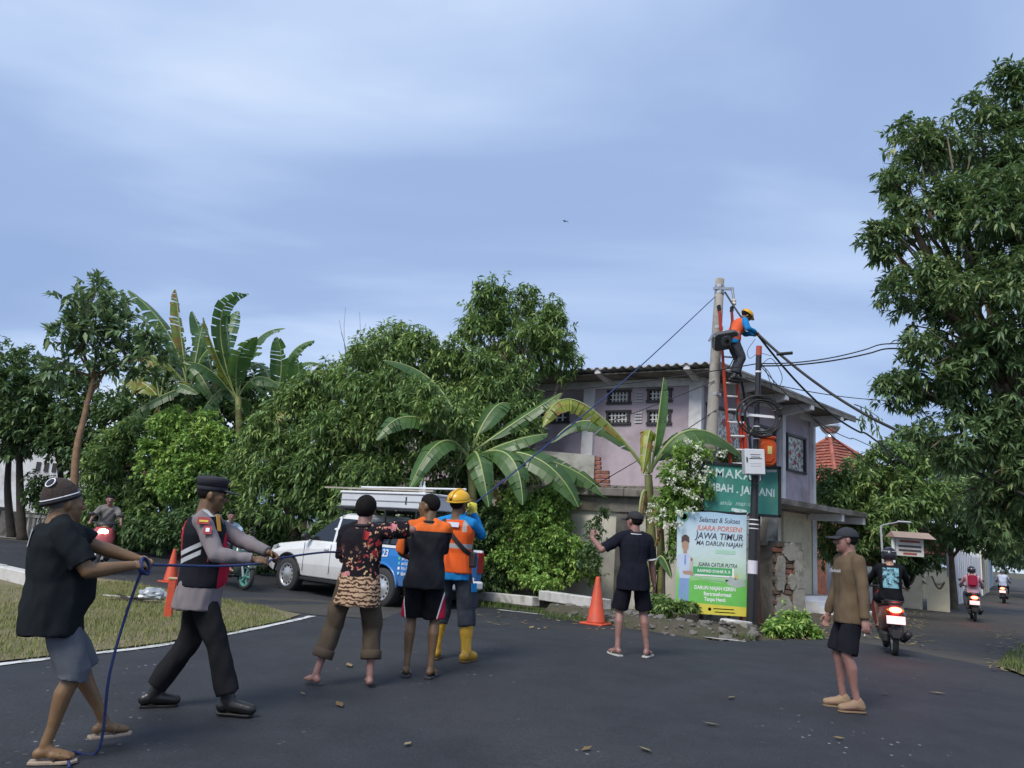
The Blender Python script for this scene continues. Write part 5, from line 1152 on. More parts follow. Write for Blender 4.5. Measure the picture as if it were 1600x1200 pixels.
def banner():
    o, w, h = board('banner', 'printed congratulation banner with a student figure hanging left of the black pole', 'banner', ((1063, 800), (1170, 803), (1163, 963), (1050, 952)), 15.42, None)
    # the sheet sags a little between its ties
    n = 14; V = []; k = 20
    for j in range(k + 1):
        for i in range(n + 1):
            u = i / n - .5; v = j / k - .5; x = u * w * (1 - .01 * math.sin(math.pi * (v + .5))); V.append((x, v * h + .012 * math.cos(u * 9) * (v > .3), .012 * math.sin(v * 17 + u * 4) + .02 * u * v - .012))
    fs = [(j * (n + 1) + i, j * (n + 1) + i + 1, (j + 1) * (n + 1) + i + 1, (j + 1) * (n + 1) + i) for j in range(k) for i in range(n)]
    MB().raw(V, fs).build('sheet', printmat('banner_print'), o, smooth=True, fixn=False)
    Z = .022; s = w / 112.0
    def flat(pts, m, name='print', z=Z): return MB().raw([((x - 56) * s, (80 - y) * s, z) for x, y in pts], [tuple(range(len(pts)))]).build(name, m, o, fixn=False)
    col = lambda nm, c: mat('ink_' + nm, c, .5, .06, 6, 0)
    dk = col('dark', (.07, .08, .11)); wh = col('white', (.75, .78, .76)); rd = col('orange', (.55, .13, .06)); gr = col('green', (.07, .36, .13)); yl = col('yellow', (.66, .58, .08)); sky_ = col('shirt', (.50, .58, .74)); blu = col('trousers', (.22, .33, .60)); skin = col('skin', (.42, .27, .19)); blk = col('cap', (.10, .06, .055))
    flat([(0, 143), (112, 146), (112, 160), (0, 160)], yl); flat([(14, 112), (40, 108), (70, 112), (112, 104), (112, 146), (0, 143), (8, 125)], col('lawn', (.15, .50, .10)), z=Z - .004)
    T = lambda b, x, y, sz, m, **k2: put_text(o, b, (x - 56) * s, (80 - y) * s, sz * s, m, Z + .004, **k2)
    T('Selamat & Sukses', 68, 14, 11.5, dk, bold=.001, shear=.25, sx=.82); T('JUARA PORSENI', 68, 27, 11, wh, bold=.004, shear=.2, sx=.92); T('JUARA PORSENI', 68, 27, 11, rd, bold=.0015, shear=.2, sx=.92).location.z += .002
    T('JAWA TIMUR', 68, 39.5, 14, dk, bold=.0025, shear=.2, sx=.92); T('MA DARUN NAJAH', 68, 51, 10, dk, bold=.0015, shear=.2, sx=.86)
    flat([(62, 60), (94, 60), (94, 66), (62, 66)], col('tab', (.38, .62, .48))); T('JUARA CATUR PUTRA', 66, 84, 8.5, dk, bold=.001, shear=.2, sx=.74)
    flat([(30, 88), (92, 88), (92, 102), (30, 102)], wh, z=Z - .002); flat([(27, 88), (89, 88), (89, 99.5), (27, 99.5)], gr); T('RAHMAD SYAHIR R. R', 60, 94, 6.4, wh, bold=.002, sx=.84)
    flat([(28, 104), (84, 106), (80, 109), (44, 107)], col('swoosh', (.30, .55, .30)))
    flat([(78, 106), (86, 100), (98, 104), (108, 103), (110, 114), (96, 117), (82, 113)], col('chess', (.38, .44, .42))); flat([(92, 100), (97, 96), (99, 103), (94, 105)], col('cup', (.55, .45, .18)))
    T('DARUN NAJAH KEREN', 62, 120, 8, wh, bold=.003, sx=.8); T('Bertransformasi', 66, 129, 8, wh, bold=.003, sx=.84); T('Tanpa Henti', 62, 137, 8, wh, bold=.003, sx=.84)
    for x0, x1, y in ((12, 42, 150), (60, 92, 150), (62, 94, 155), (20, 40, 155)): flat([(x0, y), (x1, y), (x1, y + 1.6), (x0, y + 1.6)], col('small', (.4, .34, .06)))
    circ = lambda cx, cy, r, m: flat([(cx + r * math.cos(a), cy + r * 1.0 * math.sin(a)) for a in [2 * math.pi * i / 18 for i in range(18)]], m, 'emblem')
    circ(11, 11, 7.5, col('seal', (.10, .30, .16))); circ(11, 11, 5, col('seal2', (.22, .42, .22))); circ(6, 151, 4, col('badge', (.55, .2, .1))); circ(54, 152, 2.6, col('badge2', (.3, .42, .12)))
    # printed figure of the student: white shirt, blue trousers, dark cap, holding a trophy
    f = MB
    flat([(6, 106), (21, 106), (21, 126), (20, 143), (14.5, 143), (13.8, 112), (12.5, 143), (5, 143), (4.5, 124)], blu, 'printed_figure', Z + .002)
    flat([(2, 72), (8, 69), (19, 69), (24, 72), (26, 84), (25, 98), (21, 107), (6, 107), (4, 92), (1, 90)], sky_, 'printed_figure', Z + .004)
    flat([(11, 60), (17, 60), (17, 70), (14, 72), (11, 70)], skin, 'printed_figure', Z + .003)
    flat([(8.2, 50), (19.5, 50), (19, 60), (16, 65), (12, 65), (8.8, 60)], skin, 'printed_figure', Z + .006); flat([(7.6, 52), (8, 43), (12, 39.5), (16, 39.5), (20, 43), (20.4, 52), (14, 49)], blk, 'printed_figure', Z + .008)
    flat([(13, 71), (15.5, 71), (16, 84), (14, 88), (12.6, 84)], blu, 'printed_figure', Z + .006)
    flat([(10, 96), (24, 95), (28, 98), (27, 102), (12, 101)], skin, 'printed_figure', Z + .008); flat([(22, 73), (26, 74), (27, 94), (21, 95)], col('trophy', (.48, .46, .40)), 'printed_figure', Z + .006); flat([(23, 76), (26, 76), (25.5, 80), (23.5, 80)], col('trophyred', (.35, .06, .06)), 'printed_figure', Z + .009)
    o.scale = (1, 1, .13)
    # rope ties
    for x, y in ((0, 0), (112, 1.5), (0, 158), (112, 159)):
        MB().tube([((x - 56) * s, (80 - y) * s, .0), ((x - 56) * s * 1.05, (80 - y) * s * 1.04, -.06)], .006, 5).build('tie', M_WHITE, o)
banner()

# --- traffic cones
def cone(loc, H, label, tilt=0.0):
    o = empty('traffic_cone', loc, RNG.uniform(0, 3), label, 'traffic cone', 'orange traffic cones'); s = H / .75
    MB().prism([(-.2 * s, -.2 * s), (.2 * s, -.2 * s), (.2 * s, .2 * s), (-.2 * s, .2 * s)], 0, .035 * s).build('base', M_CONE, o, bevel=.012)
    MB().lathe([(.155 * s, .034 * s), (.15 * s, .06 * s), (.145 * s, .07 * s), (.036 * s, .73 * s), (.03 * s, .75 * s), (.022 * s, .75 * s), (.02 * s, .70 * s)], n=20).build('body', M_CONE, o, smooth=True)
    return o
cone(G(931, 976), .82, 'orange traffic cone standing on the road left of the pointing man')
cone(onG(*(P(270, 880, 17.0)[:2])), .70, 'orange traffic cone half hidden behind the policeman')
def marker_post():
    g = G(262, 965); o = empty('marker_post', g, .2, 'short faded orange post on the grass behind the policeman', 'post')
    MB().prism([(-.05, -.04), (.05, -.04), (.05, .04), (-.05, .04)], -.05, .50).build('post', M_CONE, o, bevel=.01); MB().box((0, 0, .515), (.12, .1, .03)).build('cap', mat('pale_wood', (.42, .30, .18), .8), o, bevel=.008)
marker_post()
def litter_bag():
    g = G(238, 938); o = empty('plastic_bag', g, .3, 'crumpled clear plastic bag lying on the dry grass', 'bag'); rng = np.random.default_rng(9)
    bm = bmesh.new(); bmesh.ops.create_icosphere(bm, subdivisions=3, radius=1)
    for v in bm.verts:
        k = 1 + .35 * mnoise.noise(v.co * 2.4) + .18 * mnoise.noise(v.co * 6); v.co = Vector((v.co.x * .22 * k, v.co.y * .12 * k, max(0, v.co.z * .12 * k + .08)))
    me = bpy.data.meshes.new('bag'); bm.to_mesh(me); bm.free(); me.materials.append(mat('cloudy_plastic', (.30, .33, .36), .25, .2, 8, .3)); link_mesh('film', me, o)
    MB().bar((-.2, 0, .03), (-.75, .05, .05), .02, .015).build('strip', M_WHITE, o)
    o2 = empty('scrap_pile', G(200, 942), 0, 'small heap of dark scraps and twigs on the grass', 'scrap')
    for i in range(9): MB().bar((RNG.uniform(-.3, .3), RNG.uniform(-.15, .15), .03), (RNG.uniform(-.5, .5), RNG.uniform(-.2, .2), RNG.uniform(.03, .14)), .03, .02).build('twig', M_BARKD, o2)
litter_bag()

# --- cables
def cable(pts, r, label, name='cable', m=None, cat='cable', group='overhead cables', n=6):
    pts = [np.array(p, float) for p in pts]; o = MB(); base = pts[0]
    o.tube(smooth_line(pts, n), r, 6); return tag(o.build(name, m or M_RUBBER, smooth=True), label, cat, group)
def sag(a, b, s, k=9):
    a = np.array(a); b = np.array(b); return [a + (b - a) * t - np.array([0, 0, 4 * s * t * (1 - t)]) for t in np.linspace(0, 1, k)]
HANDS_UP = P(1184, 522, D_UP - .6)      # where the worker grips the cable
cable(sag(HANDS_UP, P(1400, 672, 14.6), .18) + sag(P(1400, 672, 14.6), P(1640, 790, 12.2), .05)[1:], .032, 'thick black cable from the worker to the big right tree')
cable(sag(HANDS_UP + [0, 0, -.02], P(1360, 682, 22.0), .35) + [P(1420, 730, 26)], .026, 'second black cable sagging from the worker towards the house corner')
cable([POLE_B + POLE_V * .955 + [.1, -.1, 0], P(1160, 498, D_UP - .5), HANDS_UP], .02, 'cable stretched from the pole top to the worker hands')
a0 = BPB + BPV * .935
cable(sag(P(640, 610, 30), a0, .35), .012, 'thin wire from behind the trees to the black pole')
cable(sag(a0, P(1378, 538, 15.2), .12) + sag(P(1378, 538, 15.2), P(1700, 500, 15), .1)[1:], .013, 'upper thin wire from the black pole into the right tree')
cable(sag(a0 - [0, 0, .05], P(1385, 545, 15.2), .10) + sag(P(1385, 545, 15.2), P(1700, 520, 15), .1)[1:], .016, 'lower wire from the black pole into the right tree')

cable([P(1214, 553.5, BPB[1] - .02), P(1238, 551.5, BPB[1] - .02)], .035, 'fat black splice sleeve on the wire right of the black pole', 'splice_sleeve')
cable(sag(P(1165, 590, 17.5), P(1450, 625, 24), .2), .012, 'thin wire crossing behind the black pole above the roof edge')
cable(sag(a0, P(1345, 690, 20), .3) + [P(1440, 735, 26)], .010, 'thin drop wire from the black pole past the roof corner')
cable(sag(P(740, 720, 19.5), P(1117, 595, D_UP - .15), .15), .010, 'thin wire from the trees to the concrete pole across the house')
cable(sag(P(760, 845, 18.8), P(1120, 640, D_UP - .15), .15), .010, 'lower thin wire crossing the house wall to the pole')
cable([P(1150, 560, 16.75), P(1158, 590, 16.7), P(1166, 640, 16.9), P(1172, 690, 16.9), P(1174, 740, 16.9)], .03, 'thick black conduit hanging beside the ladder')
cable([a0, P(1200, 580, 15.2), P(1214, 605, 15.2), P(1222, 588, 15.2), P(1205, 560, 15.2), a0 - [0, 0, .1]], .007, 'loose loop of thin wire at the top of the black pole')
cable([a0, P(1195, 575, 15.2), P(1208, 612, 15.3), P(1214, 640, 15.4)], .007, 'slack thin wire hanging from the black pole')
cable([P(1146, 478, D_UP - .2), P(1140, 530, D_UP - .7), P(1150, 560, D_UP - .6), P(1157, 585, D_UP - .5)], .008, 'thin slack lead beside the street light')
cable([P(1180, 530, D_UP - .6), P(1168, 548, D_UP - .6), P(1172, 560, D_UP - .6), P(1185, 552, D_UP - .6), P(1205, 556, D_UP - .6)], .006, 'small loop of wire dangling below the worker hands')
cable(sag(P(1272, 655, 24.2), P(1330, 705, 24.5), .05) + [P(1400, 760, 27)], .018, 'dark wire from the roof corner to the tree by the tiled house')
def torn_branch():
    a = P(1345, 640, 15.3); o = empty('broken_branch', a, 0, 'broken leafy twig dangling from the thick cable', 'branch'); mb = MB(); rng = np.random.default_rng(4); tw = []
    for (p, q) in (((1335, 632), (1370, 650)), ((1345, 636), (1346, 664)), ((1352, 640), (1366, 668)), ((1362, 648), (1380, 695)), ((1380, 695), (1400, 740)), ((1380, 692), (1340, 712))):
        pts = limb(mb, P(*p, 15.2) - a, P(*q, 15.3) - a, .012, .006, rng, .06, 5, 5); tw += pts[2:]
    mb.build('twig', M_BARKD, o)
    C = np.array([t for t in tw[:12]]); V = leaf_geo(C, unit(rng.normal(size=(len(C), 3)) * .3 + [0, 0, -1]), 4, .17, .045, .4, (.2, .9), rng); tag(link_mesh('foliage', fast_mesh('foliage', V.reshape(-1, 3), 5, LFACES, len(V), M_RIGHT), o), kind='stuff')
torn_branch()

# --- small street sign and lamp post by the gate on the right
def gate_sign():
    b = gp(1398, 23.0); top = P(1395, 838, 23.0)
    o = empty('street_sign', b, 0, 'small white notice board with a little roof on a white post by the gate', 'sign'); v = top - b
    MB().tube([(0, 0, -.1), v], .05, 8).build('post', M_WHITE, o)
    w = .82; c = v + np.array([.48, 0, -.28])
    MB().box(c, (w, .06, .52)).build('board', mat('notice_white', (.62, .60, .56), .6, .06, 4, .02), o)
    for z, ww, nm, cc in ((.16, .6, 'ink_red', (.35, .08, .06)), (.02, .66, 'ink_dark', (.08, .06, .06)), (-.1, .66, 'ink_dark', (.08, .06, .06)), (-.19, .4, 'ink_red', (.35, .08, .06))): MB().box(c + [0, -.036, z], (ww, .008, .06), 0).build('print_line', mat(nm + '_far', cc, .6), o)
    MB().raw([v + np.array(q) for q in ((-.1, -.3, -.02), (1.12, -.3, -.02), (1.12, .3, -.02), (-.1, .3, -.02), (-.05, 0, .16), (1.06, 0, .16))], [(0, 1, 5, 4), (2, 3, 4, 5), (0, 4, 3), (1, 2, 5), (0, 3, 2, 1)]).build('roof', mat('sign_roof', (.30, .22, .18), .7), o)
    b = gp(1384, 23.6); top = P(1376, 822, 23.6); o = empty('lamp_post', b, 0, 'thin grey lamp post left of the small notice board', 'lamp post'); v = top - b
    MB().tube([(0, 0, -.1), v * .5, v], [.04, .035, .03], 8).build('post', M_GREYP, o); MB().tube(smooth_line([v, v + [.15, 0, .06], v + [.55, 0, .16]], 4), .018, 6).build('arm', M_GREYP, o)
    MB().box(v + [.72, 0, .17], (.42, .14, .06)).build('lamp_head', M_GREYP, o, bevel=.03)
gate_sign()
def bird():
    c = P(883, 346, 95); o = empty('bird', c, .5, 'tiny dark bird flying in the open sky', 'bird')
    mb = MB(); mb.ell((0, 0, 0), (.07, .24, .07)); mb.ell((0, .25, .03), (.045, .06, .045)); mb.cap((0, -.2, 0), (0, -.36, .0), .04, .02)
    for s in (-1, 1): mb.raw([(0, .1, .03), (s * .30, .12, .14), (s * .52, -.06, -.06), (s * .26, -.1, .1), (0, -.12, .03), (0, .1, .01), (s * .30, .12, .12), (s * .52, -.06, -.08), (s * .26, -.1, .08), (0, -.12, .01)], [(0, 1, 3, 4), (1, 2, 3), (5, 9, 8, 6), (6, 8, 7), (0, 5, 6, 1), (1, 6, 7, 2), (2, 7, 8, 3), (3, 8, 9, 4)])
    mb.build('body', M_BLACK, o, smooth=True)
bird()
# ------------------------------------------------------------------ vehicles
def boolean_cut(me, cutters):
    o = bpy.data.objects.new('cut_tmp', me); COL.objects.link(o); tmp = [o]
    for c in cutters:
        k = bpy.data.objects.new('cut_tool', c); COL.objects.link(k); tmp.append(k)
        m = o.modifiers.new('cut', 'BOOLEAN'); m.object = k; m.operation = 'DIFFERENCE'; m.solver = 'EXACT'
    bpy.context.view_layer.update()
    r = bpy.data.meshes.new_from_object(o.evaluated_get(bpy.context.evaluated_depsgraph_get()))
    for t in tmp: bpy.data.objects.remove(t)
    return r
def paint(name, col, rough=.25, dirt=None):
    if name in MATS: return MATS[name]
    m, nt, N, L, b = nmat(name); tc = N.new('ShaderNodeTexCoord').outputs['Object']
    c = mixc(N, L, mth(N, L, 'MULTIPLY', step(N, L, tnoise(N, L, tc, 1.5, 6, .7), .45, .75), .28), col, dirt or tuple(k * .6 for k in col))
    sp = N.new('ShaderNodeSeparateXYZ'); L.new(tc, sp.inputs[0])
    L.new(mixc(N, L, mth(N, L, 'MULTIPLY', step(N, L, sp.outputs[2], .95, .35), .3), c, (.20, .17, .14)), b.inputs['Base Color'])
    b.inputs['Roughness'].default_value = rough; b.inputs['Coat Weight'].default_value = .5; b.inputs['Coat Roughness'].default_value = .08
    MATS[name] = m; return m
M_CARW = paint('car_white', (.70, .71, .72)); M_CARB = paint('car_blue', (.02, .17, .50)); M_TRIM = mat('black_trim', (.02, .02, .022), .5, .1, 8, .05)
M_TYRE = mat('tyre', (.028, .028, .029), .8, .2, 20, .2, 60); M_RIM = mat('steel_rim', (.50, .51, .53), .35, .08, 6, 0, metal=.6)
M_CARGLASS = glassmat('car_glass', (.015, .018, .022), .05)
def wheel(par, x, y, r, w, side, rim_m=None, holes=12):
    Ry = Matrix.Rotation(math.radians(90) * (-side), 3, 'X'); c = (x, y, r)
    o = MB(); o.lathe([(r * .64, -w * .5), (r * .90, -w * .5), (r * .985, -w * .40), (r, -w * .2), (r, w * .2), (r * .985, w * .40), (r * .90, w * .5), (r * .66, w * .5)], c, 28, R=Ry, caps=False)
    t = o.build('wheel', M_TYRE, par, smooth=True)
    MB().lathe([(r * .67, -w * .3), (r * .67, w * .47), (r * .62, w * .49), (r * .57, w * .36), (r * .50, w * .30), (r * .40, w * .38), (r * .24, w * .40), (r * .18, w * .48), (r * .02, w * .49)], c, 28, R=Ry, caps=False).build('rim', rim_m or M_RIM, t, smooth=True)
    for i in range(holes):
        a = 2 * math.pi * i / holes; q = Vector(c) + Ry @ Vector((math.cos(a) * r * .485, math.sin(a) * r * .485, w * .315))
        MB().lathe([(r * .055, -.004), (r * .055, .018)], tuple(q), 8, R=Ry).build('rim_hole', M_TRIM, t)
    return t
def truck():
    g = (G(452, 921) + G(604, 941)) / 2; A = G(444, 924); B = G(602, 944)
    # both wheels of the visible side stand on A and B
    dirv = A - B; ang = math.atan2(dirv[1], dirv[0]); wb = np.linalg.norm(dirv[:2])
    ang = math.radians(141); sc = 1.05; side = np.array([-math.sin(ang), math.cos(ang)])
    mid = (A + B) / 2; c = mid[:2] - side * .78 * sc
    o = empty('pickup_truck', (c[0], c[1], float(gz(c[0], c[1])) - .01), ang, 'white double cab pickup with blue rear bed and white box on its roof rack', 'truck')
    o.scale = (sc, sc, sc)
    def ring(x, zb, zs, zt, wb_, ws, wt):
        return [Vector(p) for p in ((x, wb_, zb), (x, ws, zb + (zs - zb) * .45), (x, ws * 1.0, zs), (x, wt, zt), (x, 0, zt + .02), (x, -wt, zt), (x, -ws, zs), (x, -ws, zb + (zs - zb) * .45), (x, -wb_, zb))]
    cut = lambda: [MB().lathe([(.44, -1.2), (.44, 1.2)], (x, 0, .40), 28, R=Matrix.Rotation(math.pi / 2, 3, 'X')).mesh('arch') for x in (1.54, -1.54)]
    fr = MB(); fr.loft([ring(2.50, .62, .78, .90, .62, .66, .60), ring(2.42, .50, .80, .98, .78, .80, .70), ring(2.15, .44, .86, 1.04, .86, .89, .76), ring(1.6, .42, .92, 1.10, .88, .925, .80), ring(1.0, .40, .98, 1.16, .88, .925, .86), ring(.4, .40, 1.0, 1.16, .88, .925, .88), ring(-.74, .40, 1.0, 1.16, .88, .925, .88)])
    bm = boolean_cut(fr.mesh('b'), cut()); bm.materials.clear(); bm.materials.append(M_CARW); body = link_mesh('body', bm, o)
    md = body.modifiers.new('bevel', 'BEVEL'); md.width = .025; md.segments = 2; md.angle_limit = .6
    bed = MB(); bed.loft([ring(-.76, .44, 1.02, 1.17, .88, .925, .90), ring(-1.54, .44, 1.02, 1.17, .88, .925, .90), ring(-2.40, .46, 1.02, 1.17, .88, .925, .90), ring(-2.62, .52, 1.02, 1.17, .85, .90, .88)])
    bm = boolean_cut(bed.mesh('b'), cut()); bm.materials.clear(); bm.materials.append(M_CARB); bd = link_mesh('bed', bm, o)
    md = bd.modifiers.new('bevel', 'BEVEL'); md.width = .02; md.segments = 2; md.angle_limit = .6
    for s in (-1, 1): MB().bar((-.78, s * .90, 1.19), (-2.6, s * .885, 1.19), .05, .05).build('bed_rail', M_WHITE, bd)
    # cab greenhouse
    def gring(z, xf, xr, y): return [Vector(p) for p in ((xf, y * .82, z), (xf - .16, y, z), (xr, y, z), (xr, -y, z), (xf - .16, -y, z), (xf, -y * .82, z))]
    cab = MB(); cab.loft([gring(1.13, 1.16, -.72, .86), gring(1.45, .70, -.72, .79), gring(1.74, .26, -.70, .70), gring(1.80, .10, -.66, .62)])
    cb = cab.build('cab', M_CARW, o, bevel=.03, seg=2)
    # glass a few millimetres proud of the cab
    def pane(pts, name='window', m=M_CARGLASS, par=cb, off=.006):
        p = [Vector(q) for q in pts]; n = (p[1] - p[0]).cross(p[2] - p[0]).normalized(); cen = sum(p, Vector()) / len(p)
        if n.dot(cen - Vector((-.2, 0, 1.3))) < 0: n = -n
        f = [q + n * off for q in p] + [q - n * .004 for q in p]; k = len(p)
        return MB().raw(f, [tuple(range(k)), tuple(range(k, 2 * k))[::-1]] + [(i, (i + 1) % k, k + (i + 1) % k, k + i) for i in range(k)]).build(name, m, par)
    for s in (1, -1):
        w0 = lambda x, z: (x, s * (np.interp(z, [1.13, 1.45, 1.74], [.86, .79, .70]) + .004), z)
        pane([w0(.94, 1.18), w0(.12, 1.18), w0(.12, 1.68), w0(.20, 1.68), w0(.52, 1.47)]); pane([w0(.04, 1.18), w0(-.64, 1.18), w0(-.62, 1.67), w0(.04, 1.68)])
        # doors: fine gaps, handles, mirror
        for x in (.98, .08, -.66): MB().bar((x, s * .9275, .50), (x, s * .9275, 1.12), .006, .012).build('door_gap', M_TRIM, body)
        for x in (.22, -.52): MB().bar((x - .08, s * .94, 1.02), (x + .08, s * .94, 1.02), .025, .035).build('handle', M_CARW, body)
        mr = MB(); mr.ell((.86, s * 1.02, 1.24), (.07, .12, .09)); mr.bar((.88, s * .84, 1.2), (.87, s * .95, 1.22), .04, .04); mr.build('mirror', M_TRIM, o, smooth=True)
        MB().bar((1.0, s * .90, .36), (-.95, s * .90, .36), .12, .05).build('side_step', M_TRIM, o)
        wheel(o, 1.54, s * .80, .385, .23, s); wheel(o, -1.54, s * .80, .385, .23, s)
        for x in (1.54, -1.54):   # arch lips
            MB().tube([(x + math.cos(a) * .455, s * .918, .40 + math.sin(a) * .455) for a in np.linspace(.05, math.pi - .05, 14)], .026, 6).build('arch_lip', M_TRIM if x > 0 else M_CARB, o, smooth=True)
        hl = MB(); hl.prism([(2.46, .86), (2.30, .98), (1.98, 1.02), (2.12, .90), (2.42, .80)], 0, .05, fn=lambda x, y, z: (x, s * (.90 - (max(x - 2.0, 0)) * .42 - z + .02), y)); hl.build('headlight', glassmat('headlight_glass', (.5, .52, .55), .1), o)
        tl = MB(); tl.box((-2.60, s * .80, .96), (.10, .20, .42)); tl.build('tail_light', mat('tail_red', (.30, .015, .02), .25, .1, 5, 0), o, bevel=.015)
    pane([(1.12, .66, 1.17), (1.12, -.66, 1.17), (.33, -.54, 1.70), (.33, .54, 1.70)], 'windscreen', off=.02)
    bp = MB(); bp.loft([[Vector((2.40, y, .40)), Vector((2.62 - abs(y) * .16, y, .46)), Vector((2.60 - abs(y) * .16, y, .70)), Vector((2.40, y, .76))] for y in (-.92, -.6, 0, .6, .92)]); bp.build('front_bumper', M_TRIM, o, bevel=.02)
    MB().box((2.48, 0, .83), (.06, 1.1, .18)).build('grille', M_TRIM, o)
    MB().box((-2.72, 0, .52), (.16, 1.5, .16)).build('rear_bumper', M_WHITE, o, bevel=.03)
    tg = MB(); tg.box((-2.635, 0, .86), (.04, 1.38, .52)); tgo = tg.build('tailgate', M_CARB, o, bevel=.015)
    MB().box((-2.66, -.1, .84), (.012, .5, .34)).build('graphic', mat('print_pale', (.42, .55, .66), .4), tgo); MB().box((-2.666, .05, .86), (.012, .07, .3)).build('graphic', mat('print_red', (.5, .06, .04), .4), tgo); MB().box((-2.666, -.10, .86), (.012, .07, .3)).build('graphic', mat('print_orange', (.55, .22, .12), .4), tgo)
    MB().box((-2.66, 0, .62), (.012, 1.2, .1)).build('graphic', M_WHITE, tgo)
    # lettering on the blue side
    def side_text(body_, x, z, sz, m, **k):
        t = link_mesh('lettering', text_mesh(body_, sz, m, **k), bd); t.rotation_euler = (math.pi / 2, 0, math.pi); t.location = (x, .9325, z)
    side_text('123', -1.56, .93 + .12, .20, M_WHITE, bold=.004, shear=.2, sx=.9); 
    for i, (tx, cc) in enumerate((('pln_id', (.6, .1, .12)), ('pln_123', (.1, .45, .2)), ('pln123_official', (.1, .45, .5)), ('PLN 123', (.75, .75, .8)), ('@pln_123', (.3, .6, .75)))):
        side_text(tx, -2.10, 1.08 - i * .095, .075, M_WHITE, bold=.001, align='LEFT', sx=.8)
        MB().lathe([(.03, 0), (.03, .004)], (-2.03, .93, 1.08 - i * .095), 12, R=Matrix.Rotation(-math.pi / 2, 3, 'X')).build('icon', mat('icon_%d' % i, cc, .4), bd)
    # canopy frame with dark panes over the bed, rack on top
    cn = MB(); cn.loft([[Vector((x, y, z)) for x, y in ((-.80, w), (-2.35, w), (-2.35, -w), (-.80, -w))] for z, w in ((1.21, .82), (1.62, .72), (1.66, .66))]); cno = cn.build('canopy', M_CARGLASS, o, bevel=.03)
    for x in (-.82, -1.55, -2.34):
        for s in (-1, 1): MB().bar((x, s * .835, 1.2), (x, s * .73, 1.66), .06, .03).build('canopy_post', M_TRIM, cno)
    for x in (.0, -.6, -1.3, -2.2): MB().bar((x, -.76, 1.88), (x, .76, 1.88), .04, .04).build('rack_bar', M_TRIM, o)
    for s in (-1, 1): MB().bar((.3, s * .74, 1.92), (-2.4, s * .74, 1.92), .04, .04).build('rack_rail', M_TRIM, o)
    for x in (.05, -.6, -1.3, -2.2):
        for s in (-1, 1): MB().bar((x, s * .74, 1.64 if x < -.7 else 1.72), (x, s * .74, 1.9), .035, .035).build('rack_post', M_TRIM, o)
    return o, ang, sc
TRUCK, TR_A, TR_S = truck()
def truck_load():
    def W(p): return np.array(TRUCK.matrix_basis @ Vector(p))
    c = W((-1.0, .1, 1.94)); o = empty('roof_box', c, TR_A, 'long white storage box strapped on the pickup roof rack', 'box')
    MB().box((0, 0, .16), (2.7, 1.12, .30)).build('box', mat('aluminium_white', (.56, .58, .62), .4, .06, 3, .03), o, bevel=.02); MB().box((0, 0, .335), (2.76, 1.18, .05)).build('lid', M_WHITE, o, bevel=.012)
    for x in (-.8, .5): MB().box((x, .572, .18), (.03, .012, .16)).build('strap', M_BLACK, o)
    MB().bar((-1.35, .566, .16), (1.35, .566, .16), .012, .02).build('seam', mat('seam_grey', (.25, .26, .28), .5), o)
    q = W((-.5, .5, 2.33)); p = empty('plank', q, TR_A + .05, 'thin wooden plank lying across the white roof box', 'plank'); MB().bar((-1.9, 0, 0), (1.5, 0, .02), .09, .035).build('board', mat('weathered_plank', (.34, .31, .27), .85, .2, 3, .2), p)
    q = W((-1.2, .25, 2.38)); p = empty('pipe', q, TR_A - .1, 'pale pipe lying on the white roof box', 'pipe'); MB().tube([(-2.1, 0, 0), (1.4, .1, .02)], .02, 8).build('tube', M_WHITE, p)
    for k in range(2):
        q = W((-1.30 - k * .10, -.2, 2.32)); p = empty('bottle', q, 0, ('left' if k == 0 else 'right') + ' white bottle standing on the pickup roof box', 'bottle', 'bottles on the truck box')
        MB().lathe([(.035, 0), (.04, .02), (.04, .16), (.018, .2), (.018, .24), (.022, .25), (.022, .28)], n=12).build('flask', M_WHITE, p, smooth=True)
    q = W((-2.3, .55, 1.24)); p = empty('bamboo', q, TR_A, 'bamboo pole sticking out of the truck tail', 'bamboo pole'); MB().tube([(.9, 0, -.05), (-.2, -.1, .0), (-.75, -.16, .05)], [.04, .045, .03], 8).build('culm', mat('bamboo', (.48, .25, .08), .5, .2, 6, .1), p, smooth=True)
truck_load()

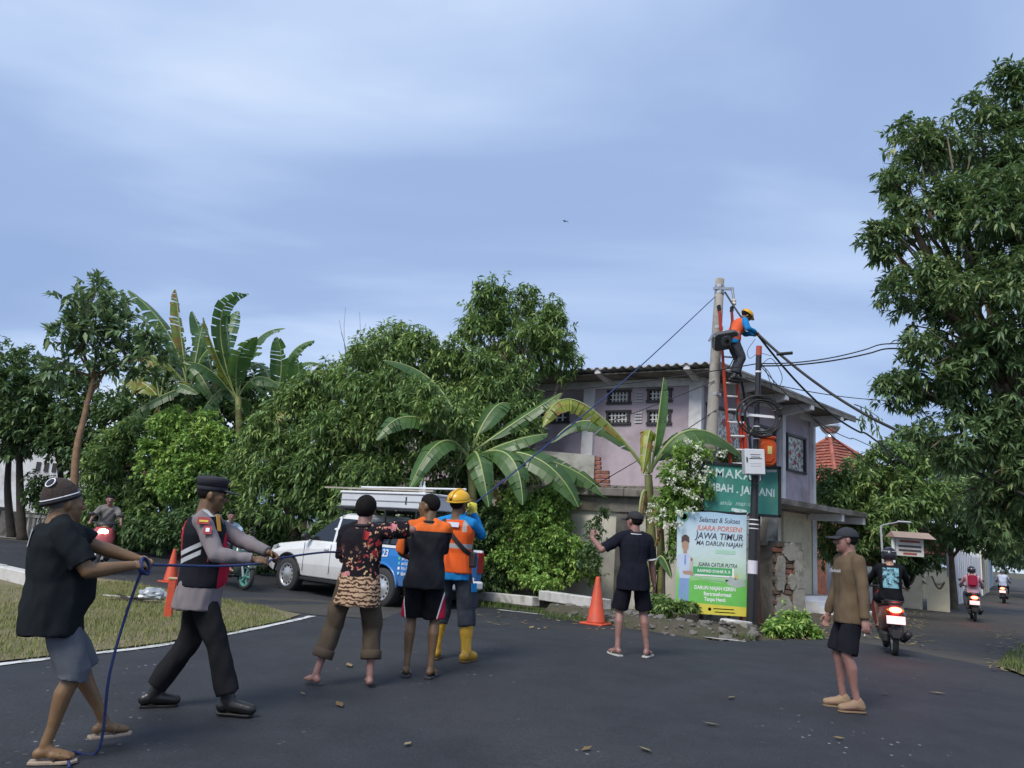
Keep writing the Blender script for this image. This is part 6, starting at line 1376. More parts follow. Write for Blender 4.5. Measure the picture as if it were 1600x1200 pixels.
E_TAIL = emitmat('tail_glow', (1.0, .07, .03), 14.0); E_HEAD = emitmat('head_glow', (1.0, .72, .40), 22.0)
def scooter(loc, rz, label, colm, lit=True, plate=True, sc=1.0, head=False, front_wheel=None):
    o = empty('motor_scooter', loc, rz, label, 'scooter', 'motor scooters'); o.scale = (sc, sc, sc); P_ = M_TRIM
    for nm, x in (('front', .63), ('rear', -.60)):
        Ry = Matrix.Rotation(math.pi / 2, 3, 'X'); c = (x, 0, .27)
        t = MB().lathe([(.20, -.04), (.25, -.045), (.27, -.02), (.27, .02), (.25, .045), (.20, .04)], c, 24, R=Ry, caps=False).build('wheel', M_TYRE, o, smooth=True)
        rm = MB(); rm.lathe([(.205, -.03), (.205, .03), (.18, .03), (.18, -.03)], c, 24, R=Ry, caps=False); rm.lathe([(.04, -.05), (.04, .05)], c, 10, R=Ry)
        for k in range(5): a = k * 2 * math.pi / 5; rm.bar(c, (x + math.cos(a) * .19, 0, .27 + math.sin(a) * .19), .03, .03, up=(0, 1, 0))
        rm.build('rim', front_wheel if (nm == 'front' and front_wheel) else M_RIM, t)
    def sec(x, w, z0, z1, k=.6): return [Vector((x, y, z)) for y, z in ((-w * k, z0), (w * k, z0), (w, z0 + (z1 - z0) * .35), (w * .95, z1 - .04), (w * .6, z1), (-w * .6, z1), (-w * .95, z1 - .04), (-w, z0 + (z1 - z0) * .35))]
    MB().loft([sec(-.92, .06, .66, .76), sec(-.80, .12, .52, .78), sec(-.55, .17, .42, .76), sec(-.25, .19, .34, .74), sec(-.02, .17, .28, .64), sec(.08, .15, .24, .40)]).build('rear_body', colm, o, smooth=True)
    MB().loft([sec(.05, .17, .24, .34), sec(.40, .17, .24, .34)]).build('floor_board', P_, o, bevel=.02)
    def fs(z, x, w, t): return [Vector(p) for p in ((x, -w, z), (x + t * .7, -w * .8, z), (x + t, 0, z), (x + t * .7, w * .8, z), (x, w, z), (x - .03, 0, z))]
    MB().loft([fs(.28, .40, .14, .10), fs(.50, .42, .22, .16), fs(.72, .38, .24, .18), fs(.88, .30, .20, .20), fs(.96, .26, .14, .16)]).build('front_shield', colm, o, smooth=True)
    MB().loft([[Vector((x, y, z + (.02 if abs(y) < .02 else 0))) for y in (-.09, 0, .09)] + [Vector((x, y, z - .03)) for y in (.09, 0, -.09)] for x, z in ((.40, .44), (.55, .56), (.68, .57), (.84, .47))]).build('front_fender', colm, o, smooth=True)
    MB().tube([(.63, .07, .27), (.52, .07, .6), (.38, .04, .95)], .025, 8).build('fork', M_STEEL, o); MB().tube([(.63, -.07, .27), (.52, -.07, .6), (.38, -.04, .95)], .025, 8).build('fork', M_STEEL, o)
    MB().loft([sec(-.78, .11, .76, .84), sec(-.4, .15, .74, .84), sec(-.02, .13, .72, .80), sec(.08, .09, .66, .76)]).build('seat', mat('seat_vinyl', (.02, .02, .021), .5), o, smooth=True)
    hb = MB(); hb.tube([(.18, -.34, 1.03), (.28, -.18, 1.02), (.32, 0, 1.0), (.28, .18, 1.02), (.18, .34, 1.03)], .018, 8); hb.ell((.33, 0, .98), (.12, .17, .09)); hb.build('handlebar', P_, o, smooth=True)
    for s in (-1, 1):
        mr = MB(); mr.tube([(.26, s * .2, 1.03), (.24, s * .27, 1.16)], .009, 6); mr.ell((.24, s * .29, 1.20), (.02, .07, .045)); mr.build('mirror', P_, o, smooth=True)
        MB().ell((-.86, s * .10, .70), (.05, .03, .025)).build('indicator', mat('amber', (.5, .18, .02), .3), o, smooth=True)
    hd = MB(); hd.ell((.47, 0, .84), (.06, .10, .06)); hd.build('headlight', E_HEAD if head else glassmat('scooter_lens', (.4, .42, .45), .1), o, smooth=True)
    if head:
        ld = bpy.data.lights.new('headlamp_light', 'SPOT'); ld.energy = 12; ld.color = (1, .75, .45); ld.spot_size = 1.4; l = bpy.data.objects.new('headlamp_light', ld); COL.objects.link(l); l.parent = o; l.location = (.56, 0, .84); l.rotation_euler = (0, math.radians(-80), 0)
    tl = MB(); tl.ell((-.91, 0, .71), (.04, .09, .045)); tl.build('tail_light', E_TAIL if lit else mat('tail_red', (.3, .015, .02), .25), o, smooth=True)
    if lit:
        ld = bpy.data.lights.new('tail_lamp', 'POINT'); ld.energy = 1.6; ld.color = (1, .08, .03); ld.shadow_soft_size = .05; l = bpy.data.objects.new('tail_lamp', ld); COL.objects.link(l); l.parent = o; l.location = (-1.0, 0, .71)
    if plate:
        pl = MB(); pl.box((-.94, 0, .56), (.015, .26, .12), R=Matrix.Rotation(.25, 3, 'Y')); pl.build('plate', M_WHITE, o); MB().bar((-.85, 0, .6), (-.93, 0, .5), .08, .02).build('plate_holder', P_, o)
    MB().loft([sec(-.98, .07, .30, .42), sec(-.8, .08, .26, .42), sec(-.62, .08, .4, .46)]).build('rear_fender', P_, o)
    MB().tube([(-.1, -.14, .22), (-.4, -.16, .24), (-.85, -.18, .36)], [.03, .05, .055], 10).build('exhaust', M_TRIM, o, smooth=True)
    MB().box((-.35, .12, .27), (.55, .1, .16)).build('engine', M_TRIM, o, bevel=.03); MB().tube([(-.60, -.14, .27), (-.70, -.14, .66)], .03, 8).build('shock', M_STEEL, o)
    gr = MB(); gr.tube([(-.45, -.12, .82), (-.9, -.11, .84), (-.95, 0, .84), (-.9, .11, .84), (-.45, .12, .82)], .015, 7); gr.build('grab_rail', P_, o, smooth=True)
    return o
M_SCRED = paint('scooter_maroon', (.22, .015, .022), .3); M_SCBLK = paint('scooter_black', (.025, .025, .028), .3); M_SCWHT = paint('scooter_red_white', (.45, .06, .07), .3); M_SCGRN = paint('scooter_green', (.03, .08, .07), .3)
STREET = math.atan2(20, 12.6)
SC11 = (G(1391, 1018), STREET + .2); SC12 = (G(1521, 969), STREET + .08); SC13 = (G(1569, 942), STREET - .05)
SC9 = (onG(*P(160, 850, 17.4)[:2]), math.radians(-66)); SC10 = (onG(-5.95, 17.6), math.radians(-38))
scooter(SC11[0], SC11[1], 'dark maroon scooter with lit red tail light behind the man in brown', M_SCRED, sc=1.0)
scooter(SC12[0], SC12[1], 'black scooter with lit tail light farther down the side street', M_SCBLK, sc=1.02)
scooter(SC13[0], SC13[1], 'farthest dark scooter riding off down the side street', M_SCBLK, sc=1.02)
scooter(SC9[0], SC9[1], 'red and white scooter with glowing headlight coming along the far road', M_SCWHT, False, False, head=True)
scooter(SC10[0], SC10[1], 'green wheeled scooter half hidden behind the policeman', M_SCGRN, False, False, front_wheel=mat('green_rim', (.10, .30, .25), .4))
# ------------------------------------------------------------------ people
V3 = Vector
def skinmat(name, col):
    if name in MATS: return MATS[name]
    m, nt, N, L, b = nmat(name); tc = N.new('ShaderNodeTexCoord').outputs['Object']; n = tnoise(N, L, tc, 9, 4)
    r = ramp(N, [(.3, tuple(c * .82 for c in col)), (.7, tuple(c * 1.15 for c in col))]); L.new(n, r.inputs[0]); L.new(r.outputs[0], b.inputs['Base Color'])
    b.inputs['Roughness'].default_value = .5; b.inputs['Subsurface Weight'].default_value = 0; b.inputs['Subsurface Radius'].default_value = (.02, .008, .004)
    MATS[name] = m; return m
SK_D = skinmat('skin_dark', (.142, .078, .037)); SK_M = skinmat('skin_mid', (.25, .13, .108)); SK_L = skinmat('skin_light', (.34, .19, .13))
M_HAIR = mat('black_hair', (.009, .008, .008), .85, .3, 30, .6, 120, spec=.15)
def cloth(name, col, var=.12, rough=.9): return mat('cloth_' + name, col, rough, var, 5, .25, 120, spec=.06)
def remesh(mb, vox, name, mats, parent, folds=0.0, fscale=9.0, seed=0.0):
    me0 = mb.mesh('tmp'); o = bpy.data.objects.new('tmp', me0); COL.objects.link(o)
    md = o.modifiers.new('r', 'REMESH'); md.mode = 'VOXEL'; md.voxel_size = vox; md.use_smooth_shade = True
    sm = o.modifiers.new('s', 'SMOOTH'); sm.factor = .5; sm.iterations = 2
    bpy.context.view_layer.update()
    me = bpy.data.meshes.new_from_object(o.evaluated_get(bpy.context.evaluated_depsgraph_get())); bpy.data.objects.remove(o); bpy.data.meshes.remove(me0)
    if folds > 0:
        n = len(me.vertices); co = np.empty(n * 3, np.float32); no = np.empty(n * 3, np.float32); me.vertices.foreach_get('co', co); me.vertices.foreach_get('normal', no)
        co = co.reshape(-1, 3); no = no.reshape(-1, 3); sd = V3((seed, seed * 2.3, 0))
        h = np.array([1.2 * mnoise.noise(V3((c[0] * fscale + c[2] * 4, c[1] * fscale, c[2] * fscale * .6 + c[0] * 3)) + sd) + .5 * mnoise.noise(V3((c[0] * fscale * 2.4, c[1] * fscale * 2.4, c[2] * fscale * 1.1)) + sd) for c in co.tolist()])
        co += no * (h * folds)[:, None]; me.vertices.foreach_set('co', co.ravel())
    me.materials.clear()
    for m in (mats if isinstance(mats, (list, tuple)) else [mats]): me.materials.append(m)
    me.polygons.foreach_set('use_smooth', [True] * len(me.polygons)); me.update()
    return link_mesh(name, me, parent)
def ik(a, t, l1, l2, pole):
    d = t - a; L = min(d.length, (l1 + l2) * .999); u = d.normalized(); t = a + u * L
    k = (l1 * l1 - l2 * l2 + L * L) / (2 * L); h = math.sqrt(max(l1 * l1 - k * k, 0)); p = pole - u * pole.dot(u)
    if p.length < 1e-5: p = u.orthogonal()
    p.normalize(); return a + u * k + p * h, t
def Rz(a): return Matrix.Rotation(math.radians(a), 3, 'Z')
def Rx(a): return Matrix.Rotation(math.radians(a), 3, 'X')
def Ryy(a): return Matrix.Rotation(math.radians(a), 3, 'Y')

class Fig:
    def __init__(s, label, loc, face_deg, H, pose, skin, cat='person', group=None, vox=.0105):
        """face_deg: heading the figure faces (0 = world +X, 90 = away from the camera)"""
        s.o = empty('person', loc, math.radians(face_deg - 90), label, 'person', group); tp = pose.get('top'); pz = pose.get('pelvis', (0, 0, .975))
        if tp: H = (float(P(tp[0], tp[1], loc[1])[2]) - float(loc[2])) / (pz[2] + .756 + tp[2]) * 1.73
        s.k = H / 1.73; s.skin = skin; s.vox = vox
        s.inv = Matrix.Translation(V3([float(c) for c in loc])) @ Matrix.Rotation(math.radians(face_deg - 90), 4, 'Z'); s.inv = s.inv.inverted()
        k = s.k; g = pose.get
        def loc3(v):       # targets: local metres for a 1.70 m figure, or ('w', world point)
            if isinstance(v[0], str): return s.inv @ V3([float(c) for c in v[1]])
            return V3(v) * k
        s.pel = loc3(g('pelvis', (0, 0, .975))); s.Rp = Rz(g('hip_yaw', 0)) @ Rx(-g('hip_lean', 0)); s.Rc = Rz(g('twist', 0)) @ Ryy(g('side', 0)) @ Rx(-g('lean', 0))
        s.neck = s.pel + (s.Rp @ V3((0, 0, .12)) + s.Rc @ V3((0, 0, .38))) * k
        s.Rh = Rz(g('head_yaw', 0)) @ Ryy(g('head_roll', 0)) @ Rx(-g('head_pitch', 0)); s.hc = s.neck + (s.Rc @ V3((0, .012, .032 - g('neck_drop', 0))) + s.Rh @ V3((0, .018, .094))) * k
        s.sh = {}; s.el = {}; s.wr = {}; s.hip = {}; s.kn = {}; s.an = {}
        for nm, sx in (('l', -1), ('r', 1)):
            s.sh[nm] = s.pel + (s.Rp @ V3((0, 0, .12)) + s.Rc @ V3((sx * g('shw', .168), 0, .305))) * k
            t = loc3(g('hand_' + nm, (sx * .26, .05, .78))); pole = V3(g('elbow_' + nm, (sx * .4, -1, -.3)))
            s.el[nm], s.wr[nm] = ik(s.sh[nm], t, .29 * k, .26 * k, pole)
            s.hip[nm] = s.pel + (s.Rp @ V3((sx * .088, 0, -.04))) * k
            f = loc3(g('foot_' + nm, (sx * .10, 0, .108))); s.kn[nm], s.an[nm] = ik(s.hip[nm], f, .425 * k, .42 * k, V3(g('knee_' + nm, (sx * .15, 1, 0))))
        s.pose = pose
        s.belly = g('belly', 0.0); s.heft = g('heft', 1.0)
    def ringset(s, inflate, h0, h1, extra=None):
        T = [(-.26, .165, .112), (-.17, .168, .114), (-.10, .168, .114), (0, .162, .112), (.12, .148, .104), (.25, .158, .112), (.34, .170, .112), (.41, .158, .098), (.455, .105, .078), (.50, .064, .062)]
        hs = [t[0] for t in T]; rings = []; k = s.k
        lv = sorted(set([h0, h1] + [h for h in hs if h0 < h < h1]))
        for h in lv:
            w = np.interp(h, hs, [t[1] for t in T]) * s.heft + inflate; d = np.interp(h, hs, [t[2] for t in T]) * s.heft + inflate
            if extra: e = extra(h); w += e; d += e
            b = s.belly * math.exp(-((h - .08) / .12) ** 2)
            c = s.pel + (s.Rp @ V3((0, 0, min(h, .12))) + s.Rc @ V3((0, 0, max(h - .12, 0)))) * k; t = min(max((h + .05) / .3, 0), 1); R = s.Rp.lerp(s.Rc, t) if hasattr(s.Rp, 'lerp') else (s.Rc if h > .1 else s.Rp)
            ring = []
            for j in range(20):
                a = 2 * math.pi * j / 20; x = math.copysign(abs(math.cos(a)) ** .85, math.cos(a)) * w; y = math.copysign(abs(math.sin(a)) ** .9, math.sin(a)) * d
                if y > 0: y += b * abs(math.sin(a))
                ring.append(c + (R @ V3((x, y, 0))) * k)
            rings.append(ring)
        return rings
    def hand(s, mb, nm, curl=.5, flip=1):
        k = s.k; sx = -1 if nm == 'l' else 1; w = s.wr[nm]; d = (w - s.el[nm]).normalized()
        hd = s.pose.get('hdir_' + nm); d = V3(hd).normalized() if hd else d
        pn = V3(s.pose.get('palm_' + nm, (-sx, .1, -.3))); pn = (pn - d * pn.dot(d)); pn = pn.normalized() if pn.length > 1e-3 else d.orthogonal().normalized()
        ac = d.cross(pn) * (1); R = Matrix((ac, d, pn)).transposed(); c = w + d * .045 * k
        mb.ell(c, (.040 * k, .055 * k, .018 * k), R)
        thumb = 1 if V3((0, 0, 1)).dot(ac) > 0 or abs(ac.z) < .2 and ac.x * -sx > 0 else -1
        tips = []
        for i, (off, L) in enumerate(((.029, .072), (.010, .08), (-.010, .074), (-.028, .058))):
            p = w + (d * .088 + ac * off * thumb) * k; dd = d.copy(); r = .0095 * k
            for seg in range(3):
                ang = curl * (1.15, 1.3, .9)[seg]; dd = Matrix.Rotation(ang, 3, ac) @ dd if (Matrix.Rotation(.1, 3, ac) @ d).dot(pn) > 0 else Matrix.Rotation(-ang, 3, ac) @ dd
                q = p + dd * L * k * (.42, .32, .26)[seg]; mb.cap(p, q, r, r * .9, 7); p = q; r *= .9
        p = w + (d * .03 + ac * .033 * thumb) * k; dd = (d * .7 + ac * thumb * .6 + pn * (.3 + curl * .6)).normalized(); q = p + dd * .042 * k; mb.cap(p, q, .012 * k, .0105 * k, 7)
        dd = (dd + d * .4 + pn * curl * .5 - ac * thumb * .3 * curl).normalized(); mb.cap(q, q + dd * .032 * k, .0105 * k, .009 * k, 7)
        return w + (d * .085 + pn * .022) * k
    def body(s, curl_l=.5, curl_r=.5, feet=True, arm=1.0, hair_face=None):
        k = s.k; mb = MB(); H = s.Rh; c = s.hc
        k = k * 1.05
        E = lambda p, r: mb.ell(c + (H @ V3(p)) * k, [q * k for q in r], H)
        K = lambda a, b, r0, r1: mb.cap(c + (H @ V3(a)) * k, c + (H @ V3(b)) * k, r0 * k, r1 * k, 8)
        E((0, -.012, .028), (.074, .094, .088)); E((0, .022, -.022), (.064, .066, .108)); E((0, .036, -.078), (.044, .046, .036)); E((0, .02, -.06), (.056, .05, .05))
        K((0, .086, .012), (0, .106, -.026), .009, .0145); K((-.012, .094, -.030), (.012, .094, -.030), .010, .010); K((-.036, .078, .022), (.036, .078, .022), .012, .012)
        K((-.020, .080, -.060), (.020, .080, -.060), .009, .009); K((-.017, .078, -.073), (.017, .078, -.073), .009, .009); K((0, .072, -.098), (0, .07, -.1), .018, .018)
        for sx in (-1, 1): E((sx * .036, .060, -.012), (.024, .026, .022)); mb.ell(c + (H @ V3((sx * .078, -.008, -.006))) * k, (.011 * k, .021 * k, .033 * k), H @ Rz(sx * -22))
        k = s.k
        mb.cap(s.neck - (s.Rc @ V3((0, .005, .03))) * k, c + (H @ V3((0, -.02, -.05))) * k, .064 * k * s.heft, .058 * k * s.heft)
        mb.loft(s.ringset(-.006, -.14, .50))
        for nm, sx in (('l', -1), ('r', 1)):
            mb.cap(s.neck - (s.Rc @ V3((-sx * .02, .005, .015))) * k, s.sh[nm], .042 * k, .048 * k * arm); mb.cap(s.sh[nm], s.el[nm], .050 * k * arm, .039 * k * arm); mid = s.el[nm].lerp(s.wr[nm], .28); mb.cap(s.el[nm], mid, .038 * k * arm, .041 * k * arm); mb.cap(mid, s.wr[nm], .041 * k * arm, .027 * k * arm)
            h = s.hip[nm]; kn = s.kn[nm]; an = s.an[nm]
            mb.cap(h, kn, .084 * k * s.heft, .054 * k); cm = kn.lerp(an, .3) + (kn - an).cross(V3((1, 0, 0))).normalized() * .0; back = V3((0, -.018, 0)) * k
            mb.cap(kn, cm + back, .052 * k, .056 * k); mb.cap(cm + back, kn.lerp(an, .75), .056 * k, .036 * k); mb.cap(kn.lerp(an, .75), an, .036 * k, .034 * k)
            fy = s.pose.get('toe_' + nm, 0); R = Rz(fy); fl = s.pose.get('foot_pitch_' + nm, 0); R = R @ Rx(fl)
            if feet:
                f = lambda p: an + (R @ V3(p)) * k
                mb.cap(f((0, -.03, -.05)), f((0, .02, -.03)), .034 * k, .036 * k); mb.cap(f((0, .01, -.04)), f((-sx * .004, .125, -.062)), .036 * k, .026 * k); mb.cap(f((sx * .02, .05, -.055)), f((sx * .022, .13, -.065)), .026 * k, .018 * k); mb.cap(f((-sx * .02, .08, -.058)), f((-sx * .02, .155, -.066)), .022 * k, .017 * k)
                for i in range(3): mb.cap(f((sx * (.03 - i * .016), .12, -.066)), f((sx * (.032 - i * .016), .15 + i * .005, -.07)), .011 * k, .009 * k, 6)
        s.grip = {'l': s.hand(mb, 'l', curl_l), 'r': s.hand(mb, 'r', curl_r)}
        s.b = remesh(mb, s.vox * max(k, 1), 'body', s.skin, s.o)
        k = s.k * 1.05
        for sx in (-1, 1):
            e = MB(); e.ell(c + (H @ V3((sx * .031, .0845, .000))) * k, (.0125 * k, .005 * k, .0065 * k), H); e.build('eye', mat('eye_dark', (.02, .015, .012), .2), s.b, smooth=True)
            e = MB(); e.cap(c + (H @ V3((sx * .016, .091, .024))) * k, c + (H @ V3((sx * .048, .080, .026))) * k, .0045 * k, .003 * k, 6); e.build('eyebrow', M_HAIR, s.b, smooth=True)
        return s
    def hair(s, low=-.035, front=.05, vol=.010, m=None, name='hair'):
        k = s.k * 1.05; mb = MB(); n, mm = 28, 18; V = []; C = V3((0, -.012, .028)); r = V3((.074, .094, .088)); keep = []
        for i in range(mm + 1):
            t = math.pi * i / mm * .86
            for j in range(n):
                a = 2 * math.pi * j / n; d = V3((math.sin(t) * math.cos(a), math.sin(t) * math.sin(a), math.cos(t)))
                lim = front + (low - front) * min(max((.35 - d.y) / .7, 0), 1)       # hairline rises to the front
                z = C.z + d.z * r.z; e = min(max((z - lim) / .03, -1), 1); g = vol * max(e, -.9) + .002 * mnoise.noise(d * 9)
                p = V3((C.x + d.x * (r.x + g), C.y + d.y * (r.y + g), z + d.z * g)); V.append(s.hc + (s.Rh @ p) * k); keep.append(e > -.35)
        fs = []
        for i in range(mm):
            for j in range(n):
                q = (i * n + j, i * n + (j + 1) % n, (i + 1) * n + (j + 1) % n, (i + 1) * n + j)
                if sum(keep[w] for w in q) >= 3: fs.append(q)
        mb.raw(V, fs); mb.build(name, m or M_HAIR, s.o, smooth=True, fixn=False); return s
    def shirt(s, m, sleeve=.75, hem=-.15, inflate=.020, flare=.02, name='shirt', sl_r=(.068, .062), fore=0.0, folds=.015, vox=.0105, neck=.455, cuff=.046, seed=1.0):
        k = s.k; mb = MB(); mb.loft(s.ringset(inflate, hem, neck, lambda h: flare * max(0, (.05 - h)) / .2))
        for nm, sx in (('l', -1), ('r', 1)):
            if sleeve <= 0: continue
            a, e, w = s.sh[nm], s.el[nm], s.wr[nm]; q = 1 + .7 * max(0, s.heft - 1.05); mb.cap(s.neck - (s.Rc @ V3((-sx * .03, .006, .022))) * k, a, .050 * k * q, .064 * k * q, 12); mb.ell(a, (.066 * k * q, .068 * k * q, .066 * k * q))
            if fore > 0:
                mb.cap(a, e, sl_r[0] * k, .056 * k, 12); mb.cap(e, e.lerp(w, .25), .057 * k, .056 * k, 12); mb.tube([e.lerp(w, .2), e.lerp(w, fore)], [.056 * k, cuff * k], 12)
            else: mb.tube([a, a.lerp(e, sleeve)], [sl_r[0] * k, sl_r[1] * k], 14)
        s.s = remesh(mb, vox, name, m, s.o, folds, 9, seed); return s
    def legs(s, m, end=.5, name='shorts', r=(.108, .092, .088), folds=.012, top=.05, vox=.011, seed=3.0, knee_r=None):
        """end: 0..1 thigh, 1..2 shin"""
        k = s.k; mb = MB(); mb.loft(s.ringset(.004, -.13, top))
        for nm, sx in (('l', -1), ('r', 1)):
            h, kn, an = s.hip[nm], s.kn[nm], s.an[nm]; mb.ell(h, (.084 * k, .098 * k, .09 * k))
            if end <= 1: mb.tube([h, h.lerp(kn, end * .5), h.lerp(kn, end)], [.094 * k, .098 * k, r[1] * k], 14)
            elif end < 1.3: mb.tube([h, h.lerp(kn, .5), kn, kn.lerp(an, end - 1)], [.096 * k, .104 * k, r[1] * k, r[2] * k], 14)
            else: mb.cap(h, kn, min(r[0], .098) * k, r[1] * k, 14); mb.tube([kn, kn.lerp(an, .5 * (end - 1)), kn.lerp(an, end - 1)], [r[1] * k * .98, (r[1] + r[2]) / 2 * k, r[2] * k], 14)
        s.t = remesh(mb, vox, name, m, s.o, folds, 8, seed); return s
    def head_part(s, name, mb, m, par=None, smooth=True):
        mb.v = [tuple(s.hc + (s.Rh @ V3(v)) * s.k * 1.05) for v in mb.v]; return mb.build(name, m, par or s.o, smooth=smooth)
    def dome(s, name, m, c, r, zcut, par=None, n=26):
        mb = MB(); pr = []
        t0 = math.acos(max(-1, min(1, zcut)))
        rings = []
        for i in range(11):
            t = max(t0 * i / 10, .02); rings.append([V3((c[0] + r[0] * math.sin(t) * math.cos(a), c[1] + r[1] * math.sin(t) * math.sin(a), c[2] + r[2] * math.cos(t))) for a in [2 * math.pi * j / n for j in range(n)]])
        mb.loft(rings, caps=True); return s.head_part(name, mb, m, par)
    def cap_hat(s, m, brim=True, tall=.0, mb_m=None):
        c = s.dome('cap', m, (0, -.012, .035), (.086, .104, .088 + tall), -.10)
        if brim:
            mb = MB(); top = []; bot = []
            for i in range(9):
                a = math.radians(28 + 124 * i / 8); e = 1.0; x = math.cos(a); y = math.sin(a)
                top.append((.084 * x, -.012 + .100 * y, .036)); bot.append((.092 * x * (1.0 - .08 * y), .000 + .185 * y, .022 - .018 * abs(x)))
            V = [V3(p) for p in top + bot] + [V3(p) - V3((0, 0, .006)) for p in top + bot]; n = 9
            fs = [(i, i + 1, n + i + 1, n + i) for i in range(n - 1)] + [(2 * n + i, 3 * n + i, 3 * n + i + 1, 2 * n + i + 1) for i in range(n - 1)] + [(n + i, n + i + 1, 3 * n + i + 1, 3 * n + i) for i in range(n - 1)]
            mb.raw(V, fs); s.head_part('brim', mb, mb_m or m, c)
        return c
    def helmet(s, m):
        c = s.dome('hard_hat', m, (0, -.005, .045), (.112, .130, .105), -.02)
        mb = MB(); n = 28; R = []
        for f, z in ((1.0, .05), (1.0, .040)): R.append([V3((.112 * math.cos(a) * f, -.005 + .130 * math.sin(a) * f, z)) for a in [2 * math.pi * j / n for j in range(n)]])
        R.append([V3(((.112 + .012) * math.cos(a), -.005 + (.130 + .012 + (.035 if math.sin(a) > .2 else 0) * math.sin(a)) * math.sin(a), .033)) for a in [2 * math.pi * j / n for j in range(n)]])
        R.append([V3((.10 * math.cos(a), -.005 + .12 * math.sin(a), .034)) for a in [2 * math.pi * j / n for j in range(n)]])
        mb.loft(R, caps=False); s.head_part('brim', mb, m, c)
        mb = MB(); mb.tube([(0, -.005 + .132 * math.sin(t), .045 + .107 * math.cos(t)) for t in np.linspace(-1.35, 1.35, 14)], .010, 6, sx=1.6); s.head_part('ridge', mb, m, c)
        mb = MB(); mb.lathe([(.018, 0), (.018, .004)], (0, 0, 0), 12, R=Rx(90)); mb.v = [(v[0], v[1] - .132, v[2] + .07) for v in mb.v]; s.head_part('badge', mb, mat('hat_badge', (.04, .05, .05), .5), c)
        for sx in (-1, 1):
            mb = MB(); mb.tube([(sx * .085, .03, .03), (sx * .07, .04, -.05), (sx * .02, .055, -.112)], .005, 5); s.head_part('chin_strap', mb, M_BLACK, c)
    def moto_helmet(s, m, visor=None):
        c = s.dome('helmet', m, (0, -.005, .02), (.118, .135, .128), -.62)
        mb = MB(); mb.loft([[V3((.122 * math.sin(a), -.005 + .139 * math.cos(a), z)) for a in np.linspace(-1.1, 1.1, 12)] for z in (.055, .0, -.05)], caps=False, closed=False); s.head_part('visor', mb, glassmat('visor_glass', (.03, .03, .035), .05), c)
        mb = MB(); mb.tube([(.12 * math.sin(a), -.005 + .137 * math.cos(a), .075) for a in np.linspace(-2.9, 2.9, 22)], .006, 5); s.head_part('trim', mb, visor or M_GREYP, c)
    def footwear(s, kind, m, m2=None):
        k = s.k
        for nm, sx in (('l', -1), ('r', 1)):
            an = s.an[nm]; R = Rz(s.pose.get('toe_' + nm, 0)) @ Rx(s.pose.get('foot_pitch_' + nm, 0)); f = lambda p: an + (R @ V3(p)) * k
            mb = MB(); out = [(-.034, -.075), (.034, -.075), (.042, -.02), (.038, .05), (.05, .11), (.044, .165), (.01, .192), (-.025, .18), (-.045, .13), (-.04, .05), (-.042, -.02)]
            if kind == 'slipper':
                mb.prism(out, -.108, -.088, fn=lambda x, y, z: tuple(f((x * 1.02, y, z + (.0 if y < .1 else .004))))); so_ = mb.build('sandal', m, s.o, bevel=.004)
                st = MB(); st.tube([f((-.042, .06, -.085)), f((-.03, .09, -.045)), f((-.012, .125, -.05)), f((-.006, .14, -.085))], .006 * k, 6); st.tube([f((.042, .06, -.085)), f((.03, .09, -.045)), f((.008, .125, -.05)), f((-.006, .14, -.085))], .006 * k, 6); st.build('strap', m2 or m, so_, smooth=True)
            elif kind == 'shoe':
                mb.cap(f((0, -.04, -.055)), f((0, .03, -.035)), .043 * k, .045 * k); mb.cap(f((0, .03, -.045)), f((0, .155, -.065)), .046 * k, .036 * k); mb.cap(f((0, -.03, -.03)), f((0, -.01, .0)), .043 * k, .040 * k)
                so_ = remesh(mb, .009, 'shoe', m, s.o); b = MB(); b.prism(out, -.107, -.090, fn=lambda x, y, z: tuple(f((x * 1.02, y * .99, z)))); b.build('sole', m2 or m, so_, bevel=.004)
            elif kind == 'boot':
                kn = s.kn[nm]; top = an.lerp(kn, .66); mb.tube([an + V3((0, 0, -.03)) * k, an.lerp(kn, .2), an.lerp(kn, .5), top], [.052 * k, .055 * k, .070 * k, .078 * k], 16)
                mb.cap(f((0, -.045, -.05)), f((0, .03, -.03)), .048 * k, .050 * k); mb.cap(f((0, .02, -.04)), f((0, .165, -.058)), .052 * k, .043 * k); so_ = remesh(mb, .009, 'boot', m, s.o, .004, 14)
                b = MB(); b.prism(out, -.107, -.088, fn=lambda x, y, z: tuple(f((x * 1.1, y * 1.02, z)))); b.build('sole', m2 or m, so_, bevel=.005); t = MB(); t.tube([top - V3((0, 0, .012)) * k, top + V3((0, 0, .012)) * k], .081 * k, 16); t.build('boot_rim', m, so_)
            elif kind == 'dark_boot':
                kn = s.kn[nm]; mb.tube([an + V3((0, 0, -.03)) * k, an.lerp(kn, .3)], [.05 * k, .056 * k], 14); mb.cap(f((0, -.045, -.05)), f((0, .03, -.03)), .046 * k, .048 * k); mb.cap(f((0, .02, -.04)), f((0, .165, -.06)), .05 * k, .04 * k)
                so_ = remesh(mb, .009, 'boot', m, s.o); b = MB(); b.prism(out, -.107, -.090, fn=lambda x, y, z: tuple(f((x * 1.04, y * 1.0, z)))); b.build('sole', m, so_, bevel=.004)
        return s
    def patch(s, name, c, n_dir, w, h, m, par=None, roll=0):
        """small flat emblem lying on a garment; c in body-local metres"""
        n = V3(n_dir).normalized(); x = V3((0, 0, 1)).cross(n).normalized(); z = n.cross(x); R = Matrix((x, z, n)).transposed()
        MB().box(V3(c), (w, h, .004), R=R @ Rz(roll)).build(name, m, par or s.o)
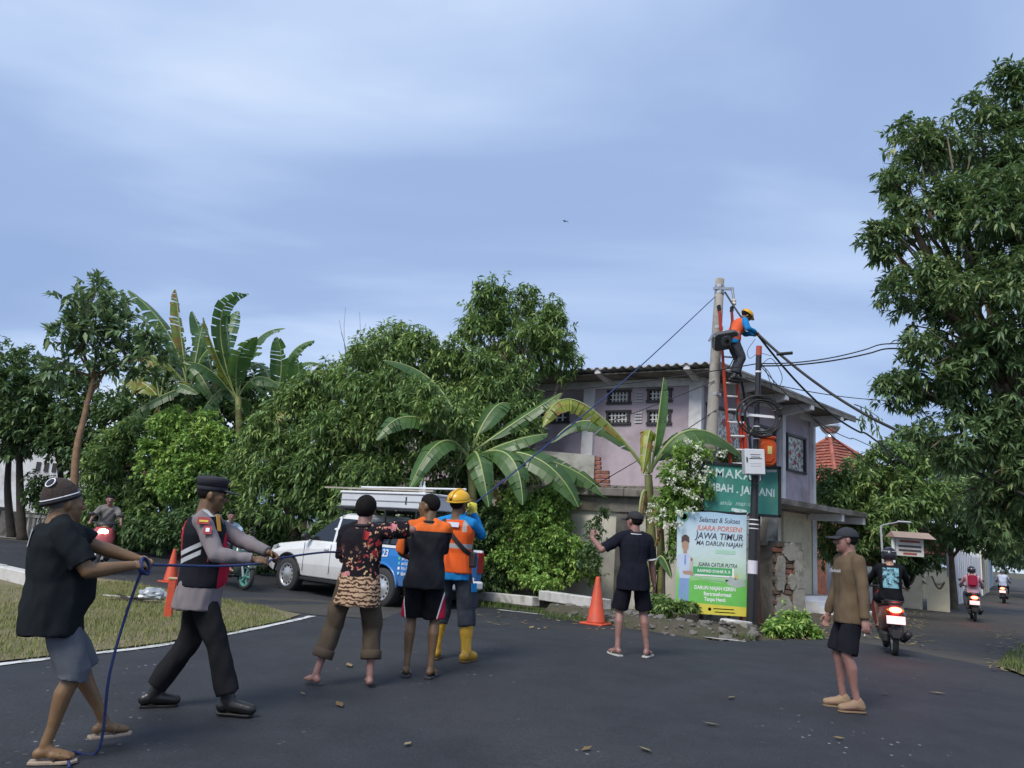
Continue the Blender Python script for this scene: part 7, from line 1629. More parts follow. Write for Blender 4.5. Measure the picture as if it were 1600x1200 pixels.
def axis_cloth(name, fn, rough=.9):
    """cloth whose colour is laid out in the garment's own space"""
    m, nt, N, L, b = nmat('cloth_' + name); tc = N.new('ShaderNodeTexCoord').outputs['Object']; sp = N.new('ShaderNodeSeparateXYZ'); L.new(tc, sp.inputs[0])
    c = fn(N, L, tc, sp.outputs[0], sp.outputs[1], sp.outputs[2]); n = tnoise(N, L, tc, 6, 4); r = ramp(N, [(.3, (.86, .86, .86)), (.7, (1.12, 1.12, 1.12))]); L.new(n, r.inputs[0])
    L.new(mixc(N, L, 1.0, c, r.outputs[0], 'MULTIPLY'), b.inputs['Base Color']); b.inputs['Roughness'].default_value = rough; b.inputs['Specular IOR Level'].default_value = .06
    bumpn(N, L, b, tnoise(N, L, tc, 130, 2), .2, .005); return m
def band(N, L, v, a, b): return mth(N, L, 'MULTIPLY', mth(N, L, 'GREATER_THAN', v, a), mth(N, L, 'LESS_THAN', v, b))
def topH(px, py, base): return float(P(px, py, base[1])[2] - base[2])     # standing height seen in the photograph
W_ = lambda px, py, d: ('w', P(px, py, d))
BELT = mat('leather_belt', (.02, .018, .016), .5)

# 1 man in black T-shirt and knitted cap, pulling the rope at the left
def man_songkok():
    g = G(108, 1180); H = 1.66
    f = Fig('heavy man in black T-shirt and brown knitted cap pulling the blue rope at far left', g, 36, H, dict(neck_drop=.03, top=(105, 748, .005), pelvis=(-.02, -.24, .94), lean=-5, hip_lean=-3, side=0, belly=.09, heft=1.28, shw=.205,
            hand_r=W_(205, 884, 4.72), hand_l=W_(232, 880, 4.98), elbow_r=(.5, -.3, -1), elbow_l=(-.2, -.2, -1), palm_r=(-.5, .2, -.6), palm_l=(.6, .1, -.4), head_yaw=6, head_pitch=-4,
            foot_r=(.13, -.16, .108), foot_l=(-.10, .22, .108), toe_r=-18, toe_l=8, knee_r=(.2, 1, 0), knee_l=(-.1, 1, 0)), skinmat('skin_brown', (.175, .098, .045)), vox=.009)
    f.body(.9, .9, arm=1.18).hair(low=-.06, front=.04, vol=.004, m=mat('grey_hair', (.10, .10, .10), .7, .3, 40, .3, 90))
    f.shirt(cloth('black_tee', (.014, .017, .020)), .84, -.20, .026, .01, 'tshirt', (.080, .086), seed=1.3, neck=.47)
    f.legs(cloth('grey_shorts', (.10, .11, .13)), 1.12, 'shorts', (.118, .10, .10), seed=4.1)
    f.footwear('slipper', mat('tan_sandal', (.35, .27, .2), .7), mat('dark_strap', (.04, .04, .04), .6))
    kb = mat('knit_brown', (.040, .028, .024), .95, .25, 40, .6, 70); tilt = lambda b: setattr(b, 'v', [tuple(Rx(17) @ V3(v) + V3((0, -.004, .004))) for v in b.v]) or b
    hp = f.head_part; f.head_part = lambda nm, b, m, par=None, smooth=True: hp(nm, tilt(b) if nm.startswith('knitted') or nm.startswith('cap_') else b, m, par, smooth)
    c = f.dome('knitted_cap', kb, (0, -.022, .034), (.0885, .108, .130), -.14)
    for z, rr, mm, r in ((.048, 1.0, M_WHITE, .0042), (.030, 1.0, mat('knit_dark', (.012, .012, .018), .9), .010)):
        t = math.sqrt(max(0, 1 - ((z - .034) / .130) ** 2)) * rr; mb = MB(); mb.tube([(.089 * t * math.cos(a), -.022 + .1085 * t * math.sin(a), z) for a in np.linspace(0, 2 * math.pi, 33)], r, 6); f.head_part('cap_band', mb, mm, c)
    # dark oval with white ring at the back of the crown
    nv = V3((.42, -.62, .95)).normalized(); ctr = V3((.0885 * .36, -.022 - .108 * .36, .034 + .130 * .86)) + nv * .002; R = V3((0, 0, 1)).rotation_difference(nv).to_matrix()
    mb = MB(); mb.tube([ctr + R @ V3((.034 * math.cos(a), .030 * math.sin(a), 0)) for a in np.linspace(0, 2 * math.pi, 25)], .004, 6); f.head_part('cap_ring', mb, M_WHITE, c)
    mb = MB(); mb.lathe([(.031, -.012), (.031, .001), (.002, .006)], ctr, 18, R=R); f.head_part('cap_crown', mb, mat('knit_navy', (.02, .022, .035), .9), c)
    f.patch('print', f.pel + f.Rc @ V3((.05, -.145, .36)), (-.1, -1, .1), .03, .10, M_WHITE, f.s); f.patch('print', f.sh['r'] + V3((-.02, .115, -.06)), (.5, .8, .1), .03, .06, mat('mint_print', (.2, .55, .45), .7), f.s)
    return f
F1 = man_songkok()

# 2 policeman in grey shirt and red black vest
def vestmat():
    def fn(N, L, tc, x, y, z):
        k = mixc(N, L, mth(N, L, 'LESS_THAN', y, -.205), (.014, .015, .020), (.45, .02, .05))                         # red rear panel edge
        k = mixc(N, L, mth(N, L, 'GREATER_THAN', y, .075), k, (.45, .02, .05))                                         # red front panel
        k = mixc(N, L, mth(N, L, 'GREATER_THAN', z, 1.36), k, (.014, .015, .020))
        d = mth(N, L, 'SUBTRACT', z, mth(N, L, 'MULTIPLY', y, .55))
        for a in (1.145, 1.205): k = mixc(N, L, mth(N, L, 'MULTIPLY', band(N, L, d, a, a + .035), mth(N, L, 'LESS_THAN', y, -.06)), k, (.50, .52, .55))
        return k
    return axis_cloth('police_vest', fn, .7)
def policeman():
    g = G(298, 1112); H = 1.80
    f = Fig('policeman in grey uniform shirt, red and black vest and dark cap pulling the rope', g, 13, H, dict(top=(330, 740, .035), pelvis=(0, -.06, .935), lean=-5, side=0, belly=.05, heft=1.10, shw=.185,
            hand_r=W_(396, 874, 5.72), hand_l=W_(424, 866, 6.02), elbow_r=(.5, -.1, -1), elbow_l=(-.4, 0, -1), palm_r=(-.5, 0, -.6), palm_l=(.5, 0, -.6), head_yaw=3, head_pitch=2,
            foot_r=(.12, .27, .108), foot_l=(-.12, -.30, .108), toe_r=-14, toe_l=14), SK_D, vox=.009)
    f.body(.9, .8, feet=False).hair(low=-.03, front=.05, vol=.005)
    gs = cloth('uniform_grey', (.21, .185, .195)); f.shirt(gs, 1, -.21, .020, .02, 'uniform_shirt', (.074, .06), fore=.97, seed=2.2, neck=.475, cuff=.046, folds=.013)
    f.shirt(vestmat(), 0, -.05, .036, .0, 'vest', seed=5.1, folds=.004, neck=.462)
    f.legs(cloth('police_trousers', (.018, .018, .020)), 1.9, 'trousers', (.112, .086, .080), seed=6.0); f.footwear('dark_boot', mat('boot_leather', (.015, .014, .014), .35))
    pm = mat('police_cap', (.020, .020, .030), .8, .15, 20, .2); c = f.dome('cap', pm, (0, -.012, .055), (.088, .106, .075), -.35)
    mb = MB(); mb.lathe([(.090, 0), (.098, .045), (.097, .062), (.085, .07), (.02, .078)], (0, 0, 0), 26); mb.v = [(v[0], v[1] * 1.16 - .012, v[2] + .062) for v in mb.v]; f.head_part('crown', mb, pm, c)
    mb = MB(); n = 9; top = [(.086 * math.cos(a), -.012 + .104 * math.sin(a), .048) for a in np.radians(np.linspace(35, 145, n))]; bot = [(.084 * math.cos(a), .03 + .160 * math.sin(a), .028) for a in np.radians(np.linspace(35, 145, n))]
    mb.raw(top + bot + [(p[0], p[1], p[2] - .006) for p in top + bot], [(i, i + 1, n + i + 1, n + i) for i in range(n - 1)] + [(2 * n + i, 3 * n + i, 3 * n + i + 1, 2 * n + i + 1) for i in range(n - 1)] + [(n + i, n + i + 1, 3 * n + i + 1, 3 * n + i) for i in range(n - 1)]); f.head_part('brim', mb, mat('glossy_brim', (.012, .012, .014), .25), c)
    mb = MB(); mb.ell((.0, .098, .088), (.014, .008, .020)); f.head_part('badge', mb, mat('gold', (.5, .36, .08), .3, metal=.7), c)
    # sleeve badges on the near (right) arm
    a = f.sh['r']; e = f.el['r']; red = mat('badge_red', (.30, .03, .035), .7); ax = (e - a).normalized(); out = (V3((1, .25, .15)) - ax * V3((1, .25, .15)).dot(ax)).normalized()
    f.patch('shoulder_badge', a + ax * .035 + out * .082, out, .085, .055, red, f.s); f.patch('shoulder_badge', a + ax * .04 + out * .085, out, .06, .015, mat('badge_yellow', (.6, .45, .05), .6), f.s); f.patch('sleeve_badge', a + ax * .115 + out * .080, out, .055, .065, red, f.s); f.patch('sleeve_badge', a + ax * .115 + out * .083, out, .026, .03, M_WHITE, f.s)
    f.patch('pocket_zip', f.pel + V3((.205, .055, .20)), (1, .1, 0), .008, .12, red, f.s); f.patch('pocket_zip', f.pel + V3((.203, .085, .20)), (1, .1, 0), .008, .12, red, f.s)
    f.patch('reflective_strip', f.sh['r'] + V3((-.055, .03, .065)), (.35, .5, .9), .045, .085, mat('silver_tape', (.5, .52, .55), .3), f.s); f.patch('yellow_trim', f.sh['r'] + V3((-.02, .115, .0)), (.6, .8, .3), .035, .12, mat('amber_trim', (.6, .28, .03), .6), f.s)
    return f
F2 = policeman()

# 3 man in batik shirt
def batikmat():
    def fn(N, L, tc, x, y, z):
        nw = N.new('ShaderNodeTexNoise'); nw.inputs['Scale'].default_value = 28; nw.inputs['Detail'].default_value = 3; L.new(tc, nw.inputs['Vector'])
        wp = N.new('ShaderNodeVectorMath'); wp.operation = 'MULTIPLY_ADD'; L.new(nw.outputs['Color'], wp.inputs[0]); wp.inputs[1].default_value = (.07, .07, .07); L.new(tc, wp.inputs[2])
        vo = N.new('ShaderNodeTexVoronoi'); vo.inputs['Scale'].default_value = 30; L.new(wp.outputs[0], vo.inputs['Vector']); sc = N.new('ShaderNodeSeparateColor'); L.new(vo.outputs['Color'], sc.inputs[0])
        vb = N.new('ShaderNodeTexVoronoi'); vb.inputs['Scale'].default_value = 9; L.new(wp.outputs[0], vb.inputs['Vector']); sb = N.new('ShaderNodeSeparateColor'); L.new(vb.outputs['Color'], sb.inputs[0])
        r = ramp(N, [(0, (.50, .24, .16)), (.3, (.36, .06, .06)), (.55, (.55, .38, .2)), (.8, (.34, .10, .08)), (1, (.6, .5, .36))], 'CONSTANT'); L.new(sc.outputs[1], r.inputs[0])
        rb = ramp(N, [(0, (.38, .035, .04)), (.5, (.48, .20, .22)), (1, (.40, .06, .05))], 'CONSTANT'); L.new(sb.outputs[1], rb.inputs[0])
        wh = step(N, L, tnoise(N, L, tc, 3.2, 2), .40, .5); low = step(N, L, z, 1.22, 1.02); right = mth(N, L, 'MULTIPLY', step(N, L, x, .02, .07), step(N, L, tnoise(N, L, tc, 5, 2), .3, .42))
        area = mth(N, L, 'MAXIMUM', mth(N, L, 'MULTIPLY', low, wh), right)
        dots = mth(N, L, 'MULTIPLY', mth(N, L, 'MULTIPLY', mth(N, L, 'LESS_THAN', vo.outputs['Distance'], .42), mth(N, L, 'GREATER_THAN', sc.outputs[0], .5)), area)
        bigd = mth(N, L, 'MULTIPLY', mth(N, L, 'LESS_THAN', vb.outputs['Distance'], .36), mth(N, L, 'GREATER_THAN', sb.outputs[0], .62))
        bigd = mth(N, L, 'MULTIPLY', bigd, mth(N, L, 'MAXIMUM', low, right))
        c = mixc(N, L, bigd, (.016, .014, .018), rb.outputs[0]); c = mixc(N, L, dots, c, r.outputs[0])
        wv = N.new('ShaderNodeTexWave'); wv.bands_direction = 'Z'; wv.inputs['Scale'].default_value = 9; wv.inputs['Distortion'].default_value = 7; wv.inputs['Detail'].default_value = 2; wv.inputs['Detail Scale'].default_value = 2.5; L.new(tc, wv.inputs['Vector'])
        rw = ramp(N, [(.25, (.06, .035, .025)), (.45, (.32, .19, .12)), (.7, (.48, .33, .22))]); L.new(wv.outputs[0], rw.inputs[0])
        zz = mth(N, L, 'ADD', z, mth(N, L, 'MULTIPLY', mth(N, L, 'SUBTRACT', tnoise(N, L, tc, 14, 2), .5), .08))
        return mixc(N, L, mth(N, L, 'LESS_THAN', zz, .93), c, rw.outputs[0])
    return axis_cloth('batik', fn)
def man_batik():
    g = G(540, 1074); H = 1.70
    f = Fig('man seen from behind in black batik shirt with red flowers and rolled brown trousers', g, 92, H, dict(top=(553, 770, .02), pelvis=(.02, 0, .955), lean=2, twist=-6, side=-2, hand_r=W_(640, 826, 7.25), hand_l=W_(560, 862, 7.34), elbow_r=(1, -.6, .1), elbow_l=(-.35, -.3, -1), palm_r=(0, .3, -1), palm_l=(.2, 1, -.3), head_yaw=-6, head_pitch=3,
            foot_l=(-.27, -.02, .108), foot_r=(.20, .05, .108), toe_l=42, toe_r=10), SK_M)
    f.body(.9, .8).hair(low=-.085, front=.05, vol=.022)
    f.shirt(batikmat(), .9, -.24, .026, .015, 'batik_shirt', (.078, .082), seed=1.7, folds=.014)
    tr = cloth('brown_trousers', (.085, .065, .048)); f.legs(tr, 1.62, 'trousers', (.110, .088, .082), seed=7.3, folds=.014)
    for nm in 'lr':
        q = f.kn[nm].lerp(f.an[nm], .60); mb = MB(); ax = (f.an[nm] - f.kn[nm]).normalized(); mb.tube([q - ax * .045, q - ax * .04, q + ax * .025, q + ax * .03], [.086, .092, .092, .084], 16); mb.build('rolled_cuff', tr, f.t, smooth=True)
    col = MB(); nk = f.neck; col.tube([nk + f.Rc @ V3((.072 * math.cos(a), .068 * math.sin(a) - .004, -.012 + .012 * math.sin(a))) for a in np.linspace(0, 2 * math.pi, 21)], .016, 8); col.build('collar', cloth('black_collar', (.03, .03, .035)), f.s, smooth=True)
    mk = MB(); mk.ell((-.082, .02, -.01), (.010, .03, .035)); f.head_part('mask', mk, M_WHITE)
    return f
F3 = man_batik()

# 4 man in orange and black T-shirt
def man_orange():
    g = G(650, 1058); H = 1.80
    ts = axis_cloth('orange_black', lambda N, L, tc, x, y, z: mixc(N, L, mth(N, L, 'GREATER_THAN', mth(N, L, 'MAXIMUM', z, mth(N, L, 'MULTIPLY', mth(N, L, 'GREATER_THAN', mth(N, L, 'ABSOLUTE', x), .225), 2.0)), 1.335), (.022, .023, .028), (.62, .13, .03)))
    sh = axis_cloth('striped_shorts', lambda N, L, tc, x, y, z: mixc(N, L, mth(N, L, 'GREATER_THAN', mth(N, L, 'ABSOLUTE', x), mth(N, L, 'MULTIPLY_ADD', z, .22, .038)), mixc(N, L, mth(N, L, 'GREATER_THAN', mth(N, L, 'ABSOLUTE', x), mth(N, L, 'MULTIPLY_ADD', z, .22, .026)), (.010, .010, .013), (.7, .66, .68)), (.42, .02, .05)))
    f = Fig('man in orange and black T-shirt and black shorts, head turned left, beside the helmeted worker', g, 88, H, dict(top=(655, 768, .01), pelvis=(.0, 0, .975), lean=0, hand_l=W_(640, 872, 7.90), hand_r=W_(672, 880, 7.90), elbow_l=(-.6, -.6, -.8), elbow_r=(.9, -.5, -.6), palm_r=(-.2, .5, -1), palm_l=(.2, .5, -1), head_yaw=72, head_pitch=4, twist=-3,
            foot_l=(-.10, .0, .108), foot_r=(.13, .0, .108), toe_l=8, toe_r=-12), SK_D)
    f.body(.9, .9).hair(low=-.05, front=.055, vol=.008); f.shirt(ts, .98, -.16, .024, .012, 'tshirt', (.075, .070), seed=2.9)
    f.legs(sh, .93, 'shorts', (.112, .112, .1), seed=8.2, folds=.013); f.footwear('slipper', mat('black_sandal', (.03, .03, .035), .6), mat('grey_strap', (.4, .4, .42), .6))
    col = MB(); nk = f.neck; col.tube([nk + f.Rc @ V3((.070 * math.cos(a), .066 * math.sin(a), -.022)) for a in np.linspace(0, 2 * math.pi, 21)], .012, 8); col.build('collar', cloth('black_collar', (.03, .03, .035)), f.s, smooth=True)
    return f
F4 = man_orange()

# 5 line worker in orange vest, yellow helmet and boots
M_HELM = mat('helmet_yellow', (.66, .36, .015), .3, .06, 5, 0); M_BLUE = cloth('work_blue', (.02, .20, .48)); M_NAVYT = cloth('work_trousers', (.045, .05, .062))
def hivis():
    def fn(N, L, tc, x, y, z):
        c = (.70, .11, .025); t = mixc(N, L, band(N, L, z, 1.155, 1.205), c, (.36, .36, .36))
        return mixc(N, L, mth(N, L, 'MULTIPLY', mth(N, L, 'MULTIPLY', band(N, L, mth(N, L, 'ABSOLUTE', x), .10, .145), mth(N, L, 'GREATER_THAN', z, 1.33)), mth(N, L, 'LESS_THAN', z, 1.52)), t, (.36, .36, .36))
    return axis_cloth('hi_vis', fn, .6)
M_HIVIS = hivis()
def worker():
    g = G(697, 1032); H = 1.83
    f = Fig('line worker in orange vest, yellow helmet and yellow boots hauling the rope', g, 78, H, dict(top=(717, 762, .045), pelvis=(0, 0, .972), lean=-3, twist=-6, hand_r=W_(740, 800, 8.66), hand_l=W_(728, 800, 8.9), elbow_r=(.5, -.1, -1.2), elbow_l=(-.5, .2, -1), palm_r=(-.5, .5, -.2), palm_l=(.5, .3, -.3), hdir_r=(-.1, .25, 1), hdir_l=(.2, .2, 1), head_yaw=-22, head_pitch=-12, head_roll=4,
            foot_l=(-.13, .03, .108), foot_r=(.20, .02, .108), toe_l=8, toe_r=-16), SK_D)
    f.body(.9, .9, feet=False).hair(low=-.05, front=.06, vol=.006)
    f.shirt(M_BLUE, 1, -.16, .016, .006, 'work_shirt', (.070, .06), fore=.95, seed=3.3, folds=.014); f.shirt(M_HIVIS, 0, -.09, .032, .0, 'vest', seed=6.2, folds=.006, neck=.462)
    f.legs(M_NAVYT, 1.42, 'trousers', (.114, .100, .094), seed=9.1, folds=.014)
    f.footwear('boot', mat('yellow_rubber', (.58, .32, .02), .35, .12, 6, .1, dirt=(.2, .13, .04), dscale=6, damt=.5), mat('boot_sole', (.12, .07, .02), .7)); f.helmet(M_HELM)
    for nm in 'lr':
        mb = MB(); w = f.wr[nm]; d = (w - f.el[nm]).normalized(); mb.tube([w - d * .05, w + d * .01], [.044, .036], 12); mb.build('glove_cuff', mat('glove_yellow', (.55, .50, .06), .7), f.o, smooth=True)
        hm = MB(); f2 = f.hand(hm, nm, .9); hm2 = remesh(hm, .008, 'glove', mat('glove_yellow', (.55, .50, .06), .7), f.o)
        me = hm2.data; n = len(me.vertices); co = np.empty(n * 3, np.float32); no = np.empty(n * 3, np.float32); me.vertices.foreach_get('co', co); me.vertices.foreach_get('normal', no); me.vertices.foreach_set('co', co + no * .006); me.update()
    # black shoulder strap with pouch across the back
    k = f.k; pts = []
    for t in np.linspace(0, 1, 12):
        h = .46 - .34 * t; x = -.12 + .30 * t; w = np.interp(h, [0, .12, .25, .34, .41, .47], [.162, .146, .155, .168, .16, .1]) + .04; dd = np.interp(h, [0, .12, .25, .34, .41, .47], [.112, .102, .11, .11, .095, .07]) + .042
        c = f.pel + (f.Rp @ V3((0, 0, min(h, .12))) + f.Rc @ V3((0, 0, max(h - .12, 0)))) * k; pts.append(c + (f.Rc @ V3((x, -dd * math.sqrt(max(.05, 1 - (x / w) ** 2)), 0))) * k)
    mb = MB(); mb.tube(pts, .006, 6, sx=1.0); 
    for a, b in zip(pts[:-1], pts[1:]): mb.bar(a, b, .045, .012, up=(0, -1, .2))
    st = mb.build('shoulder_strap', M_BLACK, f.o); q = pts[-1]; MB().box(q + V3((.03, .02, -.06)), (.10, .07, .16), R=Rz(-30)).build('pouch', M_BLACK, st, bevel=.015)
    f.patch('back_label', f.pel + f.Rc @ V3((.02, -.150 * k, .415 * k)), (0, -1, .15), .13, .05, mat('label_pale', (.55, .6, .72), .6), f.s); f.patch('pocket', f.hip['r'].lerp(f.kn['r'], .45) + V3((.115, -.01, 0)), (1, -.35, .1), .10, .09, M_BLUE, f.t); f.patch('pocket', f.hip['r'].lerp(f.kn['r'], .75) + V3((.105, -.01, 0)), (1, -.35, .1), .12, .15, M_NAVYT, f.t)
    return f
F5 = worker()

# 6 man in dark polo pointing with raised fist
def man_polo():
    g = G(985, 1026); H = 1.86
    pm = cloth('dark_polo', (.013, .014, .022)); f = Fig('man in dark polo shirt, black shorts and cap raising his left fist, seen from behind', g, 94, H, dict(top=(972, 794, .02), pelvis=(0, 0, .972), lean=1, twist=4, hand_l=W_(925, 840, 9.75), hand_r=(.29, .12, .86), elbow_l=(-.6, -.4, -1), elbow_r=(.5, -.9, -.2), palm_l=(.6, .5, 0), hdir_l=(.05, .1, 1), palm_r=(-1, 0, 0), head_yaw=38, head_pitch=-3,
            foot_l=(-.16, .0, .108), foot_r=(.20, .02, .108), toe_l=24, toe_r=-32), SK_M)
    f.body(1.0, .5).hair(low=-.055, front=.05, vol=.006); f.shirt(pm, .86, -.20, .022, .012, 'polo_shirt', (.074, .072), seed=4.4, folds=.014)
    f.legs(cloth('black_shorts', (.012, .012, .018)), .93, 'shorts', (.112, .108, .1), seed=2.5, folds=.013); f.footwear('slipper', mat('pale_sandal', (.42, .42, .38), .7), mat('pale_strap', (.5, .5, .46), .7))
    f.cap_hat(mat('black_cap', (.016, .016, .020), .85, .1, 20, .2))
    nk = f.neck; col = MB(); col.tube([nk + f.Rc @ V3((.076 * math.cos(a), .070 * math.sin(a) - .004, -.006 + .010 * math.sin(a))) for a in np.linspace(0, 2 * math.pi, 21)], .015, 8); col.build('collar', cloth('black_collar', (.03, .03, .035)), f.s, smooth=True)
    col = MB(); col.tube([nk + f.Rc @ V3((.086 * math.cos(a), .080 * math.sin(a) - .004, -.022 + .010 * math.sin(a))) for a in np.linspace(math.pi * 1.0, math.pi * 2.0, 15)], .006, 6); col.build('collar_stripe', M_WHITE, f.s, smooth=True)
    for nm in 'r':
        q = f.sh[nm].lerp(f.el[nm], .85); ax = (f.el[nm] - f.sh[nm]).normalized(); mb = MB(); mb.tube([q - ax * .006, q + ax * .008], [.081, .081], 16); mb.build('sleeve_stripe', M_WHITE, f.s)
    return f
F6 = man_polo()

# 7 man in brown long sleeved shirt at the right
def man_brown():
    g = G(1330, 1110); H = 1.80
    bm = cloth('olive_brown', (.118, .086, .056)); f = Fig('man in brown long sleeved shirt, black shorts and dark cap watching from the right', g, 170, H, dict(top=(1318, 820, .02), pelvis=(0, 0, .978), lean=-1, twist=14, hand_l=W_(1354, 985, 7.15), hand_r=(.22, .16, .82), elbow_l=(-.3, -1, -.1), elbow_r=(.4, -.8, 0), palm_l=(.7, -.2, .1), palm_r=(-1, 0, 0), head_yaw=-4, head_pitch=0,
            foot_l=(-.10, -.03, .108), foot_r=(.09, .05, .108), toe_l=14, toe_r=-2), SK_M, vox=.0085)
    f.body(.55, .5, feet=True).hair(low=-.06, front=.05, vol=.005); f.shirt(bm, 1, -.17, .022, .010, 'sweatshirt', (.073, .064), fore=.98, seed=5.6, folds=.010, neck=.47, cuff=.043)
    f.legs(cloth('black_denim', (.014, .015, .020)), .98, 'shorts', (.112, .098, .09), seed=3.8, folds=.013); f.footwear('shoe', mat('tan_shoe', (.25, .165, .10), .7, .12, 8, .1), mat('shoe_sole', (.19, .13, .08), .8))
    f.cap_hat(mat('navy_cap', (.018, .020, .028), .85, .1, 20, .2)); lt = link_mesh('lettering', text_mesh('Darbobik', .045, M_WHITE, shear=.3), f.s)
    n = f.Rc @ V3((-.12, 1, 0)).normalized(); n.z = 0; n.normalize(); x = V3((0, 0, 1)).cross(n).normalized(); R = Matrix((x, V3((0, 0, 1)), n)).transposed(); q = f.pel + f.Rc @ V3((-.03, .158, .32 * f.k)); lt.matrix_local = Matrix.Translation(q) @ R.to_4x4()
    cg = f.grip['l']; MB().tube([cg + V3((.0, .01, -.04)), cg + V3((-.05, .03, -.05))], .004, 6).build('cigarette', M_WHITE, f.o)
    return f
F7 = man_brown()

# 8 worker up the ladder
def ladder_man():
    lb, d, L, sx, nn = LAD; ft = P(1146, 590, D_UP - .45); c = np.array([ft[0], ft[1], ft[2] - .09])
    f = Fig('worker in blue shirt and yellow helmet leaning off the ladder to grip the cable', c, 12, 1.80, dict(pelvis=(.0, -.02, .93), hip_lean=10, lean=30, hand_r=('w', HANDS_UP + np.array([-.05, -.04, .03])), hand_l=('w', HANDS_UP + np.array([-.02, .06, .0])), elbow_r=(.6, 0, -.8), elbow_l=(-.6, 0, -.8), palm_r=(-.6, 0, -.6), palm_l=(.6, 0, -.6), head_yaw=-4, head_pitch=34,
            foot_l=(-.10, .02, .108), foot_r=(.10, -.04, .108), knee_l=(0, 1, 0)), SK_D, vox=.012)
    f.body(.9, .9, feet=False).hair(); f.shirt(M_BLUE, 1, -.14, .018, .0, 'work_shirt', (.072, .06), fore=.92, seed=3.9, vox=.014); 
    f.shirt(cloth('vest_orange', (.65, .12, .05)), 0, -.06, .034, .0, 'vest', seed=6.8, folds=.005, neck=.462, vox=.014); f.legs(M_NAVYT, 1.85, 'trousers', (.112, .09, .084), seed=9.7, vox=.014); f.footwear('dark_boot', M_BLACK); f.helmet(M_HELM)
    a = f.sh['r']; mb = MB(); mb.tube([f.neck + V3((.06, -.05, .02)), f.neck + V3((.13, .06, -.05)), f.pel + V3((.15, .12, .12))], .014, 6); mb.build('harness', mat('harness_yellow', (.5, .42, .12), .7), f.o)
ladder_man()

# riders
def rider(sc, label, shirtm, trm, skin, helm=None, H=1.66, hair=True, long=False, trend=1.85, head_yaw=0, seat=-.28, pack=None, face_off=0):
    loc, rz = sc; loc = np.array(loc); hd = math.degrees(rz)
    ca, sa = math.cos(rz), math.sin(rz); Wd = lambda x, y, z: ('w', (loc[0] + ca * x - sa * y, loc[1] + sa * x + ca * y, loc[2] + z))
    f = Fig(label, loc, hd, H, dict(pelvis=Wd(seat, 0, .93), lean=8, hip_lean=-4, hand_l=Wd(.16, .30, 1.05), hand_r=Wd(.16, -.30, 1.05), elbow_l=(-.8, -.4, -.8), elbow_r=(.8, -.4, -.8), palm_l=(0, .3, -1), palm_r=(0, .3, -1), head_yaw=head_yaw,
            foot_l=Wd(.22, .14, .43), foot_r=Wd(.22, -.14, .43), knee_l=(-.35, 1, .6), knee_r=(.35, 1, .6)), skin, group='scooter riders', vox=.018)
    f.body(.8, .8); 
    if hair: f.hair(vol=.009)
    f.shirt(shirtm, 1 if long else .85, -.10, .022, .0, 'shirt', (.072, .066), fore=.95 if long else 0, vox=.018); f.legs(trm, trend, 'trousers' if trend > 1.2 else 'shorts', (.108, .086, .08), vox=.018); f.footwear('slipper', M_BLACK)
    if helm: f.moto_helmet(helm)
    if pack:
        c = f.pel + f.Rc @ V3((0, -.20, .26)); MB().box(c, (.28, .14, .36), R=f.Rc).build('backpack', pack, f.o, bevel=.05, seg=2)
        for s in (-1, 1): MB().tube([c + f.Rc @ V3((s * .1, .05, .14)), c + f.Rc @ V3((s * .13, .12, .22)), c + f.Rc @ V3((s * .14, .32, .1))], .016, 6).build('pack_strap', pack, f.o)
    return f
jk = axis_cloth('jacket_print', lambda N, L, tc, x, y, z: mixc(N, L, mth(N, L, 'MULTIPLY', band(N, L, mth(N, L, 'ABSOLUTE', x), -1, .12), mth(N, L, 'MULTIPLY', band(N, L, z, 1.02, 1.34), step(N, L, tnoise(N, L, tc, 7, 4, .7), .42, .56))), (.012, .013, .016), (.20, .42, .50)))
rider(SC11, 'rider in dark jacket with pale blue print and black helmet on the maroon scooter', jk, cloth('dark_shorts', (.02, .02, .024)), SK_L, mat('helmet_black', (.02, .021, .03), .2), long=True, trend=.9)
rider(SC12, 'rider in pink top with red backpack and dark helmet on the middle scooter', cloth('pink_top', (.50, .30, .36)), cloth('blue_grey_trousers', (.16, .19, .24)), SK_L, mat('helmet_black', (.02, .021, .03), .2), long=True, pack=cloth('red_pack', (.22, .02, .05)))
rider(SC13, 'farthest rider in pale blue top on the distant scooter', cloth('pale_blue_top', (.42, .48, .60)), cloth('dark_trousers', (.03, .03, .035)), SK_L, mat('helmet_grey', (.10, .10, .11), .3), long=True)
rider(SC9, 'bareheaded bearded rider in grey T-shirt approaching on the red and white scooter', cloth('grey_tee', (.17, .16, .15)), cloth('dark_trousers', (.03, .03, .035)), SK_M)
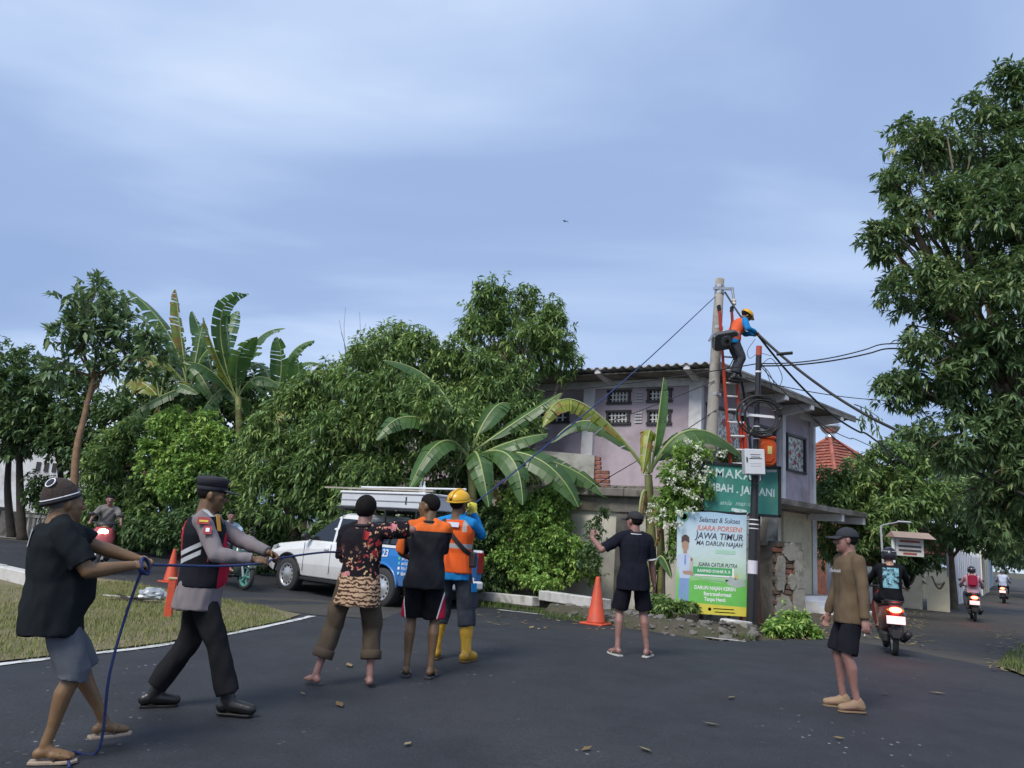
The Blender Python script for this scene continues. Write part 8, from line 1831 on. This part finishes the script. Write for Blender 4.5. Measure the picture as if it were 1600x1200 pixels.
rider(SC10, 'rider in light blue shirt half hidden behind the policeman', cloth('light_blue_shirt', (.36, .48, .58)), cloth('dark_trousers', (.03, .03, .035)), SK_M, head_yaw=-25)

# ------------------------------------------------------------------ the blue rope through all hands
def gw(f, nm): return np.array(f.o.matrix_basis @ f.grip[nm])
def rope():
    h1r, h1l = gw(F1, 'r'), gw(F1, 'l'); h2r, h2l = gw(F2, 'r'), gw(F2, 'l')
    tail = [onG(h1r[0] - .12, h1r[1] - .25, .02), onG(h1r[0] - .25, h1r[1] + .0, .02), onG(h1r[0] - .12, h1r[1] + .06, .03), h1r + [-.10, .0, -.62], h1r + [-.05, -.01, -.25], h1r]
    b3 = gw(F3, 'l'); b3r = gw(F3, 'r'); o4 = gw(F4, 'l'); o4r = gw(F4, 'r'); w5 = gw(F5, 'r'); w5l = gw(F5, 'l')
    pts = tail + [h1l, (h1l + h2r) / 2 + [0, .12, -.02], h2r, h2l, (h2l + b3) / 2 + [0, 0, .02], b3, b3r + [0, .05, 0], o4, o4r, (o4r + w5l) / 2 + [.05, .1, 0], w5l, w5]
    end = POLE_B + POLE_V * .94 + np.array([-.11, -.06, 0]); m = w5 + (end - w5) * .5 - np.array([0, 0, .10])
    pts += [w5 + (end - w5) * .15 - np.array([0, 0, .05]), m, end]
    mb = MB(); sm = smooth_line(pts, 6); d = [np.linalg.norm(p[:2]) for p in sm]
    mb.tube(sm, [.0085 if q < 9 else .010 for q in d], 7)
    tag(mb.build('rope', mat('blue_rope', (.016, .032, .12), .7, .2, 30, .4, 160), smooth=True), 'long blue rope running through all the pulling hands up to the concrete pole top', 'rope')
    c = MB(); rng = random.Random(2)
    R = Matrix.Rotation(1.2, 3, 'Y')
    for k in range(3): c.tube([V3(h1r) + R @ V3((math.cos(a) * (.040 + .006 * k), math.sin(a) * (.042 + .004 * k), .012 * (k - 1))) for a in np.linspace(0, 2 * math.pi, 21)], .0075, 6)
    tag(c.build('rope_loop', MATS['blue_rope'], smooth=True), 'loop of blue rope wound around the near hand of the capped man', 'rope')
rope()
